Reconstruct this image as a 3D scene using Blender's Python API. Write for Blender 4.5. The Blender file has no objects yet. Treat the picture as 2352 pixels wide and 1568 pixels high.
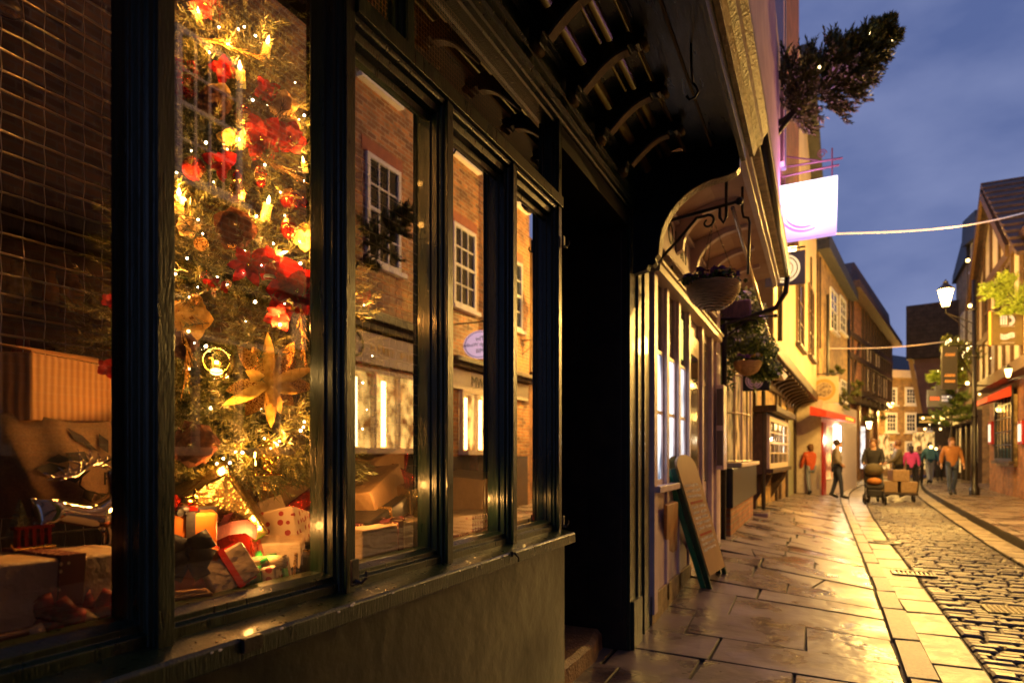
import bpy, bmesh, math, random
from mathutils import Vector, Matrix, Euler
random.seed(7)
sc = bpy.context.scene
COL = sc.collection
R = math.radians
# ------------------------------------------------------------------ camera
F, CX, HY, H = 1500., 1176., 1043., 1.30
YAW = math.atan2(707, F); CA, SA = math.cos(YAW), math.sin(YAW)
cam = bpy.data.cameras.new('camera'); camo = bpy.data.objects.new('camera', cam); COL.objects.link(camo)
camo.location = (0, 0, H); camo.rotation_euler = (R(90), 0, YAW)
cam.sensor_width = 36; cam.lens = 36*F/2352; cam.shift_y = (HY-784)/2352
cam.clip_start = .05; cam.clip_end = 2000
cam.dof.use_dof = True; cam.dof.focus_distance = 2.35; cam.dof.aperture_fstop = 2.8
sc.camera = camo
# survey helpers: a sight line through the photo meets a known plane of the street
def ray(px, py):
    u = (px-CX)/F; v = (HY-py)/F
    return Vector((u*CA-SA, u*SA+CA, v))
def ond(px, py, d): return Vector((0, 0, H)) + ray(px, py)*d
def onx(px, py, X): r = ray(px, py); return Vector((0, 0, H)) + r*(X/r.x)
def onz(px, py, Z=0): r = ray(px, py); return Vector((0, 0, H)) + r*((Z-H)/r.z)
def ony(px, py, Y): r = ray(px, py); return Vector((0, 0, H)) + r*(Y/r.y)
def dep(p): return -p[0]*SA + p[1]*CA
# ------------------------------------------------------------------ materials
MATS = {}
def nt(name):
    m = bpy.data.materials.new(name); m.use_nodes = True
    n = m.node_tree; b = n.nodes['Principled BSDF']
    return m, n, b
def uvmap(n, scale=(1, 1, 1)):
    tc = n.nodes.new('ShaderNodeTexCoord'); mp = n.nodes.new('ShaderNodeMapping')
    mp.inputs['Scale'].default_value = scale
    n.links.new(tc.outputs['UV'], mp.inputs['Vector'])
    return mp.outputs['Vector']
def objmap(n, scale=(1, 1, 1)):
    tc = n.nodes.new('ShaderNodeTexCoord'); mp = n.nodes.new('ShaderNodeMapping')
    mp.inputs['Scale'].default_value = scale
    n.links.new(tc.outputs['Object'], mp.inputs['Vector'])
    return mp.outputs['Vector']
def pbr(name, c1, c2=None, scale=8, rough=.5, rough2=None, bump=.3, bdist=.004, metal=0, stretch=None, spec=.5, detail=6, uv=False, trans=0, sheen=0, coat=0, contrast=(.35, .65)):
    if name in MATS: return MATS[name]
    m, n, b = nt(name)
    st = stretch or (1, 1, 1)
    vec = (uvmap if uv else objmap)(n, st)
    no = n.nodes.new('ShaderNodeTexNoise'); no.inputs['Scale'].default_value = scale; no.inputs['Detail'].default_value = detail
    n.links.new(vec, no.inputs['Vector'])
    cr = n.nodes.new('ShaderNodeValToRGB')
    cr.color_ramp.elements[0].position, cr.color_ramp.elements[1].position = contrast
    cr.color_ramp.elements[0].color = (*c1, 1); cr.color_ramp.elements[1].color = (*(c2 or c1), 1)
    n.links.new(no.outputs['Fac'], cr.inputs['Fac']); n.links.new(cr.outputs['Color'], b.inputs['Base Color'])
    mr = n.nodes.new('ShaderNodeMapRange'); mr.inputs['From Min'].default_value = .3; mr.inputs['From Max'].default_value = .7
    mr.inputs['To Min'].default_value = rough; mr.inputs['To Max'].default_value = rough2 if rough2 is not None else rough
    n.links.new(no.outputs['Fac'], mr.inputs['Value']); n.links.new(mr.outputs['Result'], b.inputs['Roughness'])
    if bump:
        n2 = n.nodes.new('ShaderNodeTexNoise'); n2.inputs['Scale'].default_value = scale*4; n2.inputs['Detail'].default_value = 4
        n.links.new(vec, n2.inputs['Vector'])
        bp = n.nodes.new('ShaderNodeBump'); bp.inputs['Strength'].default_value = bump; bp.inputs['Distance'].default_value = bdist
        n.links.new(n2.outputs['Fac'], bp.inputs['Height']); n.links.new(bp.outputs['Normal'], b.inputs['Normal'])
    b.inputs['Metallic'].default_value = metal; b.inputs['Specular IOR Level'].default_value = spec
    b.inputs['Coat Weight'].default_value = coat
    if trans: b.inputs['Transmission Weight'].default_value = trans
    MATS[name] = m; return m
def emit(name, col, strength):
    if name in MATS: return MATS[name]
    m, n, b = nt(name)
    b.inputs['Base Color'].default_value = (*[min(1, c*.8) for c in col], 1)
    b.inputs['Emission Color'].default_value = (*col, 1); b.inputs['Emission Strength'].default_value = strength
    b.inputs['Roughness'].default_value = .5
    MATS[name] = m; return m
def emit_noise(name, c1, c2, scale, strength, stretch=(1, 1, 1)):
    """uneven window glow"""
    if name in MATS: return MATS[name]
    m, n, b = nt(name)
    vec = uvmap(n, stretch)
    no = n.nodes.new('ShaderNodeTexNoise'); no.inputs['Scale'].default_value = scale; no.inputs['Detail'].default_value = 3
    n.links.new(vec, no.inputs['Vector'])
    cr = n.nodes.new('ShaderNodeValToRGB')
    cr.color_ramp.elements[0].position = .38; cr.color_ramp.elements[1].position = .62
    cr.color_ramp.elements[0].color = (*c1, 1); cr.color_ramp.elements[1].color = (*c2, 1)
    n.links.new(no.outputs['Fac'], cr.inputs['Fac'])
    n.links.new(cr.outputs['Color'], b.inputs['Emission Color']); n.links.new(cr.outputs['Color'], b.inputs['Base Color'])
    b.inputs['Emission Strength'].default_value = strength
    MATS[name] = m; return m
def glassmat(name, tint=(1, 1, 1), base=.07, edge=.85, power=4., rough=0.0, wave=0):
    if name in MATS: return MATS[name]
    m = bpy.data.materials.new(name); m.use_nodes = True; n = m.node_tree; n.nodes.clear()
    out = n.nodes.new('ShaderNodeOutputMaterial'); mix = n.nodes.new('ShaderNodeMixShader')
    tr = n.nodes.new('ShaderNodeBsdfTransparent'); tr.inputs['Color'].default_value = (*tint, 1)
    gl = n.nodes.new('ShaderNodeBsdfGlossy'); gl.inputs['Roughness'].default_value = rough
    lw = n.nodes.new('ShaderNodeLayerWeight'); lw.inputs['Blend'].default_value = .5
    pw = n.nodes.new('ShaderNodeMath'); pw.operation = 'POWER'; pw.inputs[1].default_value = power
    ma = n.nodes.new('ShaderNodeMath'); ma.operation = 'MULTIPLY_ADD'; ma.inputs[1].default_value = edge; ma.inputs[2].default_value = base
    n.links.new(lw.outputs['Facing'], pw.inputs[0]); n.links.new(pw.outputs[0], ma.inputs[0])
    n.links.new(ma.outputs[0], mix.inputs['Fac']); n.links.new(tr.outputs[0], mix.inputs[1]); n.links.new(gl.outputs[0], mix.inputs[2])
    n.links.new(mix.outputs[0], out.inputs['Surface'])
    if wave:
        no = n.nodes.new('ShaderNodeTexNoise'); no.inputs['Scale'].default_value = 3.0; no.inputs['Detail'].default_value = 1
        n.links.new(objmap(n), no.inputs['Vector'])
        bp = n.nodes.new('ShaderNodeBump'); bp.inputs['Strength'].default_value = wave; bp.inputs['Distance'].default_value = .01
        n.links.new(no.outputs['Fac'], bp.inputs['Height']); n.links.new(bp.outputs['Normal'], gl.inputs['Normal'])
    MATS[name] = m; return m
def brick(name, c1, c2, mortar, rough=.8, bw=.23, bh=.078, dirt=.5):
    if name in MATS: return MATS[name]
    m, n, b = nt(name)
    vec = uvmap(n)
    nd = n.nodes.new('ShaderNodeTexNoise'); nd.inputs['Scale'].default_value = 6
    ad = n.nodes.new('ShaderNodeVectorMath'); ad.operation = 'SCALE'; ad.inputs['Scale'].default_value = .02
    a2 = n.nodes.new('ShaderNodeVectorMath'); a2.operation = 'ADD'
    n.links.new(vec, nd.inputs['Vector']); n.links.new(nd.outputs['Color'], ad.inputs[0]); n.links.new(ad.outputs[0], a2.inputs[0]); n.links.new(vec, a2.inputs[1])
    bt = n.nodes.new('ShaderNodeTexBrick')
    bt.inputs['Scale'].default_value = 1; bt.inputs['Brick Width'].default_value = bw; bt.inputs['Row Height'].default_value = bh
    bt.inputs['Mortar Size'].default_value = .011; bt.inputs['Mortar Smooth'].default_value = .4; bt.inputs['Bias'].default_value = -.1
    bt.inputs['Color1'].default_value = (*c1, 1); bt.inputs['Color2'].default_value = (*c2, 1); bt.inputs['Mortar'].default_value = (*mortar, 1)
    n.links.new(a2.outputs[0], bt.inputs['Vector'])
    n2 = n.nodes.new('ShaderNodeTexNoise'); n2.inputs['Scale'].default_value = 3.5; n2.inputs['Detail'].default_value = 8; n.links.new(vec, n2.inputs['Vector'])
    cr = n.nodes.new('ShaderNodeValToRGB'); cr.color_ramp.elements[0].position = .3; cr.color_ramp.elements[1].position = .7
    cr.color_ramp.elements[0].color = (dirt, dirt, dirt, 1); cr.color_ramp.elements[1].color = (1.25, 1.2, 1.1, 1)
    n.links.new(n2.outputs['Fac'], cr.inputs['Fac'])
    mx = n.nodes.new('ShaderNodeMixRGB'); mx.blend_type = 'MULTIPLY'; mx.inputs['Fac'].default_value = 1
    n.links.new(bt.outputs['Color'], mx.inputs[1]); n.links.new(cr.outputs['Color'], mx.inputs[2]); n.links.new(mx.outputs[0], b.inputs['Base Color'])
    b.inputs['Roughness'].default_value = rough
    bp = n.nodes.new('ShaderNodeBump'); bp.inputs['Strength'].default_value = .6; bp.inputs['Distance'].default_value = .008
    n.links.new(bt.outputs['Fac'], bp.inputs['Height']); bp.invert = True
    n.links.new(bp.outputs['Normal'], b.inputs['Normal'])
    MATS[name] = m; return m
# ------------------------------------------------------------------ objects
ORG = {}
def tag(o, label=None, cat=None, group=None, kind=None):
    if label: o['label'] = label
    if cat: o['category'] = cat
    if group: o['group'] = group
    if kind: o['kind'] = kind
    return o
def thing(name, label, cat, loc=(0, 0, 0), group=None):
    o = bpy.data.objects.new(name, None); COL.objects.link(o); o.location = loc; o.empty_display_size = .1
    ORG[o.name] = Vector(loc); return tag(o, label, cat, group)
class MB:
    def __init__(s): s.v = []; s.f = []; s.mi = []; s.m = 0
    def add(s, vs, fs):
        k = len(s.v); s.v += [tuple(v) for v in vs]; s.f += [tuple(i+k for i in f) for f in fs]; s.mi += [s.m]*len(fs); return s
    def box(s, x0, x1, y0, y1, z0, z1):
        return s.hexa([(x0, y0, z0), (x1, y0, z0), (x1, y1, z0), (x0, y1, z0), (x0, y0, z1), (x1, y0, z1), (x1, y1, z1), (x0, y1, z1)])
    def hexa(s, vs):
        return s.add(vs, [(0, 3, 2, 1), (4, 5, 6, 7), (0, 1, 5, 4), (1, 2, 6, 5), (2, 3, 7, 6), (3, 0, 4, 7)])
    def obox(s, c, size, rot=(0, 0, 0)):
        M = Euler(rot).to_matrix() if not isinstance(rot, Matrix) else rot; c = Vector(c); a, b, d = [q/2 for q in size]
        return s.hexa([c+M@Vector(p) for p in [(-a, -b, -d), (a, -b, -d), (a, b, -d), (-a, b, -d), (-a, -b, d), (a, -b, d), (a, b, d), (-a, b, d)]])
    def prism(s, poly, ext):
        """poly: list of 3D points, ext: extrusion vector"""
        n = len(poly); e = Vector(ext); p = [Vector(q) for q in poly]
        return s.add(p+[q+e for q in p], [tuple(range(n))[::-1], tuple(range(n, 2*n))]+[(i, (i+1) % n, n+(i+1) % n, n+i) for i in range(n)])
    def tube(s, pts, r, seg=6, cap=True):
        pts = [Vector(p) for p in pts]; n = len(pts); rs = r if isinstance(r, (list, tuple)) else [r]*n
        up = Vector((0, 0, 1)); rings = []
        d0 = (pts[1]-pts[0]).normalized()
        a = d0.cross(up)
        if a.length < .01: a = d0.cross(Vector((1, 0, 0)))
        a.normalize()
        for i, p in enumerate(pts):
            d = (pts[min(i+1, n-1)]-pts[max(i-1, 0)])
            if d.length < 1e-9: d = d0
            d.normalize(); a = (a-d*a.dot(d))
            if a.length < 1e-6: a = d.orthogonal()
            a.normalize(); b = d.cross(a)
            rings.append([p+(a*math.cos(2*math.pi*k/seg)+b*math.sin(2*math.pi*k/seg))*rs[i] for k in range(seg)])
        vs = [v for q in rings for v in q]; fs = []
        for i in range(n-1):
            for k in range(seg): fs.append((i*seg+k, i*seg+(k+1) % seg, (i+1)*seg+(k+1) % seg, (i+1)*seg+k))
        if cap: fs += [tuple(range(seg))[::-1], tuple((n-1)*seg+k for k in range(seg))]
        return s.add(vs, fs)
    def lathe(s, prof, o=(0, 0, 0), seg=20, M=None):
        """prof: (r, z) pairs"""
        o = Vector(o); vs = []; fs = []; n = len(prof)
        for (r, z) in prof:
            for k in range(seg):
                v = Vector((r*math.cos(2*math.pi*k/seg), r*math.sin(2*math.pi*k/seg), z))
                vs.append(o+(M@v if M else v))
        for i in range(n-1):
            for k in range(seg): fs.append((i*seg+k, i*seg+(k+1) % seg, (i+1)*seg+(k+1) % seg, (i+1)*seg+k))
        return s.add(vs, fs)
    def ball(s, c, r, seg=12, sq=(1, 1, 1)):
        c = Vector(c); n = max(4, seg//2); vs = []; fs = []
        for i in range(n+1):
            t = math.pi*i/n
            for k in range(seg):
                a = 2*math.pi*k/seg; vs.append(c+Vector((math.sin(t)*math.cos(a)*sq[0], math.sin(t)*math.sin(a)*sq[1], math.cos(t)*sq[2]))*r)
        for i in range(n):
            for k in range(seg): fs.append((i*seg+k, (i+1)*seg+k, (i+1)*seg+(k+1) % seg, i*seg+(k+1) % seg))
        return s.add(vs, fs)
    def build(s, name, mats, parent=None, smooth=False, bevel=0, sub=0, label=None, solid=0, local=False, bseg=2):
        if not isinstance(mats, (list, tuple)): mats = [mats]
        me = bpy.data.meshes.new(name)
        o = bpy.data.objects.new(name, me); COL.objects.link(o)
        off = Vector((0, 0, 0))
        if parent is not None:
            o.parent = parent; off = ORG.get(parent.name, Vector((0, 0, 0)))
            ORG[o.name] = off
        vs = s.v if local or off.length == 0 else [(v[0]-off.x, v[1]-off.y, v[2]-off.z) for v in s.v]
        me.from_pydata(vs, [], s.f)
        for m in mats: me.materials.append(m)
        if len(mats) > 1: me.polygons.foreach_set('material_index', s.mi)
        if smooth: me.polygons.foreach_set('use_smooth', [True]*len(s.f))
        uvl = me.uv_layers.new(name='UVMap'); uvs = []
        Vs = s.v
        for f in s.f:
            a, b, c = Vector(Vs[f[0]]), Vector(Vs[f[1]]), Vector(Vs[f[2]])
            nn = (b-a).cross(c-b)
            if nn.length < 1e-12 and len(f) > 3: nn = (c-b).cross(Vector(Vs[f[3]])-c)
            if nn.length > 0: nn.normalize()
            if abs(nn.z) > .75:
                for i in f: uvs += [Vs[i][0], Vs[i][1]]
            else:
                t = Vector((-nn.y, nn.x, 0))
                if t.length < 1e-6: t = Vector((1, 0, 0))
                t.normalize()
                for i in f: uvs += [Vs[i][0]*t.x+Vs[i][1]*t.y, Vs[i][2]]
        uvl.data.foreach_set('uv', uvs)
        if bevel:
            md = o.modifiers.new('bevel', 'BEVEL'); md.width = bevel; md.segments = bseg; md.limit_method = 'ANGLE'; md.angle_limit = R(40)
        if solid:
            md = o.modifiers.new('solid', 'SOLIDIFY'); md.thickness = solid
        if sub:
            md = o.modifiers.new('sub', 'SUBSURF'); md.levels = sub; md.render_levels = sub
        if label: o['label'] = label
        return o
def one(mb, name, mat, label, cat, group=None, **k):
    """a thing that is one mesh"""
    o = mb.build(name, mat, None, **k); return tag(o, label, cat, group)
def struct(mb, name, mat, **k):
    o = mb.build(name, mat, None, **k); o['kind'] = 'structure'; return o
def copy_tree(o, parent=None):
    c = o.copy(); COL.objects.link(c); c.parent = parent
    if o.name in ORG: ORG[c.name] = ORG[o.name]
    for ch in list(o.children): copy_tree(ch, c)
    return c
def text(s, name, size, mat, parent, M, ext=.002, align='CENTER'):
    cu = bpy.data.curves.new(name, 'FONT'); cu.body = s; cu.size = size; cu.extrude = ext; cu.align_x = align; cu.align_y = 'CENTER'
    tmp = bpy.data.objects.new(name+'_curve', cu); COL.objects.link(tmp); me = bpy.data.meshes.new_from_object(tmp.evaluated_get(bpy.context.evaluated_depsgraph_get()))
    bpy.data.objects.remove(tmp); me.materials.clear(); me.materials.append(mat); o = bpy.data.objects.new(name, me); COL.objects.link(o)
    if parent is not None:
        o.parent = parent; M = Matrix.Translation(-ORG.get(parent.name, Vector())) @ M
    o.matrix_local = M; return o
def frame_m(o, xdir, zdir=Vector((0, 0, 1))):
    """matrix whose x runs along xdir, y along zdir (text plane) at o"""
    x = Vector(xdir).normalized(); y = Vector(zdir).normalized(); z = x.cross(y).normalized(); y = z.cross(x)
    return Matrix((x, y, z)).transposed().to_4x4().copy() if False else Matrix.Translation(Vector(o)) @ Matrix((x, y, z)).transposed().to_4x4()
class Wall:
    """vertical plane from plan point p0 to p1; a = metres along it, off = metres out towards the street"""
    def __init__(s, p0, p1, side=None):
        s.p = Vector((p0[0], p0[1], 0)); d = Vector((p1[0], p1[1], 0))-s.p; s.len = d.length; s.t = d.normalized()
        n = Vector((s.t.y, -s.t.x, 0))
        ref = Vector((side[0], side[1], 0)) if side else Vector((0, 0, 0))
        if (ref-s.p).dot(n) < 0: n = -n
        s.n = n
    def P(s, a, z, off=0): q = s.p+s.t*a+s.n*off; return Vector((q.x, q.y, z))
    def hit(s, px, py, off=0):
        r = ray(px, py); o = s.p+s.n*off; k = o.dot(s.n)/Vector((r.x, r.y, 0)).dot(s.n)
        q = Vector((0, 0, H))+r*k; return (q-s.p).dot(s.t), q.z
    def box(s, mb, a0, a1, z0, z1, o0, o1):
        return mb.hexa([s.P(a0, z0, o0), s.P(a1, z0, o0), s.P(a1, z0, o1), s.P(a0, z0, o1), s.P(a0, z1, o0), s.P(a1, z1, o0), s.P(a1, z1, o1), s.P(a0, z1, o1)])
    def poly(s, mb, pts, o0, o1):
        return mb.prism([s.P(a, z, o0) for a, z in pts], s.n*(o1-o0))
def light(name, loc, power, col, r=.05, parent=None):
    l = bpy.data.lights.new(name, 'POINT'); l.energy = power; l.color = col; l.shadow_soft_size = r
    o = bpy.data.objects.new(name, l); COL.objects.link(o); o.location = loc
    if parent is not None: o.parent = parent; o.location = Vector(loc)-ORG.get(parent.name, Vector())
    return o
# ---- palette
GREEN = pbr('green_gloss_paint', (.003, .013, .007), (.007, .022, .011), scale=9, rough=.25, rough2=.42, bump=.8, bdist=.002, stretch=(6, 6, .8), coat=.1)
GREEN2 = pbr('green_gloss_soffit_paint', (.005, .012, .012), (.012, .02, .02), scale=6, rough=.25, rough2=.42, bump=.6, bdist=.003, stretch=(5, .7, 5))
STALL = pbr('olive_riser_paint', (.005, .010, .006), (.014, .016, .008), scale=2.5, rough=.28, rough2=.5, bump=.8, bdist=.006, detail=8)
BLACKP = pbr('black_paint', (.006, .007, .007), (.014, .014, .013), scale=10, rough=.35, bump=.3, bdist=.002)
IRON = pbr('black_iron', (.008, .007, .008), (.02, .016, .016), scale=30, rough=.38, bump=.5, bdist=.002)
GLASS = glassmat('shop_glass', base=.09, edge=2.8, power=2.4, wave=.006)
PANE = pbr('night_pane', (.006, .008, .012), (.012, .014, .02), scale=3, rough=.06, bump=.04, bdist=.01)
WHITE = pbr('white_gloss_paint', (.72, .7, .66), (.82, .8, .76), scale=12, rough=.35, bump=.2, bdist=.002)
CREAM = pbr('cream_paint', (.62, .5, .36), (.72, .6, .46), scale=10, rough=.4, bump=.25, bdist=.002)
BRK = brick('red_brown_brick', (.52, .23, .08), (.15, .06, .03), (.42, .35, .25))
BRKY = brick('buff_brick', (.42, .27, .1), (.3, .16, .06), (.3, .25, .19))
BRK2 = brick('orange_brick', (.38, .15, .06), (.24, .09, .045), (.22, .17, .13))
DARKWOOD = pbr('dark_oak', (.025, .015, .01), (.07, .04, .022), scale=7, rough=.55, bump=.6, stretch=(4, 4, 1))
OAK = pbr('brown_oak', (.16, .08, .03), (.3, .16, .06), scale=7, rough=.5, bump=.5, stretch=(4, 4, .6))
ROOF = pbr('clay_roof_tiles', (.045, .028, .028), (.1, .055, .045), scale=9, rough=.6, bump=.8, bdist=.02)
SLATE = pbr('dark_slate', (.025, .027, .035), (.05, .05, .06), scale=9, rough=.55, bump=.6, bdist=.01)
# ================================================================== GROUND
def lerp(tab, y):
    if y <= tab[0][0]: return tab[0][1]
    for (a, x), (b, w) in zip(tab, tab[1:]):
        if y <= b: t = (y-a)/(b-a); return x+(w-x)*t
    return tab[-1][1]
KL = [(-6, .46), (0, .46), (4.3, .46), (8, .49), (15.5, .5), (20, .53), (22.4, .58), (25, .72), (28.1, .98), (32, 1.5), (36.4, 2.15), (46, 4.4)]
KR = [(-6, .61), (0, .61), (6, .64), (11, .64), (16, .66), (20, .7), (22.5, .78), (25, .92), (28, 1.18), (32, 1.7), (36.4, 2.35), (46, 4.6)]
GR = [(-6, .93), (4.5, .93), (8.6, .955), (11.8, .96), (16, 1.02), (19.8, 1.12), (23, 1.25), (26.7, 1.48), (32, 2.05), (36.4, 2.7), (46, 4.95)]
RK = [(-6, 2.4), (5, 2.45), (11.3, 2.58), (15, 2.72), (20, 2.95), (23, 3.1), (26.8, 3.33), (31, 3.72), (34.7, 4.15), (46, 6.3)]
RSL = [(y, x-.34) for y, x in RK]
def sm(a, b, t): t = max(0, min(1, (t-a)/(b-a))); return t*t*(3-2*t)
def gz(x, y):
    k = .25*sm(4., 8.5, y)-.13*sm(13, 22, y)
    return k*max(0, min(1, (lerp(KL, y)-x)/1.7))
FLAG = pbr('wet_york_stone', (.07, .048, .045), (.28, .215, .17), scale=2.2, rough=.14, rough2=.5, bump=1.0, bdist=.009, detail=12, contrast=(.3, .7))
KERB = pbr('granite_kerb', (.2, .16, .11), (.4, .33, .23), scale=60, rough=.35, rough2=.5, bump=.6, bdist=.004, detail=3)
SETT = pbr('wet_setts', (.03, .026, .024), (.16, .12, .085), scale=7, rough=.25, rough2=.6, bump=.6, bdist=.004, detail=6)
DIRT = pbr('dark_joint_dirt', (.012, .01, .008), (.035, .027, .02), scale=14, rough=.7, bump=.8, bdist=.01)
EDGE = pbr('stone_edge', (.02, .015, .012), (.06, .045, .03), scale=20, rough=.7, bump=.5)
g = MB()
# one sheet out to the horizon, then finer local sheets
g.add([(-400, -400, -.30), (400, -400, -.30), (400, 400, -.30), (-400, 400, -.30)], [(0, 1, 2, 3)])
struct(g, 'ground', DIRT)
def sheet(name, fa, fb, y0, y1, z, mat, nx=6, step=.5, zf=None):
    g = MB(); ny = int((y1-y0)/step); vs = []; fs = []
    for j in range(ny+1):
        y = y0+(y1-y0)*j/ny; a, b = fa(y), fb(y)
        for i in range(nx+1):
            x = a+(b-a)*i/nx; vs.append((x, y, z+(zf(x, y) if zf else 0)))
    for j in range(ny):
        for i in range(nx): k = j*(nx+1)+i; fs.append((k, k+1, k+nx+2, k+nx+1))
    g.add(vs, fs); return g
struct(sheet('footpath_bed', lambda y: -9, lambda y: lerp(KL, y)+.02, -6, 46, -.022, DIRT, zf=gz), 'footpath_bed', DIRT)
struct(sheet('road_bed', lambda y: lerp(KL, y)-.02, lambda y: lerp(RK, y)+.05, -6, 46, -.075, DIRT), 'road_bed', DIRT)
def stone(g, q, zf, top, edge=.006, drop=.008, rnd=.008, sub=3):
    """q: 4 plan corners ccw; a slab with worn edges"""
    c = [Vector((x+random.uniform(-rnd, rnd), y+random.uniform(-rnd, rnd))) for x, y in q]
    m = sum(c, Vector((0, 0)))/4
    ins = []
    for p in c:
        d = m-p; L = d.length; ins.append(p+d*(edge*1.4/L))
    tl = [random.uniform(-.003, .003) for _ in range(4)]
    vs = [(p.x, p.y, zf(p.x, p.y)+top-.03) for p in c]+[(p.x, p.y, zf(p.x, p.y)+top-drop) for p in c]+[(p.x, p.y, zf(p.x, p.y)+top+t) for p, t in zip(ins, tl)]
    fs = [(0, 1, 5, 4), (1, 2, 6, 5), (2, 3, 7, 6), (3, 0, 4, 7), (4, 5, 9, 8), (5, 6, 10, 9), (6, 7, 11, 10), (7, 4, 8, 11), (8, 9, 10, 11)]
    k = len(g.f); g.add(vs, fs); g.mi[k:] = [1]*8+[0]
# flagstones: courses across the path, the joints skewed and broken
g = MB(); y = -1.0; rr = random.Random(11)
def skew(x, y): return y - .10*(x-.45)*(1 if y < 12 else .4)
while y < 44:
    w = rr.choice([.42, .5, .56, .62, .46, .36]) if y < 12 else rr.uniform(.35, .6)
    xr = lerp(KL, y+w/2)-.012; x = xr; xl = -1.9 if y > 16 else -1.75
    if y > 27: xl = lerp(KL, y)-4.2
    while x > xl:
        L = rr.uniform(.5, 1.15)
        if x-L < xl+.3: L = x-xl+.02
        x0 = x-L; gp = .003+rr.random()*.005
        xr0 = lerp(KL, y)-.012 if x == xr else x; xr1 = lerp(KL, y+w)-.012 if x == xr else x
        j = rr.uniform(-.02, .02); dz = rr.uniform(-.005, .005)
        if L > .8 and rr.random() < .18:   # a broken slab
            h = rr.uniform(.35, .65); xm = x-L*h; t = rr.uniform(-.16, .16)
            stone(g, [(x0+gp, skew(x0, y)+gp), (xm-gp/2, skew(xm, y)+gp), (xm+t-gp/2, skew(xm, y+w)-gp), (x0+gp+j, skew(x0, y+w)-gp)], gz, dz)
            stone(g, [(xm+gp/2, skew(xm, y)+gp), (xr0-gp, skew(x, y)+gp), (xr1-gp, skew(x, y+w)-gp), (xm+t+gp/2, skew(xm, y+w)-gp)], gz, dz-.003)
        else:
            stone(g, [(x0+gp, skew(x0, y)+gp), (xr0-gp, skew(x, y)+gp), (xr1-gp, skew(x, y+w)-gp), (x0+gp+j, skew(x0, y+w)-gp)], gz, dz)
        x = x0
    y += w
struct(g, 'footpath', [FLAG, EDGE])
# kerb stones
g = MB(); y = -1.
while y < 44:
    L = random.uniform(.7, 1.1)
    stone(g, [(lerp(KL, y)+.004, y+.005), (lerp(KR, y), y+.005), (lerp(KR, y+L), y+L-.005), (lerp(KL, y+L)+.004, y+L-.005)], lambda a, b: 0, .008, edge=.014, drop=.016)
    y += L
y = -1.   # kerb faces down to the gutter
vs = []; fs = []
for j in range(90):
    yy = -1+j*.5; vs += [(lerp(KR, yy)-.004, yy, -.008), (lerp(KR, yy)+.003, yy, -.08)]
for j in range(89): fs.append((2*j, 2*j+1, 2*j+3, 2*j+2))
g.add(vs, fs); struct(g, 'kerb', [KERB, EDGE])
# gutter slabs either side
g = MB()
for fa, fb, dz, st in ((KR, GR, -.034, .02), (RSL, RK, -.036, 0)):
    y = -1.
    while y < 44:
        L = random.uniform(.38, .8)
        stone(g, [(lerp(fa, y)+.016, y+.006), (lerp(fb, y)-.01, y+.006), (lerp(fb, y+L)-.01, y+L-.006), (lerp(fa, y+L)+.016, y+L-.006)], lambda a, b: 0, dz+random.uniform(-.004, .004), edge=.012, drop=.012)
        y += L
struct(g, 'gutter_slabs', [pbr('gutter_stone', (.17, .13, .09), (.33, .265, .18), scale=9, rough=.3, rough2=.5, bump=.8, bdist=.005, detail=10), EDGE])
# cobbled road of long narrow setts in cross rows
g = MB(); y = .6; rr = random.Random(3)
while y < 42:
    w = rr.uniform(.085, .115) if y < 24 else .14
    a = lerp(GR, y)+.012; b = lerp(RSL, y)-.012; x = a-rr.uniform(0, .1)
    wob = rr.uniform(-.01, .01)
    while x < b-.05:
        L = rr.uniform(.15, .27); x0 = max(x, a); x1 = min(x+L, b)
        if x1-x0 > .05:
            gp = .008; i = min(.022, (x1-x0)*.3); e = .018; t = -.045+rr.uniform(-.012, .008)
            def cy(xx): return y+wob+.012*math.sin(xx*4+y)
            c0, c1 = cy(x0), cy(x1); hw = w-gp
            vs = [(x0+gp, c0, t-.03), (x1, c1, t-.03), (x1, c1+hw, t-.03), (x0+gp, c0+hw, t-.03),
                  (x0+gp+.004, c0+.004, t-.012), (x1-.004, c1+.004, t-.012), (x1-.004, c1+hw-.004, t-.012), (x0+gp+.004, c0+hw-.004, t-.012),
                  (x0+gp+i, c0+e, t), (x1-i, c1+e, t), (x1-i, c1+hw-e, t), (x0+gp+i, c0+hw-e, t)]
            g.add(vs, [(0, 1, 5, 4), (1, 2, 6, 5), (2, 3, 7, 6), (3, 0, 4, 7), (4, 5, 9, 8), (5, 6, 10, 9), (6, 7, 11, 10), (7, 4, 8, 11), (8, 9, 10, 11)]); g.mi[-9:] = [1]*4+[0]*5
        x += L
    y += w
struct(g, 'cobbled_road', [SETT, EDGE])
# right pavement with its raised dark kerb
g = MB(); y = -1.
while y < 44:
    w = rr.uniform(.4, .65); x = lerp(RK, y)+.02; xe = 9
    first = True
    while x < xe:
        L = .17 if first else rr.uniform(.5, 1.0)
        e0 = lerp(RK, y)+.02 if first else x; e1 = lerp(RK, y+w)+.02 if first else x
        stone(g, [(e0+.005, y+.006), (x+L-.005, y+.006), (x+L-.005, y+w-.006), (e1+.005, y+w-.006)], lambda a, b: 0, .085+rr.uniform(-.004, .004))
        x += L; first = False
    y += w
struct(g, 'right_footpath', [FLAG, EDGE])
struct(sheet('x', lambda y: lerp(RK, y)+.012, lambda y: 12, -6, 46, .062, DIRT), 'right_footpath_bed', DIRT)
g = MB(); vs = []; fs = []
for j in range(95):
    yy = -1+j*.5; vs += [(lerp(RK, yy)+.02, yy, .075), (lerp(RK, yy)+.008, yy, -.09)]
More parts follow.
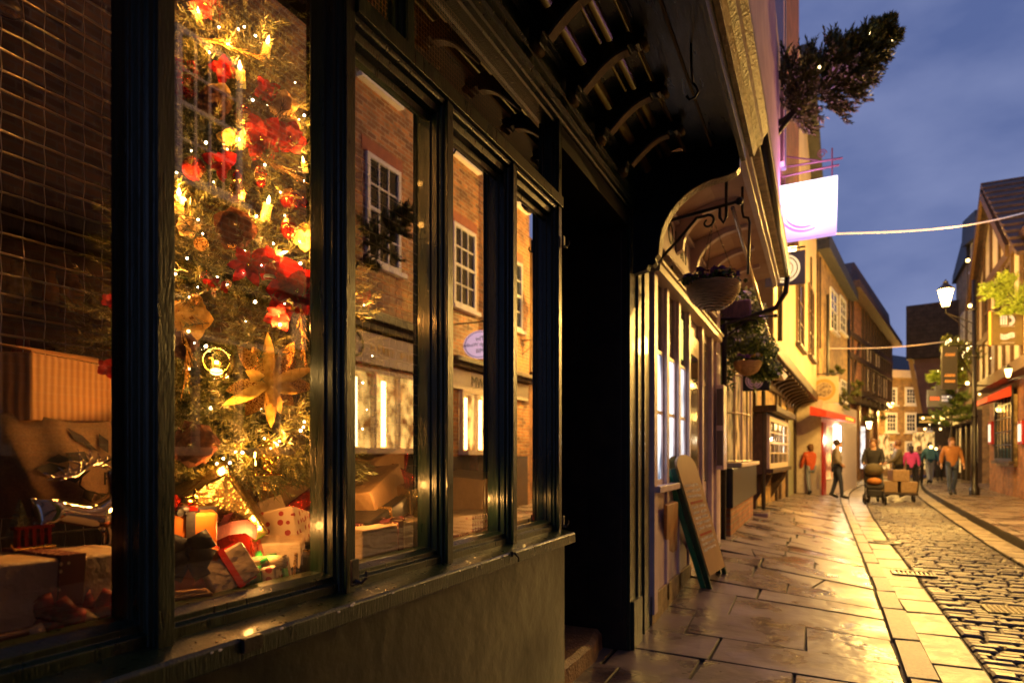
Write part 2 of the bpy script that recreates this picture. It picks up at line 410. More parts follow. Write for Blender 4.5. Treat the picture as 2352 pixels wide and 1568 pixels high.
for j in range(94): fs.append((2*j, 2*j+2, 2*j+3, 2*j+1))
g.add(vs, fs); struct(g, 'right_kerb', DIRT)
# drain grating, manhole covers
def flat_on(px, py, z=-.03): return onz(px, py, z)
t = thing('drain_grating', 'rectangular slotted iron drain grating set beside the kerb', 'drain', flat_on(2098, 1317))
c = flat_on(2098, 1317); g = MB()
for k in range(-1, 2, 2):
    g.box(c.x-.2, c.x+.2, c.y+k*.13-.015, c.y+k*.13+.015, -.045, -.018); g.box(c.x+k*.2-.015, c.x+k*.2+.015, c.y-.13, c.y+.13, -.045, -.019)
g.build('frame', IRON, t, bevel=.003)
g = MB()
for k in range(9): g.box(c.x-.185+k*.043, c.x-.167+k*.043, c.y-.115, c.y+.115, -.045, -.022)
g.build('grate', pbr('worn_iron', (.12, .1, .08), (.2, .17, .13), scale=30, rough=.3, metal=.6), t)
c = flat_on(2030, 1244); g = MB(); g.lathe([(0, -.022), (.2, -.022), (.2, -.024), (.215, -.024), (.225, -.026), (.225, -.05)], (c.x, c.y, 0), 28)
for k in range(-3, 4): g.box(c.x-.14, c.x+.14, c.y+k*.045-.008, c.y+k*.045+.008, -.023, -.018)
one(g, 'manhole_cover', IRON, 'round black iron manhole cover sunk in the gutter slabs', 'manhole cover')
c = flat_on(2325, 1402, -.045); g = MB(); g.box(c.x-.2, c.x+.2, c.y-.16, c.y+.16, -.06, -.034)
for k in range(-4, 5):
    for j in range(-3, 4): g.box(c.x+k*.04-.012, c.x+k*.04+.012, c.y+j*.042-.012, c.y+j*.042+.012, -.036, -.029)
one(g, 'access_cover', pbr('worn_iron2', (.1, .085, .06), (.22, .18, .12), scale=30, rough=.3, metal=.5), 'square studded metal access cover among the cobbles', 'manhole cover')
# ================================================================== GREEN SHOP (foreground left)
SH = thing('green_shop_building', 'dark green painted shopfront with stall riser, tall panes and curved soffit corbels', 'shop building', (-1.137, 0, 0))
S0, S1 = -1.6, 2.98
g = MB(); g.box(-1.40, -1.12, S0, S1, -.05, .868); 
riser = g.build('stall_riser', STALL, SH, bevel=.006)
g = MB()
prof = [(-1.3, .90), (-1.078, .872), (-1.078, .914), (-1.085, .921), (-1.205, .942), (-1.3, .942)]
prof[0] = (-1.3, .872)
g.prism([(x, S0, z) for x, z in prof][::-1], (0, S1+.035-S0, 0)); sill = g.build('window_sill', GREEN, SH, bevel=.004)
# chipped white specks along the sill nosing
g = MB(); rr = random.Random(5)
for k in range(26):
    y = rr.uniform(.9, 3.0); g.ball((-1.078+rr.uniform(-.002, .001), y, .914+rr.uniform(-.006, .005)), rr.uniform(.0015, .004), 6, (.6, 1.6, .8))
g.build('paint_chips', WHITE, sill)['kind'] = 'stuff'
# posts with stepped mouldings
POSTS = [.853, 1.40, 1.922, 2.444, 2.962]
def post(yc, z0, z1, hw=.0185, deep=1.0, name='post'):
    pr = [(0, hw), (.006, hw), (.010, hw-.004), (.016, hw-.004), (.020, hw+.004), (.026, hw+.007), (.032, hw+.004), (.036, hw+.012), (.058, hw+.012), (.06, hw+.018), (.075, hw+.018), (.11, hw+.018)]
    pts = [(-1.137-x, yc-h, z0) for x, h in pr]+[(-1.137-x, yc+h, z0) for x, h in pr[::-1]]
    g = MB(); g.prism(pts, (0, 0, z1-z0)); return g.build(name, GREEN, SH, bevel=.0015, bseg=2)
for i, y in enumerate(POSTS): post(y, .93, 2.95 if i in (1, 4) or i == 0 else 2.50)
post(1.685, 2.54, 2.93, name='transom_post'); post(.45, 2.54, 2.93, name='transom_post')
post(-.35, .93, 2.95); post(.33-.02, .93, 2.5) if False else None
# inner sash beads next to the glass
# rail with moulded underside
def rail(name, prof, y0=S0, y1=S1, mat=GREEN, parent=SH, bev=.0015):
    g = MB(); g.prism([(x, y0, z) for x, z in prof], (0, y1-y0, 0)); return g.build(name, mat, parent, bevel=bev)
rail('transom_rail', [(-1.127, 2.497), (-1.127, 2.548), (-1.14, 2.556), (-1.25, 2.556), (-1.25, 2.43), (-1.2, 2.43), (-1.197, 2.45), (-1.172, 2.455), (-1.168, 2.478), (-1.15, 2.482), (-1.145, 2.497)], 1.42, S1)
rail('transom_rail', [(-1.127, 2.997), (-1.127, 3.05), (-1.25, 3.05), (-1.25, 2.95), (-1.14, 2.95)], S0, S1)
rail('bottom_rail', [(-1.16, .93), (-1.16, .955), (-1.172, .962), (-1.172, .975), (-1.2, .985), (-1.25, .985), (-1.25, .93)])
# head mouldings, fascia
FASC = [(-1.11, 2.925), (-1.11, 2.94), (-1.098, 2.945), (-1.098, 2.955), (-1.105, 2.96), (-1.105, 3.0), (-1.09, 3.005), (-1.09, 3.02), (-1.30, 3.02), (-1.30, 2.90), (-1.16, 2.90), (-1.155, 2.91), (-1.135, 2.915), (-1.13, 2.925)]
rail('head_moulding', FASC, S0, 4.24)
rail('fascia', [(-1.117, 3.0205), (-1.112, 3.028), (-1.112, 3.11), (-1.10, 3.12), (-1.08, 3.125), (-1.075, 3.14), (-1.3, 3.14), (-1.3, 3.0205)], S0, 4.24)
# round bed mouldings running between the corbels (amber lamp light put into their colour)
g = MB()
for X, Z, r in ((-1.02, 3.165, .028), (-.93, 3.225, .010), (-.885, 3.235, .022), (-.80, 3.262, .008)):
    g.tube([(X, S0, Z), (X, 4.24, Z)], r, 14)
LITMOULD = pbr('amber_lit_moulding', (.09, .06, .018), (.16, .11, .03), scale=6, rough=.5, rough2=.6, spec=.15, bump=.4, bdist=.002, stretch=(5, .6, 5))
g.build('bed_moulding', LITMOULD, SH, smooth=True)
rail('soffit_cove', [(-1.14, 3.141), (-1.06, 3.16), (-1.0, 3.2), (-.93, 3.235), (-.78, 3.265), (-.78, 3.32), (-1.14, 3.32)], S0, 4.24)
# soffit boards
for x0, x1 in ((-.778, -.615), (-.612, -.452)):
    rail('soffit_board', [(x0+.004, 3.235), (x0, 3.24), (x0, 3.275), (x1, 3.275), (x1, 3.24), (x1-.004, 3.235)], S0, 4.30, GREEN2, bev=.002)
rail('soffit_bead', [(-.785, 3.226), (-.77, 3.226), (-.77, 3.234), (-.785, 3.234)], S0, 4.24, LITMOULD)
rail('soffit_bead', [(-.622, 3.228), (-.608, 3.228), (-.608, 3.2345), (-.622, 3.2345)], S0, 4.24, LITMOULD)
rail('edge_board', [(-.45, 3.14), (-.42, 3.14), (-.42, 3.40), (-.45, 3.40)], S0, 4.33, GREEN2)
LEDGE = pbr('weathered_ochre_ledge', (.2, .14, .06), (.42, .3, .14), scale=14, rough=.5, bump=1, bdist=.01)
rail('gutter_moulding', [(-.419, 3.25), (-.39, 3.25), (-.37, 3.30), (-.34, 3.32), (-.33, 3.36), (-.30, 3.40), (-.30, 3.46), (-.419, 3.46)], S0, 4.55, LEDGE)
WALLUP = pbr('mauve_render', (.3, .2, .22), (.4, .28, .28), scale=4, rough=.7, bump=.4)
g = MB(); g.box(-2.4, -.425, S0, 4.55, 3.465, 6.4); g.build('upper_wall', WALLUP, SH)
# corbels: scrolled block, cove arch, outer tip
def corbel(yc):
    w = .032
    arch = []
    top = [(-1.10, 3.27), (-.72, 3.232)]
    low = [(-.735, 3.155), (-.745, 3.175), (-.765, 3.168), (-.775, 3.178), (-.80, 3.18)]
    n = 9
    for k in range(n): a = k/(n-1); X = -.80-.215*a; Z = 3.165-.0*a-.135*(1-math.cos(a*math.pi/2)); low.append((X, Z))
    low += [(-1.022, 3.04), (-1.03, 3.052), (-1.042, 3.05), (-1.05, 3.01), (-1.065, 2.985), (-1.085, 2.99), (-1.10, 3.005)]
    g = MB(); g.prism([(x, yc-w, z) for x, z in top+low], (0, 2*w, 0))
    o = g.build('corbel', GREEN2, SH, bevel=.004)
    # paler cove face
    g = MB()
    for (x0, z0), (x1, z1) in zip(low[4:14], low[5:14]):
        g.hexa([(x0, yc-w+.006, z0-.006), (x0, yc+w-.006, z0-.006), (x0, yc+w-.006, z0-.001), (x0, yc-w+.006, z0-.001), (x1, yc-w+.006, z1-.006), (x1, yc+w-.006, z1-.006), (x1, yc+w-.006, z1-.001), (x1, yc-w+.006, z1-.001)])
    g.build('cove_face', pbr('pale_olive_paint', (.16, .11, .05), (.24, .17, .08), scale=20, rough=.5, bump=.5), o)
    g = MB(); g.tube([(-1.075, yc-w-.004, 3.005), (-1.075, yc+w+.004, 3.005)], .022, 12); g.build('scroll', LITMOULD, o, smooth=True); g = MB()
    g.tube([(-.728, yc-w-.003, 3.178), (-.728, yc+w+.003, 3.178)], .018, 12); g.build('scroll', LITMOULD, o, smooth=True)
for k in range(7): corbel(1.21+k*.44)
# transom glass with its fine wire mesh
g = MB(); g.add([(-1.19, S0, 2.556), (-1.19, S1, 2.556), (-1.19, S1, 2.95), (-1.19, S0, 2.95)], [(0, 1, 2, 3)]); g.build('transom_glass', GLASS, SH)
g = MB(); s = .0008
y = .9
while y < 2.94:
    g.box(-1.203, -1.203+2*s, y, y+2*s, 2.556, 2.90); y += .0165
z = 2.565
while z < 2.9: g.box(-1.2, -1.2+2*s, .9, 2.94, z, z+2*s); z += .0165
g.build('wire_mesh', pbr('brass_wire', (.35, .22, .1), (.5, .32, .14), rough=.4, metal=.6, bump=0), SH)
# panes
P = [S0]+POSTS
for a, b in zip(P, P[1:]):
    g = MB(); top = 2.44 if a >= 1.4 else 2.955
    g.add([(-1.207, a+.02, .97), (-1.207, b-.02, .97), (-1.207, b-.02, top), (-1.207, a+.02, top)], [(0, 1, 2, 3)])
    g.build('window_pane', GLASS, SH)
# metal brackets: shutter fixings on the sill and head
def fixing(y, z, s=1.0):
    g = MB(); X = -1.125
    g.box(X-.004, X+.004, y-.014*s, y+.014*s, z-.035*s, z+.035*s)
    g.tube([(X, y, z-.02*s), (X+.02*s, y+.005, z-.028*s), (X+.032*s, y+.01, z-.012*s), (X+.03*s, y+.012, z+.004)], .0045*s, 6)
    g.tube([(X+.01, y-.02*s, z-.03*s), (X+.01, y+.03*s, z-.03*s)], .004*s, 6)
    g.build('iron_fixing', IRON, SH, bevel=.001)
fixing(1.40, .985, 1.0); fixing(1.40, 2.60, 1.2); fixing(2.97, .975, .8); fixing(2.975, 2.33, .8)
g = MB(); g.box(-1.082, -1.07, 2.28, 2.31, .905, .925); g.tube([(-1.072, 2.295, .92), (-1.055, 2.3, .9), (-1.06, 2.31, .885)], .004, 6); g.build('sill_catch', IRON, SH, bevel=.001); g = MB(); g.box(-1.085, -1.07, .98, 1.03, .89, .92); g.build('sill_catch', IRON, SH, bevel=.001)
# doorway: splayed side, back wall, lintel, raised worn step
g = MB()
g.prism([(-1.16, 2.995, .02), (-1.25, 2.93, .02), (-2.3, 5.0, .02), (-2.16, 5.15, .02)], (0, 0, 3.05)); g.build('doorway_cheek', BLACKP, SH)
g = MB(); g.box(-2.4, -1.16, 4.24, 4.30, .0, 3.0)
g.build('doorway_far_side', pbr('brown_black_panel', (.012, .01, .008), (.035, .025, .015), scale=6, rough=.4, bump=.4), SH)
g = MB(); g.box(-1.42, -1.19, 4.228, 4.2395, .18, 2.78); g.build('doorway_panel', pbr('brown_black_panel', (.012, .01, .008), rough=.4), SH, bevel=.005)
g = MB(); g.box(-2.45, -1.14, 2.99, 4.24, 2.80, 2.9); g.build('doorway_ceiling', BLACKP, SH)
g = MB(); g.box(-2.5, -2.4, 2.9, 4.3, 0, 3); g.build('doorway_back', BLACKP, SH)
g = MB()
n = 22; vs = []
rr = random.Random(2)
for j in range(n+1):
    y = 2.72+1.5*j/n; e = -1.30-.02*math.sin(y*3)+rr.uniform(-.008, .008)+(.02 if y < 3.4 else 0)-.03*sm(3.9, 4.2, y)
    vs += [(e+.008, y, -.02), (e, y, .10+rr.uniform(-.004, .004)), (e-.03, y, .128), (-2.4, y, .132)]
g.add(vs, [(4*j+k, 4*j+4+k, 4*j+5+k, 4*j+1+k) for j in range(n) for k in range(3)])
g.build('doorstep', pbr('worn_sandstone_step', (.2, .11, .05), (.36, .2, .09), scale=14, rough=.5, bump=1.0, bdist=.012, detail=9), SH, smooth=False)
# pilaster beyond the doorway with plinth and grooves
PIL = [(4.245, 4.30, 0), (4.30, 4.44, -.008), (4.44, 4.50, .006), (4.50, 4.62, -.01), (4.62, 4.66, .006), (4.66, 4.80, -.004)]
g = MB()
for a, b, o in PIL: g.box(-1.35, -1.137+o, a, b, .0, 3.0)
g.build('pilaster', GREEN, SH, bevel=.003)
g = MB(); g.box(-1.3, -1.115, 4.27, 4.50, -.02, .32); g.build('pilaster_plinth', GREEN, SH, bevel=.006)
# big curved end bracket of the jetty
g = MB(); yb0, yb1 = 4.31, 4.39
pts = [(-1.137, 3.30), (-.455, 3.24), (-.455, 3.10), (-.475, 3.075), (-.53, 3.06)]
for k in range(11):
    a = math.pi/2*k/10; pts.append((-.56-.40*math.sin(a)-.0, 3.055-.40*(1-math.cos(a))))
pts += [(-.965, 2.62), (-.985, 2.60), (-.98, 2.57), (-1.0, 2.55), (-1.03, 2.56), (-1.04, 2.53), (-1.137, 2.51)]
g.prism([(x, yb0, z) for x, z in pts], (0, yb1-yb0, 0)); br = g.build('arched_bracket', GREEN2, SH, bevel=.005)
g = MB()
for (x0, z0), (x1, z1) in zip(pts[3:], pts[4:18]):
    n_ = Vector((-(z1-z0), 0, (x1-x0))).normalized()*-.004
    g.hexa([(x0+n_.x, yb0-.004, z0+n_.z), (x1+n_.x, yb0-.004, z1+n_.z), (x1+n_.x, yb1+.004, z1+n_.z), (x0+n_.x, yb1+.004, z0+n_.z), (x0-n_.x, yb0-.004, z0-n_.z), (x1-n_.x, yb0-.004, z1-n_.z), (x1-n_.x, yb1+.004, z1-n_.z), (x0-n_.x, yb1+.004, z0-n_.z)])
g.build('bracket_edge_band', LEDGE, br)
# hook under the soffit boards
g = MB(); g.tube([(-.55, 3.15, 3.24), (-.55, 3.16, 3.13), (-.545, 3.17, 3.06)], .006, 7)
g.tube([(-.545, 3.17, 3.06), (-.53, 3.17, 3.04), (-.52, 3.17, 3.015), (-.535, 3.17, 2.99), (-.56, 3.17, 2.985), (-.575, 3.17, 3.005)], .006, 7)
one(g, 'soffit_hook', IRON, 'black iron hook hanging from the dark green soffit boards', 'hook', smooth=True)
# display interior
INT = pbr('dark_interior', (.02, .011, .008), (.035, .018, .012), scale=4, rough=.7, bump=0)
g = MB(); g.box(-2.5, -1.22, S0, 2.96, .86, .90); g.build('display_platform', pbr('dark_red_cloth', (.05, .008, .008), (.09, .015, .01), rough=.8), SH)
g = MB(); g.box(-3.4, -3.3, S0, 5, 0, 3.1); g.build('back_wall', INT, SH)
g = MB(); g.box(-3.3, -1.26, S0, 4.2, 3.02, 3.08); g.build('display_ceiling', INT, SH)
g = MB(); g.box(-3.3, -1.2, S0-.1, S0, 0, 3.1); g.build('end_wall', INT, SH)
# woven wire security screen behind the display
WIRE = pbr('galvanised_wire', (.5, .42, .36), (.6, .5, .42), rough=.28, metal=.85, bump=.2, bdist=.001)
g = MB(); X = -2.2; pt = .0605; y0, y1, z0, z1 = .2, 3.4, .92, 2.96
ny = int((y1-y0)/pt); nz = int((z1-z0)/pt)
for j in range(nz):
    z = z0+pt*j+.01
    g.tube([(X+(.002 if (i+j) % 2 else -.002), y0+pt*i, z) for i in range(ny+1)], .004, 6)
for i in range(ny+1):
    y = y0+pt*i
    g.tube([(X+(-.0045 if (i+j) % 2 else .0045), y, z0+pt*j+.01) for j in range(nz)], .0016, 5)
one(g, 'wire_screen', WIRE, 'woven square wire screen behind the window display', 'wire screen', smooth=True)
# shelves of jars far behind the screen
t = thing('jar_shelf', 'dark wooden wall shelves with jars behind the wire screen', 'shelf', (-2.85, .2, 1.2))
for z in (1.30, 1.56, 1.84, 2.1):
    g = MB(); g.box(-3.0, -2.72, -.3, 3.4, z, z+.02); g.build('shelf_board', DARKWOOD, t)
g = MB(); g.box(-3.02, -3.0, -.3, 3.4, .6, 2.4); g.build('back_board', DARKWOOD, t)
rr = random.Random(9); jarcols = [(.35, .16, .05), (.3, .05, .03), (.4, .3, .16), (.12, .06, .03), (.3, .22, .08)]
jarm = [pbr('jar_colour%d' % i, c, tuple(q*.5 for q in c), scale=40, rough=.25, bump=0) for i, c in enumerate(jarcols)]
proto = {}
for z in (1.32, 1.58, 1.86):
    y = .35
    while y < 2.0:
        r = rr.uniform(.028, .045); k = rr.randrange(5); h = rr.uniform(.10, .19)
        g = MB(); c = (-2.82+rr.uniform(-.02, .03), y, z)
        g.lathe([(0, 0), (r, 0), (r, h*.7), (r*.75, h*.82), (r*.6, h*.85), (r*.6, h), (0, h)], c, 12)
        one(g, 'jar', jarm[k], 'small dim jar on the shelves behind the wire screen', 'jar', 'jars on the shelves behind the wire screen', smooth=True)
        y += r*2+rr.uniform(.004, .03)
# ================================================================== OPPOSITE HOUSES (mostly seen mirrored in the panes)
def mirror(px, py):   # a sight line that bounces off the shop glass, met with the opposite house front
    p = onx(px, py, -(2*1.207+4.0)); return p.y, p.z
OP = Wall((4.0, -6), (4.0, 15.0))
def oa(y): return y+6
def sash(W, parent, a0, a1, z0, z1, cols=4, rows=4, fr=None, pane=None, off=.0, name='window', fw=.07, sill=True):
    fr = fr or WHITE; pane = pane or PANE
    g = MB(); W.box(g, a0+fw*.5, a1-fw*.5, z0+fw*.5, z1-fw*.5, off+.004, off+.012); fo = None
    f = MB()
    W.box(f, a0, a0+fw, z0, z1, off, off+.05); W.box(f, a1-fw, a1, z0, z1, off, off+.05)
    W.box(f, a0+fw, a1-fw, z0, z0+fw, off, off+.05); W.box(f, a0+fw, a1-fw, z1-fw, z1, off, off+.05)
    zm = (z0+z1)/2
    if rows % 2 == 0: W.box(f, a0+fw, a1-fw, zm-.025, zm+.025, off+.002, off+.045)
    for k in range(1, cols): x = a0+fw+(a1-a0-2*fw)*k/cols; W.box(f, x-.013, x+.013, z0+fw, z1-fw, off+.003, off+.032)
    for k in range(1, rows):
        if rows % 2 == 0 and k == rows//2: continue
        z = z0+fw+(z1-z0-2*fw)*k/rows; W.box(f, a0+fw, a1-fw, z-.013, z+.013, off+.0035, off+.031)
    fo = f.build(name, fr, parent); g.build('pane', pane, fo)
    if sill: s = MB(); W.box(s, a0-.08, a1+.08, z0-.08, z0-.002, off, off+.12); s.build('sill', fr if sill is True else sill, fo)
    return fo
def house(name, label, W, a0, a1, z0, z1, mat, depth=4., cat='building', roof=None, rh=2.2):
    t = thing(name, label, cat, W.P(a0, z0)); g = MB(); W.box(g, a0, a1, z0, z1, -depth, 0); g.build('wall', mat, t)
    if roof:
        g = MB()
        v = [W.P(a0, z1, .25), W.P(a1, z1, .25), W.P(a1, z1+rh, -depth/2), W.P(a0, z1+rh, -depth/2), W.P(a0, z1, -depth-.25), W.P(a1, z1, -depth-.25)]
        v2 = [q+Vector((0, 0, -.12)) for q in v]
        g.add(v+v2, [(0, 1, 2, 3), (3, 2, 5, 4), (6, 9, 8, 7), (9, 10, 11, 8), (0, 6, 7, 1), (0, 3, 9, 6), (3, 4, 10, 9), (1, 7, 8, 2), (2, 8, 11, 5), (4, 5, 11, 10)])
        g.build('roof', roof, t)
        g = MB(); W.poly(g, [(a0, z1), (a0, z1)], 0, 0) if False else None
    return t
OB = house('brick_shop_building', 'brick building with white sash windows above two lit shopfronts, mirrored in the panes', OP, 0, 20.6, -.05, 8.6, BRK, roof=SLATE)
def rect(pts): ys = [p[0] for p in pts]; zs = [p[1] for p in pts]; return min(ys), max(ys), min(zs), max(zs)
def owin(y0, y1, z0, z1, **k): return sash(OP, OB, oa(y0), oa(y1), z0, z1, **k)
for y in (1.6, 4.9): owin(y, y+.9, 4.35, 6.03); 
owin(8.24, 9.14, 4.33, 6.03, cols=3); owin(10.9, 11.8, 4.2, 5.8, cols=3); owin(13.2, 14.1, 4.2, 5.8, cols=3)
for y in (1.6, 4.9, 8.1, 10.9, 13.4): owin(y, y+.95, 7.15, 8.4, cols=3)
g = MB()
for y0, y1, z in ((8.14, 9.24, 6.03), (10.8, 11.9, 5.8), (13.1, 14.2, 5.8)): OP.box(g, oa(y0), oa(y1), z, z+.22, 0, .012)
g.build('lintel', pbr('red_rubbed_brick', (.3, .1, .06), (.38, .13, .07), rough=.8), OB)
# cornice above the shops
g = MB(); OP.box(g, oa(-5.5), oa(10.4), 3.36, 3.5, .0, .28); OP.box(g, oa(-5.5), oa(10.4), 3.24, 3.36, 0, .16)
g.build('cornice', DARKWOOD, OB)
g = MB(); OP.box(g, oa(10.6), oa(14.6), 3.08, 3.16, 0, .3); OP.box(g, oa(10.6), oa(14.6), 3.0, 3.08, 0, .2); g.build('cornice', DARKWOOD, OB)
SIGNC = pbr('cream_signboard', (.6, .52, .38), (.7, .6, .45), rough=.5, bump=.1)
g = MB(); OP.box(g, oa(6.6), oa(10.2), 2.72, 3.2, 0, .06); sb = g.build('fascia_sign', SIGNC, OB)
g = MB(); OP.box(g, oa(10.7), oa(14.4), 2.58, 2.96, 0, .06); sb2 = g.build('fascia_sign', pbr('white_signboard', (.6, .52, .42), rough=.5, bump=.1), OB)
# ring emblem and lettering on them
g = MB(); c = OP.P(oa(7.9), 2.98, .075); M_ = Matrix(((0, 0, -1), (0, -1, 0), (1, 0, 0))).transposed() if False else Euler((0, R(-90), 0)).to_matrix()
g.lathe([(.17, 0), (.2, 0), (.2, .01), (.17, .01), (.17, 0)], c, 28, M_); g.build('ring_emblem', BLACKP, sb)
YD = Vector((0, -1, 0))
def scribble(g, W, a0, a1, z, h, off, rr, sgn=1, w=.3, t=.012):
    """illegible lettering: rows of short brush strokes"""
    a = a0
    while a < a1:
        lw = h*rr.uniform(.35, .7)
        for k in range(rr.randint(1, 3)):
            x = a+lw*k*w; zz = z+rr.uniform(-.1, .1)*h
            W.box(g, x, x+t, zz-h*.5*rr.uniform(.5, 1), zz+h*.5*rr.uniform(.5, 1), off, off+.004)
        if rr.random() < .6: W.box(g, a, a+lw*.6, z+rr.choice((-.4, 0, .4))*h, z+rr.choice((-.4, 0, .4))*h+t, off, off+.0035) if False else W.box(g, a, a+lw*.6, z-t/2, z+t/2, off, off+.0045)
        a += lw+h*rr.uniform(.12, .3)
rr = random.Random(4)
g = MB(); scribble(g, OP, oa(8.3), oa(8.9), 2.97, .16, .062, rr, t=.02); scribble(g, OP, oa(9.1), oa(10.0), 2.95, .12, .062, rr, t=.02)
g.build('lettering', pbr('gold_letter', (.5, .36, .1), (.7, .5, .15), rough=.3, metal=.6), sb)
text('EWM', 'lettering', .3, BLACKP, sb2, frame_m(OP.P(oa(11.9), 2.76, .066), YD), .004)
# lit shop windows
LITW = emit_noise('lit_gold_interior', (.16, .05, .01), (1., .62, .16), 4.5, 2.6, (1, .7, 1))
def shopwin(y0, y1, z0, z1, posts, lit, tubes):
    f = MB(); OP.box(f, oa(y0), oa(y1), z0-.09, z0, 0, .22); OP.box(f, oa(y0), oa(y1), z1, z1+.06, 0, .1)
    for p in posts: OP.box(f, oa(p), oa(p)+.065, z0, z1, 0, .09)
    fo = f.build('shop_window', CREAM, OB); g = MB(); OP.box(g, oa(y0), oa(y1), z0, z1, .005, .012); g.build('pane', lit, fo)
    g = MB()
    for p in tubes: OP.box(g, oa(p), oa(p)+.10, z0+.02, z1-.1, .02, .04)
    g.build('tube_lamp', emit('warm_tube_lamp', (1., .74, .3), 12), fo)
shopwin(7.1, 9.75, 1.40, 2.58, (7.1, 7.75, 8.35, 9.0, 9.65), LITW, (7.9, 8.62))
shopwin(11.15, 12.4, 1.38, 2.52, (11.15, 11.75, 12.33), LITW, (11.32, 11.95))
shopwin(4.4, 6.4, 1.38, 2.6, (4.4, 5.1, 5.7, 6.33), PANE, ()); shopwin(.5, 3.2, 1.38, 2.6, (.5, 1.4, 2.3, 3.13), PANE, ())
g = MB(); OP.box(g, oa(-4), oa(10.4), 0, 1.28, 0, .05); g.build('stall_riser', DARKWOOD, OB)
g = MB(); OP.box(g, oa(10.7), oa(14.4), 0, 1.26, 0, .05); g.build('stall_riser', DARKWOOD, OB)
g = MB(); g.tube([OP.P(oa(9.65), 3.5, .1), OP.P(oa(9.65), 4.35, .1)], .025, 8); g.tube([OP.P(oa(12.3), 3.1, .1), OP.P(oa(12.3), 8.4, .1)], .045, 8); g.build('drainpipe', IRON, OB)
# fir tree on the opposite wall, seen mirrored
def vmir(px, py, X): p = onx(px, py, -(2*1.207+X)); return Vector((X, p.y, p.z))
OPFIR = (vmir(828, 600, 3.7), vmir(948, 478, 3.1))
# oval hanging sign
c = OP.P(oa(10.9), 3.37, .62)
t = thing('oval_hanging_sign', 'pink-lit white oval sign with purple ring hanging from an iron arm', 'sign', OP.P(oa(10.9), 3.0, 0))
g = MB(); Mx = Euler((R(90), 0, 0)).to_matrix()
ov = lambda r, y, h: [(c.x+.36*r*math.cos(2*math.pi*k/32), c.y+y, c.z+.265*r*math.sin(2*math.pi*k/32)) for k in range(32)]
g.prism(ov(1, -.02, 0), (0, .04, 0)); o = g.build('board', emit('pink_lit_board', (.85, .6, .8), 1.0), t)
for yy in (-.024,):
    g = MB(); a, b = ov(.93, yy, 0), ov(.88, yy, 0); g.add(a+b, [(k, (k+1) % 32, 32+(k+1) % 32, 32+k) for k in range(32)])
    g.build('ring', pbr('purple_line', (.16, .1, .22), rough=.5), o)
PURP = pbr('purple_letter', (.1, .05, .1), rough=.5, bump=0)
for s_, dz, sz in (('The', .11, .12), ('Edinburgh Woollen', 0, .095), ('Mill', -.12, .12)):
    text(s_, 'lettering', sz, PURP, t, frame_m((c.x, c.y-.025, c.z+dz), (1, 0, 0)), .002)
g = MB(); g.tube([OP.P(oa(10.9), 3.80, 0), OP.P(oa(10.9), 3.80, 1.1)], .014, 8)
for x in (.35, .9): g.tube([OP.P(oa(10.9), 3.80, x), OP.P(oa(10.9), 3.66, x)], .007, 6)
g.tube([OP.P(oa(10.9), 4.05, 0), OP.P(oa(10.9), 3.95, .3), OP.P(oa(10.9), 3.81, .7)], .01, 6); g.build('iron_arm', IRON, t)
# neighbouring rendered house that closes the row towards the timbered one
# ================================================================== CHRISTMAS TREE AND ORNAMENTS
NEED = pbr('fir_needles', (.04, .055, .014), (.15, .14, .03), scale=20, rough=.45, bump=0, contrast=(.3, .7))
NEED2 = pbr('fir_needle_tips', (.10, .12, .05), (.2, .22, .1), scale=20, rough=.4, bump=0)
STEM = pbr('brown_stem', (.04, .03, .015), rough=.8)
def rv(rr): 
    while True:
        v = Vector((rr.uniform(-1, 1), rr.uniform(-1, 1), rr.uniform(-1, 1)))
        if .05 < v.length < 1: return v.normalized()
def tuft(g, o, d, L, n, nl, w, rr, mats=(0, 1), spread=.9):
    d = d.normalized(); a = d.orthogonal().normalized(); b = d.cross(a)
    g.m = 2; e = o+d*L
    q = a*w*1.2; g.add([o-q, o+q, e], [(0, 1, 2)])
    for k in range(n):
        t = (k+rr.random())/n; p = o+d*L*t; an = rr.random()*6.283
        r = a*math.cos(an)+b*math.sin(an)
        dd = (r*spread+d*(.55+.9*t)).normalized(); l = nl*rr.uniform(.7, 1.15)*(1-.25*t)
        s = dd.cross(rv(rr)).normalized()*w
        g.m = mats[0] if rr.random() < .78 else mats[1]
        g.add([p-s, p+s, p+dd*l], [(0, 1, 2)])
AX = Vector((-1.75, 1.585, 0)); TZ0, TZ1 = 1.20, 3.3
def trad(z): 
    return max(.02, .46*(TZ1-z)/(TZ1-1.62)) if z > 1.62 else .46-.10*(1.62-z)/.4
T = thing('christmas_tree', 'tall artificial Christmas tree crowded with lights and ornaments behind the glass', 'Christmas tree', (AX.x, AX.y, .90))
g = MB(); g.tube([(AX.x, AX.y, .905), (AX.x, AX.y, 3.2)], [.02, .008], 8); g.lathe([(0, 0), (.12, 0), (.1, .03), (.03, .05), (.025, .1), (0, .1)], (AX.x, AX.y, .90), 16); g.build('trunk', STEM, T, smooth=True)
rr = random.Random(21); g = MB()
for k in range(3600):
    z = TZ0+(TZ1-TZ0)*(1-(1-rr.random())**.62) if rr.random() < .9 else rr.uniform(TZ0, TZ0+.4)
    an = rr.random()*6.283
    if math.cos(an-R(-35)) < -.3 and rr.random() < .75: an += math.pi
    rad = trad(z)*rr.uniform(.45, .97)
    o = Vector((AX.x+rad*math.cos(an), AX.y+rad*math.sin(an), z))
    if o.x > -1.30: continue
    d = Vector((math.cos(an), math.sin(an), rr.uniform(-.35, .55)))+rv(rr)*.55
    L = rr.uniform(.06, .11); e = o+d.normalized()*L
    if e.x > -1.235: continue
    tuft(g, o, d, L, 30, .036, .0013, rr)
fol = g.build('foliage', [NEED, NEED2, STEM], T)
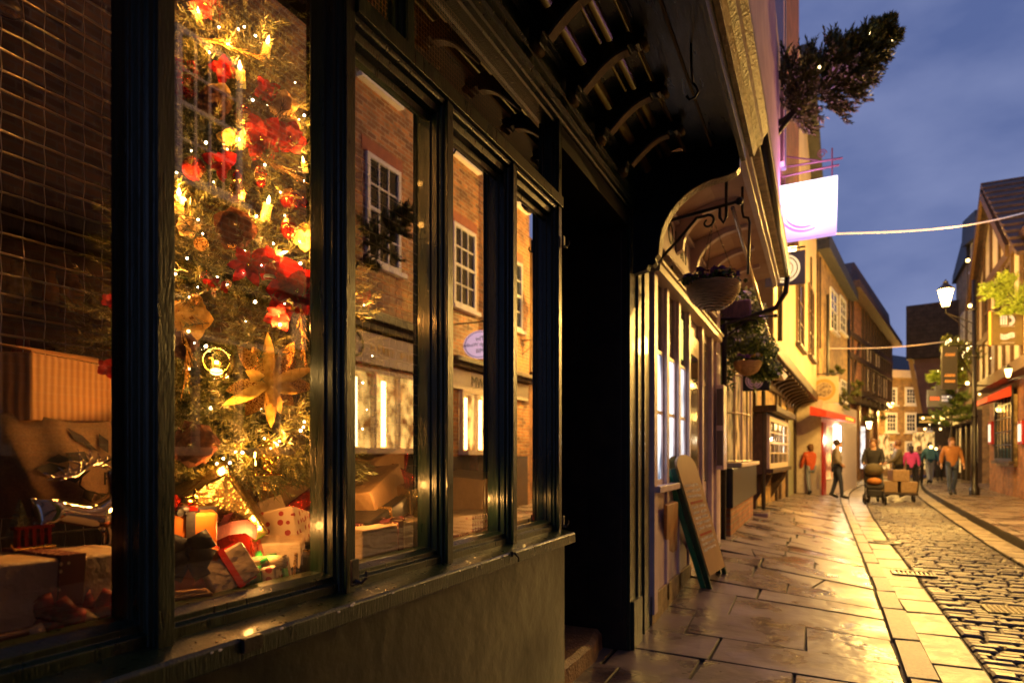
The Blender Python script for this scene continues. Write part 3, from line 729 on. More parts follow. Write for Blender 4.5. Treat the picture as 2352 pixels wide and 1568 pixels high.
g = MB(); vs = []
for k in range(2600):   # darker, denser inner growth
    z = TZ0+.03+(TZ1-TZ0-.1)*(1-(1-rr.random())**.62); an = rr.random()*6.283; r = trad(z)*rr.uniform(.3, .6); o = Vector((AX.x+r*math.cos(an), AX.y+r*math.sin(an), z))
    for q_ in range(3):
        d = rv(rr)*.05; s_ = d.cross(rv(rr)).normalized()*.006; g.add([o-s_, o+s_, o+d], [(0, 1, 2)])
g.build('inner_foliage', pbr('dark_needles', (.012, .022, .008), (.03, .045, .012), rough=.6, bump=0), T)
g = MB()
for k in range(60):
    z = rr.uniform(TZ0, 3.0); an = rr.random()*6.283; r = trad(z)*.85
    g.tube([(AX.x, AX.y, z-.03), (AX.x+r*.5*math.cos(an), AX.y+r*.5*math.sin(an), z-.01), (AX.x+r*math.cos(an), AX.y+r*math.sin(an), z+.03)], [.006, .004, .002], 4)
g.build('branches', STEM, T)
# front surface of the tree along a sight line
def ontree(px, py, k=1.0, mn=-1.27):
    best = None
    for i in range(60):
        d = 1.55+i*.012; p = ond(px, py, d)
        if (Vector((p.x, p.y, 0))-AX).length <= trad(p.z)*k or p.x < AX.x+.02:
            best = p; break
    best = best or ond(px, py, 2.15)
    if best.x > mn: best = onx(px, py, mn)
    return best
TOCAM = lambda p: (Vector((0, 0, H))-p).normalized()
def basis(p, tilt=0, roll=0, ox=0, oz=0):
    """matrix with z towards the viewer side, y up"""
    z = (TOCAM(p)+Vector((ox, 0, oz))).normalized(); y = Vector((0, 0, 1)); x = y.cross(z).normalized(); y = z.cross(x)
    M = Matrix((x, y, z)).transposed()
    return M @ Euler((tilt, 0, roll)).to_matrix()
BULB = emit('fairy_bulb', (1., .80, .50), 40)
FLAME = emit('candle_flame', (1., .85, .50), 16)
WAX = None
def wax():
    m, n, b = nt('glowing_wax'); tcn = n.nodes.new('ShaderNodeTexCoord'); 
    b.inputs['Base Color'].default_value = (.8, .5, .12, 1); b.inputs['Emission Color'].default_value = (1, .52, .06, 1); b.inputs['Emission Strength'].default_value = .75
    b.inputs['Roughness'].default_value = .4; return m
WAX = wax()
WIREG = pbr('green_cable', (.01, .025, .01), rough=.5, bump=0)
# fairy lights
FL = thing('fairy_lights', 'warm white fairy light string wound through the Christmas tree', 'fairy lights', AX+Vector((0, 0, 1.2)))
bul = [(560, 65), (588, 78), (545, 72), (525, 100), (600, 95), (678, 185), (580, 235), (615, 240), (690, 275), (700, 262), (520, 340), (470, 330), (440, 345), (410, 400), (428, 460), (450, 505), (470, 540),
       (590, 500), (640, 440), (655, 500), (628, 555), (665, 540), (690, 560), (705, 535), (715, 580), (600, 610), (560, 620), (640, 600), (665, 615), (690, 610), (520, 655), (500, 640), (430, 590), (405, 632), (455, 655), (440, 680),
       (590, 690), (560, 740), (640, 745), (650, 700), (470, 795), (450, 790), (430, 850), (600, 935), (610, 1010), (620, 1025), (560, 1040), (545, 1035), (530, 1060), (510, 1050), (500, 1062), (690, 985), (695, 980), (700, 970), (480, 935), (545, 900), (570, 950), (655, 920), (640, 1010), (490, 1010),
       (430, 760), (560, 580), (495, 420), (610, 380), (540, 370), (700, 420), (480, 120), (500, 60), (840, 700), (835, 880), (845, 940), (830, 985), (852, 820)]
pts = []; first = None
for i, (x, y) in enumerate(bul):
    p = ontree(x, y, .99)+rv(rr)*.006
    if p.x > -1.23: p.x = -1.23
    pts.append(p)
    if first is None:
        b = MB(); b.ball((0, 0, 0), .0032, 8); first = b.build('bulb', BULB, FL, local=True, smooth=True); first.location = p-ORG[FL.name]
    else:
        o = first.copy(); COL.objects.link(o); o.parent = FL; o.location = p-ORG[FL.name]; q = rr.uniform(.6, 1.3); o.scale = (q, q, q)
g = MB(); pts.sort(key=lambda p: p.z); path = []
for a, b in zip(pts, pts[1:]):
    m = (a+b)/2; rad = Vector((m.x-AX.x, m.y-AX.y, 0)); m = m-rad*.25+Vector((0, 0, -.01)); path += [a-rad*.06, m]
g.tube(path, .0013, 4); g.build('cable', WIREG, FL)
for i in (3, 8, 14, 17, 22, 27, 33, 38, 46, 50, 53, 55, 58, 66, 68):
    p = Vector(bul and ontree(*bul[i], .99)); v = Vector((p.x-AX.x, p.y-AX.y, 0)); q = p+v.normalized()*.01
    light('fairy_and_fill_glow', q, 3.0, (1, .37, .06), .012)
# candles
def candle(px, py, h, lean, label, flame=True, size=1.0, k=.97):
    p = ontree(px, py, k); M = basis(p, 0, lean); t = thing('candle_light', label, 'candle', p)
    s = h*dep(p)/F; r = s*.27*size; g = MB(); rr2 = random.Random(px)
    prof = [(0, -s*.5), (r, -s*.5), (r*1.04, -s*.2), (r*.98, s*.1), (r*1.05, s*.35), (r*1.1, s*.46), (r*.8, s*.5), (0, s*.47)]
    Mz = M @ Euler((R(-90), 0, 0)).to_matrix()
    vs = MB(); vs.lathe(prof, p, 14, Mz)
    for k2 in range(5):
        a = rr2.random()*6.28; q = p+Mz@Vector((r*1.02*math.cos(a), r*1.02*math.sin(a), s*rr2.uniform(-.1, .3))); vs.ball(q, r*.16, 6, (1, 1, 2.2))
    vs.build('wax', WAX, t, smooth=True)
    if flame:
        f = MB(); f.lathe([(0, 0), (r*.35, s*.08), (r*.42, s*.18), (r*.25, s*.32), (0, s*.52)], p+Mz@Vector((0, 0, s*.48)), 10, Mz); f.build('flame', FLAME, t, smooth=True)
        light('candle_glow', p+Mz@Vector((0, 0, s*.9))+TOCAM(p)*.02, 2.6, (1, .42, .07), .012)
candle(553, 182, 38, R(4), 'yellow flickering candle light standing upright at the centre of the upper tree')
candle(610, 120, 36, R(-12), 'half hidden glowing candle light on the right edge near the tree top')
candle(458, 45, 26, R(8), 'short squat candle light below the topmost red rose')
candle(411, 470, 40, R(0), 'candle light cut by the thick green post at the left edge of the tree')
candle(612, 487, 38, R(-10), 'leaning candle light between the red bauble and the dark rose')
candle(700, 385, 24, R(12), 'candle light with bright flame at the right edge beside the window post')
candle(552, 335, 18, R(10), 'tiny candle flame tucked among the red poinsettia petals')
candle(632, 585, 30, R(-70), 'white candle light lying on its side among the bright bulbs')
# ---- flowers
def petal(g, o, M, L, W, curl, an, lift=.25, n=5, wav=0, rr=random):
    """a pointed petal from o going out at angle an in the plane of M, lifted towards z"""
    ca_, sa_ = math.cos(an), math.sin(an); vs = []; fs = []
    for i in range(n+1):
        t = i/n; w = W*math.sin(math.pi*min(1, t*.92+.08))**.8*(1 if t < 1 else .1)
        r = L*t; z = L*(lift*t-curl*t*t)
        for s in (-1, 0, 1):
            x = r*ca_-s*w*sa_; y = r*sa_+s*w*ca_; zz = z+(abs(s)*w*.35)+(rr.uniform(-1, 1)*wav*L if s else 0)
            vs.append(o+M@Vector((x, y, zz)))
    for i in range(n):
        for s in (0, 1): k = i*3+s; fs.append((k, k+1, k+4, k+3))
    g.add(vs, fs)
def translucent(name, c1, c2, em=0, rough=.5):
    if name in MATS: return MATS[name]
    m = pbr(name, c1, c2, scale=60, rough=rough, bump=.4, bdist=.002)
    n = m.node_tree; b = n.nodes['Principled BSDF']; b.inputs['Subsurface Weight'].default_value = 0
    tr = n.nodes.new('ShaderNodeBsdfTranslucent'); mx = n.nodes.new('ShaderNodeMixShader'); mx.inputs['Fac'].default_value = .4
    cr = [q for q in n.nodes if q.type == 'VALTORGB'][0]; n.links.new(cr.outputs['Color'], tr.inputs['Color'])
    out = [q for q in n.nodes if q.type == 'OUTPUT_MATERIAL'][0]
    n.links.new(b.outputs[0], mx.inputs[1]); n.links.new(tr.outputs[0], mx.inputs[2]); n.links.new(mx.outputs[0], out.inputs['Surface']); return m
REDP = translucent('red_velvet_petal', (.22, .006, .006), (.55, .016, .010))
CREAMP = translucent('cream_silk_petal', (.75, .5, .2), (.9, .68, .34))
GOLDP = translucent('gold_silk_petal', (.7, .38, .06), (.95, .62, .16))
DKROSE = translucent('backlit_brown_petal', (.07, .03, .02), (.17, .07, .04))  # petals darkened in the colour as if lit from behind
GLIT = pbr('gold_glitter', (.5, .22, .03), (1., .62, .2), scale=260, rough=.18, rough2=.5, bump=1, bdist=.004, metal=.9, contrast=(.42, .58))
GOLDM = pbr('gold_metal', (.85, .5, .12), (1, .66, .2), scale=10, rough=.15, metal=1, bump=.1)
RGLIT = pbr('red_glitter', (.3, .01, .01), (.9, .08, .04), scale=260, rough=.2, metal=.7, bump=1, bdist=.003, contrast=(.42, .58))
def flower(px, py, rpx, mat, label, cat, name, pet=7, rings=2, lift=.35, curl=.25, wide=.36, cen=GOLDM, k=.98, ox=0, oz=0, at=None, seed=0, spin=0, cs=.09):
    p = at or ontree(px, py, k); r = rpx*dep(p)/F; M = basis(p, 0, spin, ox, oz); q = random.Random(px*7+py+seed)
    t = thing(name, label, cat, p); g = MB()
    for j in range(rings):
        f = 1-.32*j
        for i in range(pet): petal(g, p+M@Vector((0, 0, .004*j)), M, r*f*q.uniform(.85, 1.1), r*f*wide*q.uniform(.85, 1.15), curl*q.uniform(.4, 1.5), 6.283*(i+.5*j)/pet+q.uniform(-.2, .2), lift+.35*j, wav=.05, rr=q)
    g.build('petals', mat, t, smooth=True)
    g = MB()
    for i in range(7): a = q.random()*6.28; g.ball(p+M@Vector((r*cs*.9*math.cos(a)*q.random(), r*cs*.9*math.sin(a)*q.random(), r*.12)), r*cs*.45, 6)
    g.build('centre', cen, t, smooth=True)
def rose(px, py, rpx, mat, label, k=.98, at=None):
    p = at or ontree(px, py, k); r = rpx*dep(p)/F; M = basis(p); q = random.Random(px)
    t = thing('silk_rose', label, 'artificial flower', p); g = MB()
    for j in range(5):
        n = [7, 6, 5, 4, 3][j]; f = [1, .8, .6, .42, .25][j]; lift = [.15, .55, .95, 1.5, 2.2][j]
        for i in range(n): petal(g, p+M@Vector((0, 0, .002*j)), M, r*f*q.uniform(.9, 1.1), r*f*.55, lift*.75+.1, 6.283*(i+.5*(j % 2))/n+q.uniform(-.2, .2), lift*1.3, n=5, wav=.03, rr=q)
    g.build('petals', mat, t, smooth=True); g = MB(); g.ball(p+M@Vector((0, 0, r*.1)), r*.16, 8); g.build('heart', mat, t, smooth=True)
flower(472, 8, 42, REDP, 'red silk flower at the very top of the tree in view', 'artificial flower', 'poinsettia')
flower(512, 160, 34, REDP, 'red poinsettia petals to the left of the upright centre candle', 'artificial flower', 'poinsettia', pet=4)
flower(612, 208, 34, REDP, 'single drooping dark red poinsettia to the right of the centre candle', 'artificial flower', 'poinsettia', pet=4, spin=-1)
flower(430, 165, 32, REDP, 'shadowed red poinsettia against the thick left post high in the tree', 'artificial flower', 'poinsettia', pet=5)
flower(600, 318, 62, REDP, 'wide red poinsettia spreading across the tree above the dark rose', 'artificial flower', 'poinsettia', pet=6, wide=.3)
flower(665, 315, 44, REDP, 'red poinsettia at the right edge below the cream magnolia', 'artificial flower', 'poinsettia', pet=6)
flower(508, 375, 40, REDP, 'narrow hanging red poinsettia leaf pair left of the glass figure', 'artificial flower', 'poinsettia', pet=3, spin=-1.4)
flower(570, 608, 52, REDP, 'bright red pointed poinsettia beside the little red house ornament', 'artificial flower', 'poinsettia', pet=6, wide=.22)
flower(622, 610, 44, REDP, 'red poinsettia right of the little red house ornament', 'artificial flower', 'poinsettia', pet=5, spin=.5)
flower(682, 668, 72, REDP, 'largest red poinsettia beside the right window post at mid height', 'artificial flower', 'poinsettia', pet=6, wide=.42)
flower(640, 725, 40, REDP, 'red poinsettia drooping under the largest red poinsettia', 'artificial flower', 'poinsettia', pet=4, spin=-1.2)
flower(832, 690, 32, REDP, 'red poinsettia peeping out to the right of the second window post', 'artificial flower', 'poinsettia', at=onx(832, 690, -1.5), pet=5)
flower(836, 870, 50, REDP, 'red poinsettia low in the second pane in front of the mirrored shop light', 'artificial flower', 'poinsettia', at=onx(836, 870, -1.5), pet=6)
flower(246, 845, 26, REDP, 'dull red maple-like leaves poking past the left of the thick post', 'artificial flower', 'poinsettia', at=onx(246, 845, -1.62), pet=5, cen=REDP)
flower(250, 700, 20, REDP, 'small red leaf cluster left of the thick post', 'artificial flower', 'poinsettia', at=onx(252, 690, -1.62), pet=5, cen=REDP)
flower(505, 225, 36, CREAMP, 'cream silk rose behind the dark shadowed bloom high on the left', 'artificial flower', 'magnolia_flower', pet=5, wide=.5)
flower(650, 240, 34, CREAMP, 'cream magnolia at the right edge beside the dark panel', 'artificial flower', 'magnolia_flower', pet=5, wide=.55)
flower(662, 285, 28, CREAMP, 'lower cream magnolia of the pair on the right edge of the tree', 'artificial flower', 'magnolia_flower', pet=4, wide=.55)
flower(525, 320, 28, GOLDP, 'yellow silk petals left of the tiny candle flame', 'artificial flower', 'magnolia_flower', pet=4, wide=.45)
flower(432, 520, 28, CREAMP, 'cream feathered flower beside the left candle light', 'artificial flower', 'magnolia_flower', pet=6, wide=.5)
flower(440, 730, 55, GOLDP, 'golden magnolia with wide leaves above the clear globe', 'artificial flower', 'magnolia_flower', pet=5, wide=.42)
flower(420, 790, 38, DKROSE, 'brown and cream magnolia half hidden at the lower left', 'artificial flower', 'magnolia_flower', pet=5, wide=.6)
flower(700, 545, 34, GOLDP, 'amber leaf flower cut by the right window post', 'artificial flower', 'magnolia_flower', pet=4, wide=.4)
rose(540, 525, 50, DKROSE, 'large dark brown rose in silhouette at the middle of the tree', k=1.05)
rose(490, 238, 38, DKROSE, 'dark rose shadowed high on the left of the tree', k=1.05)
rose(446, 1020, 54, DKROSE, 'large backlit dark rose low on the left above the gold parcel', k=1.05)
# the big golden flower: silk and glitter petals alternating
p = ontree(618, 884, 1.04); t = thing('golden_flower', 'huge golden poinsettia with alternate silk and glitter petals low on the tree', 'artificial flower', p)
M = basis(p, 0, 0, .1, .1); r = 118*dep(p)/F; q = random.Random(3)
g = MB(); h = MB()
for an, l in ((92, 1.0), (75, .6), (24, .9), (272, .85), (290, .6), (208, .95), (345, .55), (150, .5)): petal(g, p+M@Vector((0, 0, .012)), M, r*l, r*.115, .25, R(an), .3, n=7, wav=.02, rr=q)
for an, l in ((128, .95), (112, .8), (62, 1.0), (48, .75), (235, .75), (190, .8), (0, .85), (320, .6)): petal(h, p, M, r*l, r*.17, .2, R(an), .18, n=7, wav=.02, rr=q)
g.build('silk_petals', GOLDP, t, smooth=True); h.build('glitter_petals', GLIT, t, smooth=True)
# ---- baubles and small figures
def orn_cap(g, p, M, r): g.lathe([(r*.22, r*.95), (r*.24, r*1.15), (r*.1, r*1.2), (0, r*1.2)], p, 10, M)
def bauble(px, py, rpx, mat, label, sq=1.0, band=None, name='bauble', k=1.0):
    p = ontree(px, py, k); r = rpx*dep(p)/F; t = thing(name, label, 'bauble', p)
    g = MB(); g.ball(p, r, 20, (1, 1, sq)); g.build('ball', mat, t, smooth=True)
    g = MB(); g.lathe([(r*.22, r*sq*.95), (r*.24, r*sq*1.15), (r*.1, r*sq*1.22), (0, r*sq*1.22)], p, 10); g.tube([p+Vector((0, 0, r*sq*1.2)), p+Vector((0, 0, r*sq*1.6))], .0008, 4); g.build('cap', GOLDM, t)
    if band:
        g = MB(); g.lathe([(r*1.003, -.12*r), (r*1.02, -.1*r), (r*1.02, .1*r), (r*1.003, .12*r)], p, 20)
        for a in range(4): g.lathe([(r*1.01*math.cos(R(b)), r*1.01*math.sin(R(b))*sq) for b in range(20, 80, 10)], p, 20) if a == 0 else None
        g.build('band', band, t, smooth=True)
REDG = pbr('red_metal_glass', (.6, .02, .01), (.8, .05, .02), scale=4, rough=.08, metal=.85, bump=0)
GLDG = pbr('gold_mercury_glass', (.75, .42, .1), (.95, .68, .28), scale=60, rough=.1, rough2=.35, metal=.9, bump=.5)
bauble(560, 268, 20, GLDG, 'antique gold glass bauble with red crown below the centre candle', 1.2, REDG)
bauble(598, 402, 15, GLDG, 'gold and red drop bauble left of the leaning candle', 1.3, REDG)
bauble(599, 420, 11, REDG, 'small red bauble under the gold and red drop', 1.0)
bauble(668, 458, 25, REDG, 'large round red bauble with jewel near the right window post', .95, GLIT)
bauble(663, 524, 18, REDG, 'oval red bauble with gold stripes below the large red bauble', 1.4, GLDG)
bauble(445, 388, 26, RGLIT, 'red glitter bauble shadowed on the left edge', 1.0)
bauble(425, 205, 24, RGLIT, 'dark red ribbed glitter bauble high beside the left post', 1.0)
bauble(695, 465, 12, REDG, 'dark red bauble touching the right window post', 1.0)
bauble(535, 560, 13, GLIT, 'gold glitter bauble under the large dark rose', 1.0)
bauble(462, 560, 16, GLIT, 'gold beaded bauble left of the large dark rose', 1.0)
bauble(450, 690, 15, GLIT, 'gold pearl cluster bauble above the golden magnolia', 1.0)
bauble(920, 880, 22, GLDG, 'frosted gold bauble in the second pane beside a mirrored strip light', 1.0, None) if False else None
# clear globe with a glowing deer inside
CLEAR = glassmat('clear_globe', tint=(1, .9, .7), base=.06, edge=.9, power=2.2)
p = ontree(497, 832, 1.05); r = 42*dep(p)/F; t = thing('glass_globe', 'clear glass globe ornament with a tiny glowing deer inside', 'bauble', p)
g = MB(); g.ball(p, r, 28); g.build('globe', CLEAR, t, smooth=True); M = basis(p)
g = MB(); pts = [p+M@Vector((r*.66*math.cos(a), r*.1+r*.66*math.sin(a), r*.72)) for a in [6.283*i/24 for i in range(25)]]; g.tube(pts, r*.03, 5); g.build('rim', GOLDM, t, smooth=True)
g = MB(); g.ball(p+M@Vector((0, -r*.5, 0)), r*.34, 12, (1, 1, .6)); g.build('glow', emit('globe_glow', (1, .72, .25), 9), t, smooth=True)
g = MB(); b_ = p+M@Vector((0, -r*.05, r*.1)); g.ball(b_, r*.2, 10, (1.3, 1.3, .7)); g.tube([b_+M@Vector((-r*.12, 0, 0)), b_+M@Vector((-r*.22, r*.28, 0)), b_+M@Vector((-r*.38, r*.26, 0))], [r*.08, r*.06, r*.03], 6)
for s in (-1, 1): g.tube([b_+M@Vector((s*r*.15, 0, 0)), b_+M@Vector((s*r*.17, -r*.3, 0))], r*.025, 5)
g.build('deer', emit('golden_deer', (1, .6, .12), 1.2), t, smooth=True); light('globe_light', p+TOCAM(p)*r*1.3, 1.5, (1, .55, .14), .01)
# glass cloche
p = ontree(615, 1050, 1.05); r = 32*dep(p)/F; t = thing('glass_cloche', 'clear glass bell jar ornament hanging below the huge golden flower', 'ornament', p)
g = MB(); g.lathe([(r, -r*1.25), (r*1.0, -r*.1), (r*.93, r*.5), (r*.7, r*.95), (r*.35, r*1.2), (r*.12, r*1.28), (r*.14, r*1.45), (0, r*1.5)], p, 26); g.build('jar', CLEAR, t, smooth=True)
g = MB(); g.lathe([(0, -r*1.28), (r*1.0, -r*1.28), (r*1.03, -r*1.25), (r*1.0, -r*1.2)], p, 26); g.tube([p+Vector((r*.3*math.cos(a), r*.3*math.sin(a), -r*1.2+a*r*.12)) for a in [i*.4 for i in range(30)]], r*.05, 5); g.build('base', GOLDM, t, smooth=True)
# glass figure, candy canes, little house, picks
p = ontree(545, 430, 1.02); s = 62*dep(p)/F; t = thing('glass_figure', 'gold speckled glass figure ornament with a red cap left of the drop bauble', 'ornament', p)
g = MB(); g.lathe([(0, -s*.5), (s*.26, -s*.48), (s*.32, -s*.2), (s*.25, s*.05), (s*.15, s*.15)], p, 16); g.ball(p+Vector((0, 0, s*.28)), s*.17, 14); g.build('body', GLDG, t, smooth=True)
g = MB(); g.lathe([(s*.175, s*.36), (s*.13, s*.5), (s*.03, s*.62), (0, s*.64)], p, 14); g.build('cap', REDG, t, smooth=True)
CANE = pbr('cane_white', (.8, .6, .4), rough=.3, bump=0)
def cane(px, py, h, lean, label):
    p = ontree(px, py, 1.02); s = h*dep(p)/F; M = basis(p, 0, lean); t = thing('candy_cane', label, 'candy cane', p); g = MB(); k = MB()
    pts = [p+M@Vector((0, s*(-.5+.7*i/6), 0)) for i in range(7)]+[p+M@Vector((-s*.15+s*.15*math.cos(a), s*.2+s*.17*math.sin(a), 0)) for a in [math.pi*i/8 for i in range(1, 9)]]
    g.tube(pts, s*.075, 10); c = g.build('cane', CANE, t, smooth=True)
    for i in range(1, len(pts)-1, 2): d = (pts[i+1]-pts[i]); k.tube([pts[i], pts[i]+d*.45+M@Vector((s*.01, 0, 0))], s*.079, 10)
    k.build('stripe', REDG, t, smooth=True)
    b = MB()
    for sg in (-1, 1): petal(b, p+M@Vector((0, s*.02, s*.08)), M, s*.32, s*.12, .1, R(90-sg*70), .3); petal(b, p+M@Vector((0, s*.02, s*.08)), M, s*.34, s*.07, .1, R(-90+sg*35), .3)
    b.build('bow', REDP, t, smooth=True)
cane(486, 650, 62, R(12), 'striped candy cane with a red bow at the left of the lower tree')
cane(512, 660, 48, R(-75), 'second candy cane tipped sideways beside the bowed one')
p = ontree(620, 620, 1.06); s = 48*dep(p)/F; M = basis(p); t = thing('house_ornament', 'little red house ornament with a pointed roof and white band', 'ornament', p)
g = MB(); g.lathe([(s*.26, -s*.4), (s*.26, s*.05)], p, 8); g.lathe([(s*.32, s*.03), (s*.06, s*.42), (0, s*.5)], p, 8); g.build('house', REDP, t)
g = MB(); g.lathe([(s*.27, -s*.42), (s*.29, -s*.4), (s*.29, -s*.28), (s*.27, -s*.26)], p, 8); g.build('band', WHITE, t)
def pick(pts, label, w=.004, n=26):
    P3 = [ontree(x, y, 1.04) for x, y in pts]; t = thing('glitter_pick', label, 'ornament', P3[0]); g = MB(); q = random.Random(int(pts[0][0]))
    g.tube(P3, [w*.6]*len(P3), 5)
    for i in range(n):
        k = q.random()*(len(P3)-1); j = int(k); a = P3[j].lerp(P3[j+1], k-j); d = (P3[j+1]-P3[j]).normalized()+rv(q)*.35; g.tube([a, a+d*.045], [w*.6, w*.2], 4)
    one_ = g.build('spray', GLIT, t, smooth=True)
pick([(447, 86), (520, 105), (600, 135)], 'gold glitter spray crossing the tree below the top candle')
pick([(590, 360), (640, 385), (690, 412)], 'gold glitter spray above the large red bauble')
pick([(690, 700), (695, 760), (700, 830)], 'gold glitter spray hanging along the right window post')
pick([(405, 700), (430, 800), (425, 880)], 'gold glitter spray beside the clear globe')
# vines of gold acorns cluster low left
# ================================================================== PRESENTS
KRAFT = pbr('kraft_paper', (.4, .23, .10), (.54, .32, .15), scale=5, rough=.45, bump=1, bdist=.012)
KRAFT2 = pbr('pale_wrapping_paper', (.6, .42, .27), (.74, .54, .36), scale=5, rough=.42, bump=1, bdist=.012)
GFOIL = pbr('gold_foil', (.85, .55, .15), (.95, .7, .25), scale=7, rough=.12, rough2=.3, metal=1, bump=.8, bdist=.012)
RFOIL = pbr('red_foil', (.7, .03, .015), (.85, .06, .03), scale=7, rough=.15, metal=.9, bump=.8, bdist=.012)
OPAP = pbr('orange_paper', (.75, .2, .03), (.85, .26, .05), scale=6, rough=.35, bump=.4, bdist=.004)
BLACKPAP = pbr('black_paper', (.02, .018, .016), rough=.3, bump=.4)
def dots(name, base, dot, scale, thr, rough=.5):
    m, n, b = nt(name); vo = n.nodes.new('ShaderNodeTexVoronoi'); vo.inputs['Scale'].default_value = scale; vo.inputs['Randomness'].default_value = .25
    n.links.new(objmap(n), vo.inputs['Vector']); lt = n.nodes.new('ShaderNodeMath'); lt.operation = 'LESS_THAN'; lt.inputs[1].default_value = thr
    n.links.new(vo.outputs['Distance'], lt.inputs[0]); mx = n.nodes.new('ShaderNodeMixRGB'); mx.inputs[1].default_value = (*base, 1); mx.inputs[2].default_value = (*dot, 1)
    n.links.new(lt.outputs[0], mx.inputs['Fac']); n.links.new(mx.outputs[0], b.inputs['Base Color']); b.inputs['Roughness'].default_value = rough; return m
BURG = dots('burgundy_dotted_ribbon', (.13, .012, .02), (.8, .55, .3), 60, .22)
HOLLY = dots('holly_print_paper', (.66, .5, .36), (.35, .02, .02), 38, .34)
REDR = pbr('red_satin', (.6, .02, .012), (.75, .04, .02), scale=20, rough=.35, bump=.2)
BLKR = pbr('black_organza', (.03, .028, .03), (.06, .055, .06), scale=20, rough=.4, bump=.2)
GRNR = pbr('green_satin', (.03, .34, .06), (.05, .5, .09), scale=20, rough=.3, bump=.2)
def check(name, c1, c2, s):
    m, n, b = nt(name); ck = n.nodes.new('ShaderNodeTexChecker'); ck.inputs['Scale'].default_value = s; ck.inputs['Color1'].default_value = (*c1, 1); ck.inputs['Color2'].default_value = (*c2, 1)
    n.links.new(objmap(n), ck.inputs['Vector']); n.links.new(ck.outputs['Color'], b.inputs['Base Color']); b.inputs['Roughness'].default_value = .6; return m
GING = check('gingham_ribbon', (.75, .6, .35), (.45, .3, .12), 260)
def strip(g, pts, w, side):
    side = Vector(side).normalized(); vs = []; n = len(pts)
    for p in pts: p = Vector(p); vs += [p-side*w/2, p+side*w/2]
    g.add(vs, [(2*i, 2*i+1, 2*i+3, 2*i+2) for i in range(n-1)])
def bow(parent, p, M, s, mat, w=.3, loops=2, tails=2, seed=0, name='bow'):
    q = random.Random(seed+int(s*9999)); g = MB()
    for i in range(loops*2):
        an = math.pi*(i % 2)+q.uniform(-.5, .5)+(.5 if i > 1 else 0); d = M@Vector((math.cos(an), math.sin(an), 0)); u = M@Vector((0, 0, 1)); sd = d.cross(u)
        pts = [p+d*s*x+u*s*z for x, z in ((0, .02), (.3, .26), (.7, .36), (.98, .26), (1.0, .12), (.75, .02), (.35, .0), (0, .03))]
        strip(g, pts, s*w*1.5, sd)
    for i in range(tails):
        an = -math.pi/2+(i-.5*(tails-1))*q.uniform(.6, 1.0); d = M@Vector((math.cos(an), math.sin(an), 0)); u = M@Vector((0, 0, 1)); sd = d.cross(u)
        strip(g, [p+d*s*x+u*s*z for x, z in ((0, .04), (.35, .14), (.7, .06), (1.05, .12), (1.3, .05))], s*w*1.2, sd)
    k = MB(); k.ball(p+M@Vector((0, 0, s*.08)), s*.16, 8, (1, 1, .8)); o = g.build(name, mat, parent, smooth=True, solid=.001); k.build('knot', mat, o, smooth=True)
def gift(c, size, rot, mat, label, rib=None, ribw=.02, bows=None, name='wrapped_present', both=True, bs=.05, cat='present'):
    c = Vector(c); M = Euler(rot).to_matrix(); t = thing(name, label, cat, c); g = MB(); g.obox(c, size, M)
    o = g.build('wrapped_box', mat, t, bevel=.007, bseg=3)
    # folded paper seams on the ends
    g = MB(); a, b, d = [q/2 for q in size]
    for s in (-1, 1):
        g.add([c+M@Vector((s*(a+.0012), -b*.96, -d*.96)), c+M@Vector((s*(a+.0012), b*.96, -d*.96)), c+M@Vector((s*(a+.004), 0, d*.35))], [(0, 1, 2)])
        g.add([c+M@Vector((-a*.96, s*(b+.0012), -d*.96)), c+M@Vector((a*.96, s*(b+.0012), -d*.96)), c+M@Vector((0, s*(b+.004), d*.35))], [(0, 1, 2)])
    g.build('folded_flap', mat, o)
    if rib:
        g = MB(); e = .006; g.obox(c, (size[0]+2*e, ribw, size[2]+2*e), M)
        if both: g.obox(c, (ribw, size[1]+2*e+.0006, size[2]+2*e+.0006), M)
        g.build('ribbon', rib, t)
    if bows: bow(t, c+M@Vector((bows[0]*a, bows[1]*b, d+.003)) if len(bows) == 2 else c+M@Vector(bows), M @ Euler((0, 0, bows[2] if len(bows) == 3 and False else 0)).to_matrix(), bs, rib or REDR, seed=int(c.y*100))
    return t
def L(px, py, X): return onx(px, py, X)
# pane behind the thick post: parcels at the foot of the tree
gift(L(505, 1170, -1.52), (.26, .20, .16), (R(-58), R(8), R(-40)), GFOIL, 'large shiny gold foil parcel tilted up at the foot of the tree', name='wrapped_present')
gift(L(428, 1212, -1.40), (.12, .12, .09), (R(0), R(5), R(-30)), OPAP, 'orange paper parcel with a black organza bow left of the gold one', rib=BLKR, bows=(.4, -.4), bs=.05)
t0 = thing('organza_bow', 'big black organza bow on the orange parcels by the thick post', 'bow', L(432, 1280, -1.33)); bow(t0, L(432, 1262, -1.30), basis(L(432, 1262, -1.30)), .055, BLKR, w=.55, loops=2, tails=2, seed=3)
gift(L(425, 1310, -1.36), (.13, .12, .11), (0, 0, R(-25)), OPAP, 'lower orange parcel under the black organza bow')
t0 = thing('ribbon_curl', 'wide dark red glitter ribbon lying across the gold parcel', 'ribbon', L(520, 1215, -1.4))
g = MB(); strip(g, [L(x, y, -1.40+.01*k) for k, (x, y) in enumerate(((455, 1240), (480, 1215), (500, 1225), (530, 1212), (565, 1208), (590, 1225)))], .035, (0, .2, 1)); strip(g, [L(500, 1232, -1.38), L(512, 1205, -1.38), L(525, 1180, -1.39), L(530, 1178, -1.39)], .03, (0, 1, .2)); g.build('ribbon', dots('dark_red_glitter', (.12, .008, .01), (.4, .08, .05), 200, .2), t0, solid=.001)
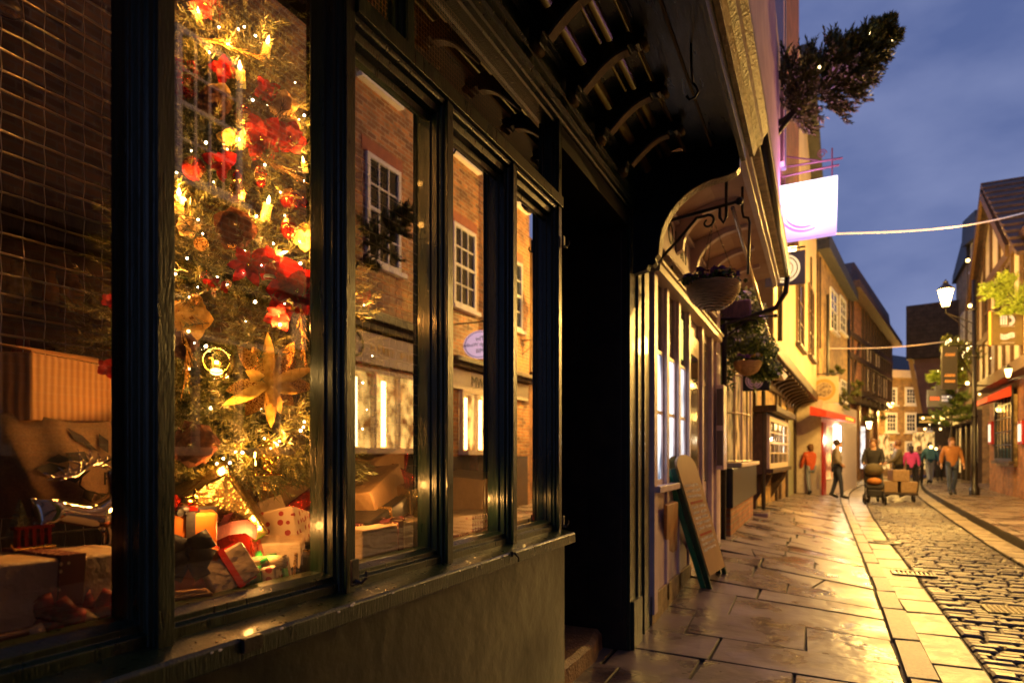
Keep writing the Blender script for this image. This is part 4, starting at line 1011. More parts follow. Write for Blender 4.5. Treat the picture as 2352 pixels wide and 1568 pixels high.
gift(L(553, 1262, -1.42), (.10, .09, .13), (R(10), R(12), R(-55)), RFOIL, 'magenta red foil parcel standing behind the red-bowed one')
gift(L(508, 1318, -1.315), (.12, .12, .09), (R(24), R(-20), R(-20)), KRAFT2, 'pale parcel tied with a bright red satin bow by the glass', rib=REDR, ribw=.016, bows=(0, -.3), bs=.055)
gift(L(610, 1325, -1.33), (.13, .10, .08), (R(8), R(6), R(-62)), HOLLY, 'parcel tied with green and gingham ribbons by the glass', rib=GRNR, ribw=.03, bows=(0, -.2), bs=.06)
p_ = L(612, 1290, -1.295); t0 = thing('gingham_bow', 'yellow gingham bow over the green ribbon', 'bow', p_); bow(t0, p_, basis(p_), .05, GING, w=.45, loops=1, tails=2, seed=5)
gift(L(655, 1215, -1.52), (.20, .12, .11), (R(12), R(-10), R(-62)), HOLLY, 'holly sprig printed parcel below the tree near the right post')
gift(L(690, 1175, -1.62), (.16, .14, .05), (R(40), R(-25), R(-50)), RFOIL, 'crumpled red foil parcel leaning at the right foot of the tree')
gift(L(622, 1180, -1.66), (.14, .08, .06), (R(20), R(-28), R(-40)), KRAFT2, 'small pale parcel leaning behind the holly one')
gift(L(690, 1100, -1.85), (.14, .16, .20), (0, 0, R(-45)), KRAFT, 'upright brown parcel at the right behind the tree foot')
gift(L(680, 1300, -1.40), (.14, .14, .09), (R(-5), 0, R(-50)), BLACKPAP, 'black parcel with a gold edged bow beside the right window post', rib=GLIT, ribw=.008, bows=(0, -.2), bs=.05)
gift(L(425, 1390, -1.30), (.12, .10, .07), (0, 0, R(-30)), KRAFT, 'brown parcel on the platform beside the thick post')
gift(L(560, 1110, -1.95), (.3, .2, .2), (0, 0, R(-38)), GFOIL, 'gold parcel half hidden behind the dark rose')
gift(L(640, 1270, -1.45), (.18, .14, .10), (0, R(4), R(-50)), KRAFT2, 'pale parcel under the holly one')
gift(L(490, 1400, -1.30), (.16, .06, .04), (0, 0, R(-60)), BLACKPAP, 'flat black parcel at the bottom edge of the pane')
# toy train on the orange parcel
p_ = L(415, 1168, -1.36); t = thing('toy_train', 'little red toy engine with gold boiler on top of the orange parcel', 'toy', p_)
g = MB(); g.obox(p_, (.03, .07, .012), (0, 0, R(-30))); g.obox(p_+Vector((-.005, -.022, .02)), (.03, .024, .03), (0, 0, R(-30))); g.build('body', REDG, t, bevel=.002)
g = MB(); g.tube([p_+Vector((0, -.01, .018)), p_+Vector((.018, .03, .018))], .011, 12); g.tube([p_+Vector((.016, .026, .018)), p_+Vector((.016, .026, .045))], .004, 8); g.build('boiler', GOLDM, t, smooth=True)
for s in (-1, 1):
    for y in (-.022, .0, .022):
        g = MB(); c_ = p_+Vector((s*.014, y+s*.008, -.008)); g.tube([c_, c_+Vector((.003, 0, 0))], .009, 12); g.build('wheel', IRON, t)
# second pane
gift(L(850, 1128, -1.50), (.16, .26, .10), (R(22), R(-6), R(8)), KRAFT, 'brown kraft parcel tilted up behind the second pane', rib=None)
gift(L(850, 1185, -1.44), (.16, .30, .06), (R(14), 0, R(8)), BLACKPAP, 'black parcel under the tilted kraft one', rib=GLIT, ribw=.01, both=False)
gift(L(842, 1062, -1.75), (.2, .34, .12), (R(10), R(10), R(10)), KRAFT, 'long crumpled brown parcel at the back of the second pane')
gift(L(918, 1050, -1.72), (.08, .09, .12), (R(20), R(10), R(30)), RFOIL, 'small red foil parcel at the back of the second pane')
gift(L(944, 1148, -1.40), (.09, .10, .12), (R(10), R(8), R(-10)), GFOIL, 'crumpled gold foil parcel beside the second window post')
gift(L(920, 1100, -1.5), (.1, .12, .06), (R(-20), R(28), R(20)), RFOIL, 'red foil parcel wedged above the crumpled gold one')
gift(L(870, 1232, -1.375), (.17, .42, .10), (0, 0, R(2)), KRAFT2, 'long pale parcel wrapped with a burgundy dotted ribbon behind the second pane', rib=BURG, ribw=.03, bows=(.5, .0), bs=.06)
gift(L(880, 1305, -1.34), (.13, .40, .07), (0, 0, R(-2)), KRAFT2, 'lowest long pale parcel with a burgundy dotted bow', rib=BURG, ribw=.03, bows=(.4, .1), bs=.06)
gift(L(915, 875, -1.78), (.05, .05, .05), (0, 0, 0), GLDG, 'x') if False else None
# third pane
gift(L(1078, 1128, -1.62), (.22, .26, .18), (R(6), R(5), R(12)), KRAFT, 'square brown kraft parcel behind the third pane')
gift(L(1075, 1195, -1.48), (.2, .34, .08), (0, 0, R(4)), HOLLY, 'holly printed parcel under the brown one in the third pane')
gift(L(1085, 1238, -1.40), (.15, .30, .06), (0, 0, R(2)), KRAFT2, 'pale parcel with burgundy bow in the third pane', rib=BURG, ribw=.03, bows=(.4, 0), bs=.06)
gift(L(1080, 1275, -1.34), (.12, .34, .05), (0, 0, 0), KRAFT2, 'cream parcel lowest in the third pane', rib=REDR, ribw=.02)
gift(L(1098, 1060, -1.9), (.06, .12, .26), (R(8), 0, 0), RFOIL, 'tall red parcel at the back of the third pane')
gift(L(1200, 1115, -1.42), (.14, .12, .28), (R(-6), 0, R(8)), KRAFT, 'tall brown paper bag behind the fourth pane')
gift(L(1205, 1190, -1.34), (.10, .26, .05), (0, 0, 0), KRAFT2, 'pale parcel in the fourth pane', rib=REDR, ribw=.02)
gift(L(1205, 1235, -1.33), (.10, .28, .04), (0, 0, 0), OPAP, 'orange parcel lowest in the fourth pane')
# extras beside the second pane: frosted bauble and plush
p_ = onx(912, 900, -1.6); t = thing('frosted_bauble', 'frosted gold bauble beside a mirrored strip lamp in the second pane', 'bauble', p_)
g = MB(); g.ball(p_, .045, 18); g.build('ball', pbr('frosted_gold', (.55, .32, .1), (.7, .45, .16), scale=120, rough=.4, metal=.5, bump=.8), t, smooth=True); g = MB(); g.lathe([(.01, .044), (.011, .055), (0, .056)], p_, 10); g.tube([p_+Vector((0, 0, .055)), Vector((p_.x, p_.y, 3.0))], .0008, 4); g.build('cap', GOLDM, t)
p_ = onx(1058, 890, -1.7); t = one(MB().lathe([(0, -.16), (.05, -.155), (.06, 0), (.05, .14), (.025, .17), (0, .172)], p_, 14), 'fur_stocking', pbr('brown_fur', (.12, .05, .03), (.26, .12, .07), scale=60, rough=.9, bump=1, bdist=.02), 'furry brown stocking hanging behind the third pane', 'stocking', smooth=True)
g = MB(); g.tube([p_+Vector((0, 0, .17)), Vector((p_.x, p_.y, 3.0))], .001, 4); o = g.build('cord', STEM, None); 
o.parent = t
# ---- left pane
CARD = pbr('corrugated_card', (.42, .21, .08), (.5, .26, .1), scale=6, rough=.7, bump=.2)
def corr():
    m, n, b = nt('corrugated_box'); wv = n.nodes.new('ShaderNodeTexWave'); wv.inputs['Scale'].default_value = 16; wv.inputs['Distortion'].default_value = 1.2; wv.wave_type = 'BANDS'
    n.links.new(uvmap(n), wv.inputs['Vector']); cr = n.nodes.new('ShaderNodeValToRGB'); cr.color_ramp.elements[0].color = (.36, .17, .06, 1); cr.color_ramp.elements[1].color = (.55, .28, .1, 1)
    n.links.new(wv.outputs['Fac'], cr.inputs['Fac']); n.links.new(cr.outputs['Color'], b.inputs['Base Color']); b.inputs['Roughness'].default_value = .65
    bp = n.nodes.new('ShaderNodeBump'); bp.inputs['Strength'].default_value = .5; bp.inputs['Distance'].default_value = .003; n.links.new(wv.outputs['Fac'], bp.inputs['Height']); n.links.new(bp.outputs['Normal'], b.inputs['Normal']); return m
A_, B_, C_ = onx(72, 808, -1.62), onx(300, 850, -1.72), onx(0, 850, -1.80)
t = thing('cardboard_box', 'brown corrugated cardboard box on top of the printed sack', 'box', A_)
top = [A_, B_, Vector((B_.x-.2, B_.y+.05, B_.z+.02)), Vector((C_.x-.05, C_.y-.25, A_.z-.01))]
lo = [Vector((p.x, p.y, 0)) for p in top]; zb = [onx(88, 966, -1.62).z, onx(290, 968, -1.72).z, 1.35, 1.33]
g = MB(); g.hexa([Vector((p.x, p.y, z)) for p, z in zip(lo, zb)]+[Vector(p) for p in top]); g.build('carton', corr(), t, bevel=.003)
g = MB(); g.hexa([top[0]+Vector((0, 0, .001)), top[0].lerp(top[1], .98)+Vector((0, 0, .001)), top[0].lerp(top[1], .98)+Vector((-.08, -.03, .03)), top[0]+Vector((-.09, -.04, .02)), top[0]+Vector((0, 0, .004)), top[0].lerp(top[1], .98)+Vector((0, 0, .004)), top[0].lerp(top[1], .98)+Vector((-.08, -.03, .034)), top[0]+Vector((-.09, -.04, .024))]); g.build('flap', CARD, t)
# printed hessian sack
SACK = pbr('hessian', (.22, .13, .07), (.3, .18, .09), scale=180, rough=.85, bump=1, bdist=.003)
p0 = onx(150, 1080, -1.62); t = thing('hessian_sack', 'bulging hessian sack with dark leaf print under the cardboard box', 'sack', (p0.x-.1, p0.y, .92))
def sackp(u, v, o=0):   # u along, v up 0..1
    X = -1.68+.05*math.sin(math.pi*u)+.05*math.sin(math.pi*min(1, v*1.02))+.008*math.sin(u*19+v*5); q = onx(-60+390*u, 1190-230*v, X)
    return Vector((X+o, q.y, q.z+.012*math.sin(u*7)*v))
g = MB(); N, Mv = 34, 18; vs = [sackp(i/N, j/Mv) for j in range(Mv+1) for i in range(N+1)]
g.add(vs, [(j*(N+1)+i, j*(N+1)+i+1, (j+1)*(N+1)+i+1, (j+1)*(N+1)+i) for j in range(Mv) for i in range(N)])
vb = [Vector((v.x-.2*(.4+.6*math.sin(math.pi*(k//(N+1))/Mv)), v.y, v.z)) for k, v in enumerate(vs)]
g.add(vb, [(j*(N+1)+i, (j+1)*(N+1)+i, (j+1)*(N+1)+i+1, j*(N+1)+i+1) for j in range(Mv) for i in range(N)]); g.build('sack_cloth', SACK, t, smooth=True)
g = MB(); INK = pbr('black_print', (.012, .009, .008), rough=.8, bump=0)
def uvp(px, py): return sackp((px+60)/390, (1190-py)/230, .007)
for pl in ([(150, 975), (185, 990), (205, 1010), (170, 1005)], [(222, 985), (245, 1005), (245, 1035), (225, 1020)], [(75, 1080), (110, 1062), (150, 1070), (110, 1092)], [(145, 1035), (190, 1028), (200, 1050), (160, 1055)], [(180, 1000), (205, 1012), (222, 1028), (200, 1022)], [(140, 1095), (175, 1085), (205, 1072), (170, 1105)], [(100, 1060), (130, 1040), (165, 1050), (130, 1062)], [(190, 1120), (215, 1125), (205, 1150), (185, 1140)], [(225, 1128), (250, 1132), (250, 1150), (230, 1148)]):
    m_ = []; n_ = 7
    for i_ in range(n_+1):
        for j_ in range(n_+1):
            s_, t_ = i_/n_, j_/n_; m_.append(uvp(*[(pl[0][k]*(1-s_)+pl[1][k]*s_)*(1-t_)+(pl[3][k]*(1-s_)+pl[2][k]*s_)*t_ for k in (0, 1)]))
    g.add(m_, [(i_*(n_+1)+j_, (i_+1)*(n_+1)+j_, (i_+1)*(n_+1)+j_+1, i_*(n_+1)+j_+1) for i_ in range(n_) for j_ in range(n_)])
for a, b in (((196, 1050), (178, 1110)), ((178, 1110), (215, 1128)), ((215, 1128), (258, 1135)), ((196, 1050), (222, 1060)), ((222, 1060), (262, 1045))):
    g.tube([uvp(*a), uvp((a[0]+b[0])/2-3, (a[1]+b[1])/2+3), uvp(*b)], .0022, 4)
g.build('leaf_print', INK, t)
q0, q1 = uvp(232, 1095), uvp(250, 1095); text('PR', 'lettering', .045, INK, t, frame_m(uvp(248, 1096)+Vector((.004, 0, 0)), (q1-q0)), .001)
# silver stag
CHROME = pbr('polished_silver', (.75, .7, .66), (.85, .8, .75), scale=6, rough=.08, metal=1, bump=.15, bdist=.003)
def skinned(name, pts, edges, radii, mat, parent, sub=2):
    me = bpy.data.meshes.new(name); off = ORG.get(parent.name, Vector()) if parent else Vector()
    me.from_pydata([Vector(p)-off for p in pts], edges, []); o = bpy.data.objects.new(name, me); COL.objects.link(o); o.parent = parent
    sk_ = o.modifiers.new('skin', 'SKIN'); sk_.use_smooth_shade = True
    for i, r in enumerate(radii):
        v = me.skin_vertices[0].data[i]; v.radius = (r, r) if not isinstance(r, tuple) else r; v.use_root = (i == 0)
    sb_ = o.modifiers.new('sub', 'SUBSURF'); sb_.levels = sub; sb_.render_levels = sub
    me.materials.append(mat)
    if parent is not None: ORG[o.name] = off
    return o
D0 = onx(165, 1178, -1.45)
def D(px, py, dx=0): q = onx(px, py, -1.45); return Vector((-1.45+dx, q.y, q.z))
t = thing('stag_figurine', 'polished silver stag figurine standing on the burgundy ribboned present', 'figurine', D(170, 1255))
body = [D(170, 1180), D(130, 1172), D(95, 1168), D(215, 1185), D(250, 1175), D(266, 1140), D(262, 1100), D(250, 1078), D(268, 1088), D(285, 1098),
        D(92, 1198, .012), D(82, 1225, .012), D(88, 1252, .012), D(92, 1198, -.012), D(84, 1225, -.014), D(90, 1252, -.014),
        D(245, 1205, .012), D(247, 1230, .012), D(245, 1252, .012), D(245, 1205, -.012), D(250, 1230, -.014), D(248, 1252, -.014), D(78, 1150), D(70, 1142)]
ed = [(0, 1), (1, 2), (0, 3), (3, 4), (4, 5), (5, 6), (6, 7), (6, 8), (8, 9), (2, 10), (10, 11), (11, 12), (2, 13), (13, 14), (14, 15), (4, 16), (16, 17), (17, 18), (4, 19), (19, 20), (20, 21), (2, 22), (22, 23)]
ra = [.027, .029, .027, .030, .028, .016, .011, .008, .011, .006, .011, .006, .004, .011, .006, .004, .009, .005, .004, .009, .005, .004, .006, .003]
skinned('body', body, ed, ra, CHROME, t)
for s in (-.006, .008):
    g = MB(); main = [D(250, 1075, s), D(225, 1062, s*1.5), D(195, 1068, s*2), D(165, 1092, s*2.5), D(135, 1096, s*3), D(112, 1085, s*3.2)]
    g.tube(main, [.003, .0028, .0026, .0024, .002, .001], 7)
    for a, b in ((1, (208, 1040)), (2, (190, 1030)), (3, (145, 1072)), (3, (170, 1062)), (4, (120, 1102)), (1, (235, 1045)), (2, (170, 1055))):
        g.tube([main[a], (main[a]+D(*b, s*3))/2+Vector((0, .002, -.001)), D(*b, s*3)], [.0024, .002, .0008], 6)
    g.build('antler', CHROME, t, smooth=True)
gift(onx(95, 1345, -1.37), (.15, .33, .125), (R(-3), R(2), R(6)), KRAFT2, 'wide pale present with a burgundy dotted ribbon under the silver stag', rib=BURG, ribw=.05, both=False)
x_ = COL.objects  # ribbon turned across the long side
gift(onx(120, 1445, -1.36), (.17, .36, .07), (0, 0, R(4)), pbr('dim_maroon_paper', (.12, .02, .015), (.18, .04, .02), rough=.4), 'dim maroon present at the bottom of the left pane')
for q_, e_ in (((470, 1150, -1.30), 1.6), ((600, 1225, -1.31), 2.0), ((880, 1120, -1.30), 3.4), ((1085, 1150, -1.28), 3.4), ((1205, 1150, -1.26), 1.6)): light('fairy_and_fill_glow', L(*q_), e_, (1, .45, .1), .012)  # free lamps added over the parcels to brighten them, no bulbs there
for i, (x, y, m_, lb) in enumerate(((40, 1480, KRAFT2, 'pale wired ribbon bow at the bottom left corner of the left pane'), (110, 1420, REDP, 'dark red velvet bow between the two lowest presents of the left pane'), (160, 1470, CREAMP, 'silvery cream ribbon bow lowest in the left pane'), (215, 1420, REDP, 'dull red bow beside the thick post in the left pane'))):
    p_ = onx(x, y, -1.285); t = thing('ribbon_bow', lb, 'bow', p_); bow(t, p_, basis(p_, 0, i), .045, m_, w=.5, seed=i)
p_ = onx(45, 1215, -1.42); t = thing('toy_fir_tree', 'tiny bottle brush fir tree beside the silver stag', 'toy', p_-Vector((0, 0, .03)))
g = MB(); q = random.Random(8)
for k in range(260):
    z = q.random(); r = .022*(1-z)+.002; a = q.random()*6.28; o = p_+Vector((0, 0, -.02+z*.075)); g.tube([o, o+Vector((r*math.cos(a), r*math.sin(a), .004))], .0007, 3, cap=False)
g.build('bristles', pbr('frosted_green', (.05, .07, .05), (.16, .18, .16), rough=.6), t); g = MB(); g.tube([p_-Vector((0, 0, .035)), p_+Vector((0, 0, .055))], .0015, 5); g.build('stem', STEM, t)
p_ = onx(78, 1230, -1.40); t = thing('toy_sled', 'little slatted wooden sled ornament on the present', 'toy', p_); g = MB()
for k in range(5): g.box(p_.x-.012, p_.x+.0, p_.y-.03+k*.014, p_.y-.023+k*.014, p_.z-.02, p_.z+.02)
g.box(p_.x-.014, p_.x+.002, p_.y-.035, p_.y+.038, p_.z+.014, p_.z+.02); g.build('slats', REDG, t); g = MB(); g.tube([p_+Vector((0, -.04, -.012)), p_+Vector((0, -.035, -.024)), p_+Vector((0, .04, -.024))], .002, 5); g.build('runner', GOLDM, t)
p_ = onx(16, 18, -2.0); t = thing('spotlight', 'small ceiling spotlight at the top left behind the wire screen', 'spotlight', p_); g = MB(); g.lathe([(.018, .06), (.022, .03), (.036, .0), (.036, -.012), (.03, -.014)], p_, 18); g.build('housing', IRON, t, smooth=True); g = MB(); g.lathe([(0, -.004), (.02, -.006), (.031, -.011)], p_, 18); g.build('reflector', GOLDM, t, smooth=True); g = MB(); g.tube([p_+Vector((0, 0, .06)), Vector((p_.x, p_.y, 3.02))], .006, 6); g.build('stem', IRON, t)
# ================================================================== WHITE SHOP
PINKW = pbr('pinkish_white_paint', (.56, .43, .44), (.70, .55, .56), scale=8, rough=.35, bump=.35, bdist=.003)
WS = Wall((-1.15, 4.86), (-1.15, 8.45))
WT = thing('white_shop_building', 'pinkish white shopfront with tall panes, high ledge and jettied soffit beyond the dark doorway', 'shop building', (-1.15, 4.86, 0))
def wa(px, off=0): return WS.hit(px, 1000, off)[0]
g = MB(); g.box(-4, -1.19, 4.865, 8.45, -.05, 3.0)
wallo = g.build('wall', PINKW, WT)
def wpart(name, boxes, mat=PINKW, bevel=.004, parent=WT):
    g = MB()
    for b in boxes: WS.box(g, *b)
    return g.build(name, mat, parent, bevel=bevel)
SZ = 1.06
for k, (a, b) in enumerate(((0, .11), (.52, .60), (1.02, 1.10), (1.52, 1.60), (2.30, 2.40), (2.98, 3.08), (3.38, 3.58))):
    wpart('mullion' if k not in (0, 6) else 'pilaster', [(a, b, .1, 2.66, -.035, .02 if k not in (0, 6) else .035)])
wpart('pilaster', [(3.30, 3.59, .1, 3.1, -.03, .03)])
wpart('window_sill', [(.02, 1.6, SZ-.05, SZ, -.035, .075)])
wpart('transom_ledge', [(-.02, 3.4, 2.66, 2.72, -.03, .08), (-.02, 3.4, 2.72, 2.745, -.03, .10)], pbr('pale_ledge', (.7, .58, .4), rough=.3))
wpart('riser_panel', [(.02, 1.6, .05, SZ-.05, -.035, -.0)], bevel=.003); wpart('skirting', [(0, 1.6, -.02, .24, -.0, .02)], LEDGE)
# glazing bars and panes: bluish-white reflections painted on as a glow
COOL = emit_noise('cool_window_reflection', (.10, .14, .2), (.95, .97, 1.), 3.5, 1.7, (1.6, .6, 1))
DIM = pbr('dim_pane', (.06, .045, .04), (.12, .09, .07), scale=3, rough=.08, bump=0)
for a, b in ((.11, .52), (.60, 1.02), (1.10, 1.52)):
    wpart('sash_frame', [(a, a+.035, SZ, 2.66, -.03, -.01), (b-.035, b, SZ, 2.66, -.03, -.01), (a+.035, b-.035, 1.62, 1.65, -.03, -.01), (a+.035, b-.035, 2.10, 2.13, -.03, -.01), (a+.035, b-.035, SZ, SZ+.04, -.03, -.01)], bevel=.002)
    wpart('lower_pane', [(a+.035, b-.035, SZ+.04, 2.10, -.034, -.026)], COOL, 0); wpart('upper_pane', [(a+.035, b-.035, 2.13, 2.66, -.034, -.026)], DIM, 0)
wpart('door', [(1.62, 2.28, .15, 2.5, -.034, -.012)], pbr('orange_cream_door', (.5, .32, .18), (.6, .4, .22), rough=.35), parent=WT)
wpart('door_glass', [(1.72, 2.18, 1.0, 2.3, -.012, -.006)], DIM, 0)
wpart('side_pane', [(2.42, 2.95, 1.0, 2.55, -.034, -.02)], DIM, 0)
wpart('notice_sticker', [(1.22, 1.36, 2.18, 2.55, -.012, -.008)], emit('green_sticker', (.1, .75, .2), .5), 0)
# frieze with dark letters and moulded upper lights
wpart('frieze', [(-.02, 3.4, 2.99, 3.30, -.03, .01)]); wpart('frieze_moulding', [(-.02, 3.4, 2.93, 2.96, 0, .03), (-.02, 3.4, 2.97, 2.99, 0, .02), (-.02, 3.4, 3.30, 3.34, 0, .05)])
for a, b in ((.1, .7), (.8, 1.4), (1.5, 2.1), (2.2, 2.8)):
    wpart('upper_light', [(a, b, 2.75, 2.92, -.03, .012)], DIM, 0)
c_ = WS.P(1.0, 3.15, .013); text('O H R I', 'lettering', .25, BLACKP, WT, frame_m(c_, (0, 1, 0)), .003)
# jettied soffit, brackets and edge boards
SOF = pbr('salmon_soffit', (.44, .27, .2), (.54, .34, .26), scale=5, rough=.5, bump=.3)
g = MB(); g.prism([(-1.2, 4.45, 3.34), (-1.0, 4.45, 3.40), (-.8, 4.45, 3.46), (-.50, 4.45, 3.48), (-.5, 4.45, 3.62), (-1.2, 4.45, 3.62)], (0, 4.2, 0)); g.build('soffit', SOF, WT)
for k in range(5):
    y = 5.1+k*.72; g = MB(); pts = [(-1.15, 3.50), (-.62, 3.50), (-.62, 3.44)]
    for j in range(9): a = math.pi/2*j/8; pts.append((-.66-.42*math.sin(a), 3.43-.34*(1-math.cos(a))))
    pts += [(-1.15, 3.05)]
    g.prism([(x, y-.04, z) for x, z in pts], (0, .08, 0)); g.build('soffit_bracket', PINKW, WT, bevel=.006)
g = MB(); g.box(-.52, -.47, 4.45, 8.65, 3.36, 3.7); g.box(-.47, -.44, 4.5, 8.66, 3.40, 3.44); g.build('edge_board', pbr('lilac_white_board', (.5, .42, .5), (.6, .5, .58), rough=.3), WT, bevel=.004)
g = MB(); g.box(-.47, -.38, 4.56, 8.7, 3.47, 3.56); g.box(-.40, -.33, 4.56, 8.72, 3.57, 3.68); g.build('gutter_moulding', LEDGE, WT, bevel=.012)
g = MB(); g.box(-4, -.44, 4.56, 8.66, 3.63, 6.2); g.build('upper_wall', WALLUP, WT)
g = MB(); g.tube([(-.36, 4.5, 3.52), (-.36, 8.7, 3.5)], .035, 8); g.tube([(-.36, 8.7, 3.5), (-.38, 8.74, 3.3), (-.5, 8.76, 3.12), (-1.1, 8.7, 2.95), (-1.12, 8.7, .1)], .035, 8); g.build('drainpipe', IRON, WT, smooth=True)
# pipe hook
g = MB(); p0 = ony(1705, 485, 5.6); p1 = ony(1722, 500, 5.6); p2 = ony(1718, 630, 5.6); g.tube([Vector((p0.x, 5.6, 3.47)), p0, p0+Vector((.01, 0, -.05)), p1+Vector((-.01, 0, -.0)), p1+Vector((0, 0, -.04)), p2], .011, 7)
one(g, 'bent_pipe', IRON, 'thin bent iron pipe hanging under the salmon soffit', 'pipe', smooth=True)
g = MB(); a_ = ony(1683, 478, 5.0); b_ = onx(1775, 800, -.75); g.tube([a_, a_.lerp(b_, .5)+Vector((0, 0, .01)), b_], .016, 8)
one(g, 'steel_pole', pbr('bright_steel', (.6, .5, .38), rough=.25, metal=.8, bump=.2), 'bright slanting metal pole under the soffit beside the big hanging basket', 'pole', smooth=True)
# notice box on the far pilaster
t = thing('menu_box', 'tall narrow framed notice box fixed on the far pilaster of the white shop', 'notice box', WS.P(3.45, 1.0))
g = MB(); WS.box(g, 3.14, 3.42, 1.12, 2.12, .04, .13); g.build('case', PINKW, t, bevel=.006); g = MB(); q = WS
q.box(g, 3.128, 3.139, 1.17, 1.58, .05, .12); q.box(g, 3.128, 3.139, 1.64, 2.07, .05, .12); g.build('glass_front', pbr('mauve_dim_glass', (.10, .07, .08), rough=.15, bump=0), t)
# leaning planks
def plank(pts, lab, mat=OAK):
    g = MB(); a, b, c2, d = pts; n_ = (b-a).cross(d-a).normalized()*.03; g.hexa([a, b, b+n_, a+n_, d, c2, c2+n_, d+n_]); one(g, 'wood_plank', mat, lab, 'plank', bevel=.004)
ORW = pbr('orange_varnished_plank', (.36, .15, .04), (.5, .24, .07), scale=5, rough=.4, bump=.5, stretch=(4, 4, .5))
a, b = onz(1524, 1366, .03), onz(1548, 1350, .03); plank([a, b, onx(1550, 1150, -1.10), onx(1524, 1158, -1.10)], 'orange varnished plank leaning on the pink wall behind the green menu board', ORW)
a, b = onz(1575, 1310, .04), onz(1595, 1295, .04); plank([a, b, onx(1597, 1222, -1.10), onx(1577, 1228, -1.10)], 'short wooden plank on the wall behind the middle of the menu board', ORW)
# ---- folded menu board leaning on the wall
BG = pbr('bright_green_paint', (.01, .16, .09), (.02, .24, .13), scale=9, rough=.3, bump=.5)
DG = pbr('dark_green_paint', (.008, .05, .035), (.012, .08, .05), scale=9, rough=.3, bump=.5)
MENU = pbr('tan_menu_panel', (.3, .17, .08), (.38, .22, .1), scale=3, rough=.4, bump=.1)
ft = onz(1640, 1372, .0); t = thing('menu_board', 'folded green A-board with arched tan menu panel leaning on the white shop', 'menu board', ft)
B0 = Vector((ft.x, ft.y, .01)); tp = onx(1552, 1075, -1.10); U = (tp-B0); hh = U.length; U.normalize(); Yd = Vector((.10, 1, 0)).normalized(); Nn = Yd.cross(U).normalized()
if Nn.x < 0: Nn = -Nn
def bb(g, y0, y1, u0, u1, n0, n1): g.hexa([B0+Yd*y+U*u+Nn*n for y, u, n in ((y0, u0, n0), (y1, u0, n0), (y1, u0, n1), (y0, u0, n1), (y0, u1, n0), (y1, u1, n0), (y1, u1, n1), (y0, u1, n1))])
g = MB(); bb(g, 0, .03, 0, hh, -.10, -.052); g.build('rear_stile', BG, t, bevel=.003)
g = MB(); bb(g, .0, .03, 0, hh, -.048, .0); bb(g, .62, .66, 0, hh*.98, -.04, .0); g.build('front_stile', DG, t, bevel=.003)
g = MB(); bb(g, .62, .66, 0, hh*.98, -.10, -.052); bb(g, .03, .62, .0, .06, -.10, -.07); g.build('rear_frame', DG, t, bevel=.003)
g = MB(); pl = [(.03, .22), (.62, .22), (.62, hh)]+[(.325+.295*math.cos(a), hh+.13*math.sin(a)) for a in [math.pi*i/12 for i in range(1, 12)]]+[(.03, hh)]
g.prism([B0+Yd*y+U*u-Nn*.012 for y, u in pl], Nn*.02); mp_ = g.build('menu_panel', MENU, t)
g = MB(); pl2 = [(y, u) for y, u in pl[2:]]; g.prism([B0+Yd*y+U*u-Nn*.09 for y, u in pl2], Nn*.02); g.build('rear_arch', DG, t)
rr = random.Random(6); g = MB(); r2 = MB()
for i in range(13):
    u = hh*.86-i*.055
    if i in (3, 9): 
        bb(r2, .1, .5, u-.012, u+.012, .009, .011); continue
    for col in ((.09, .29), (.34, .54)) if 3 < i < 9 else ((.08, .5),):
        y = col[0]
        while y < col[1]:
            w = rr.uniform(.012, .03); z = rr.uniform(-.012, .0); bb(g, y, y+w*.35, u+z, u+z+.028, .009, .0105); bb(g, y, y+w, u+z+rr.choice((0, .012, .024)), u+z+.006+rr.choice((0, .012, .02)), .0095, .011); y += w+.006
g.build('chalk_writing', WHITE, mp_); r2.build('red_line', REDP, mp_)
# ---- hanging baskets
LEAF = pbr('ivy_leaf', (.03, .075, .015), (.13, .2, .03), scale=25, rough=.4, bump=.2, contrast=(.3, .7))
LEAF2 = pbr('light_leaf', (.2, .32, .04), (.42, .5, .08), scale=25, rough=.45, bump=.2)
PURF = pbr('purple_pansy', (.14, .05, .26), (.3, .14, .42), scale=40, rough=.6, bump=.2); YELF = pbr('yellow_pansy', (.8, .5, .06), (.9, .65, .12), scale=40, rough=.6); WHF = pbr('white_pansy', (.7, .68, .8), rough=.6)
WICK = pbr('wicker', (.5, .3, .13), (.78, .5, .22), scale=50, rough=.6, bump=.8, bdist=.01, stretch=(.4, .4, 3))
def leafc(g, o, s, rr, up=None):
    d = rv(rr) if up is None else (rv(rr)+up).normalized(); a = d.orthogonal().normalized()*s*.42; b = d.cross(a).normalized()*.25*s; e = o+d*s
    g.add([o, o+d*s*.45+a+b, e, o+d*s*.45-a+b], [(0, 1, 2), (0, 2, 3)])
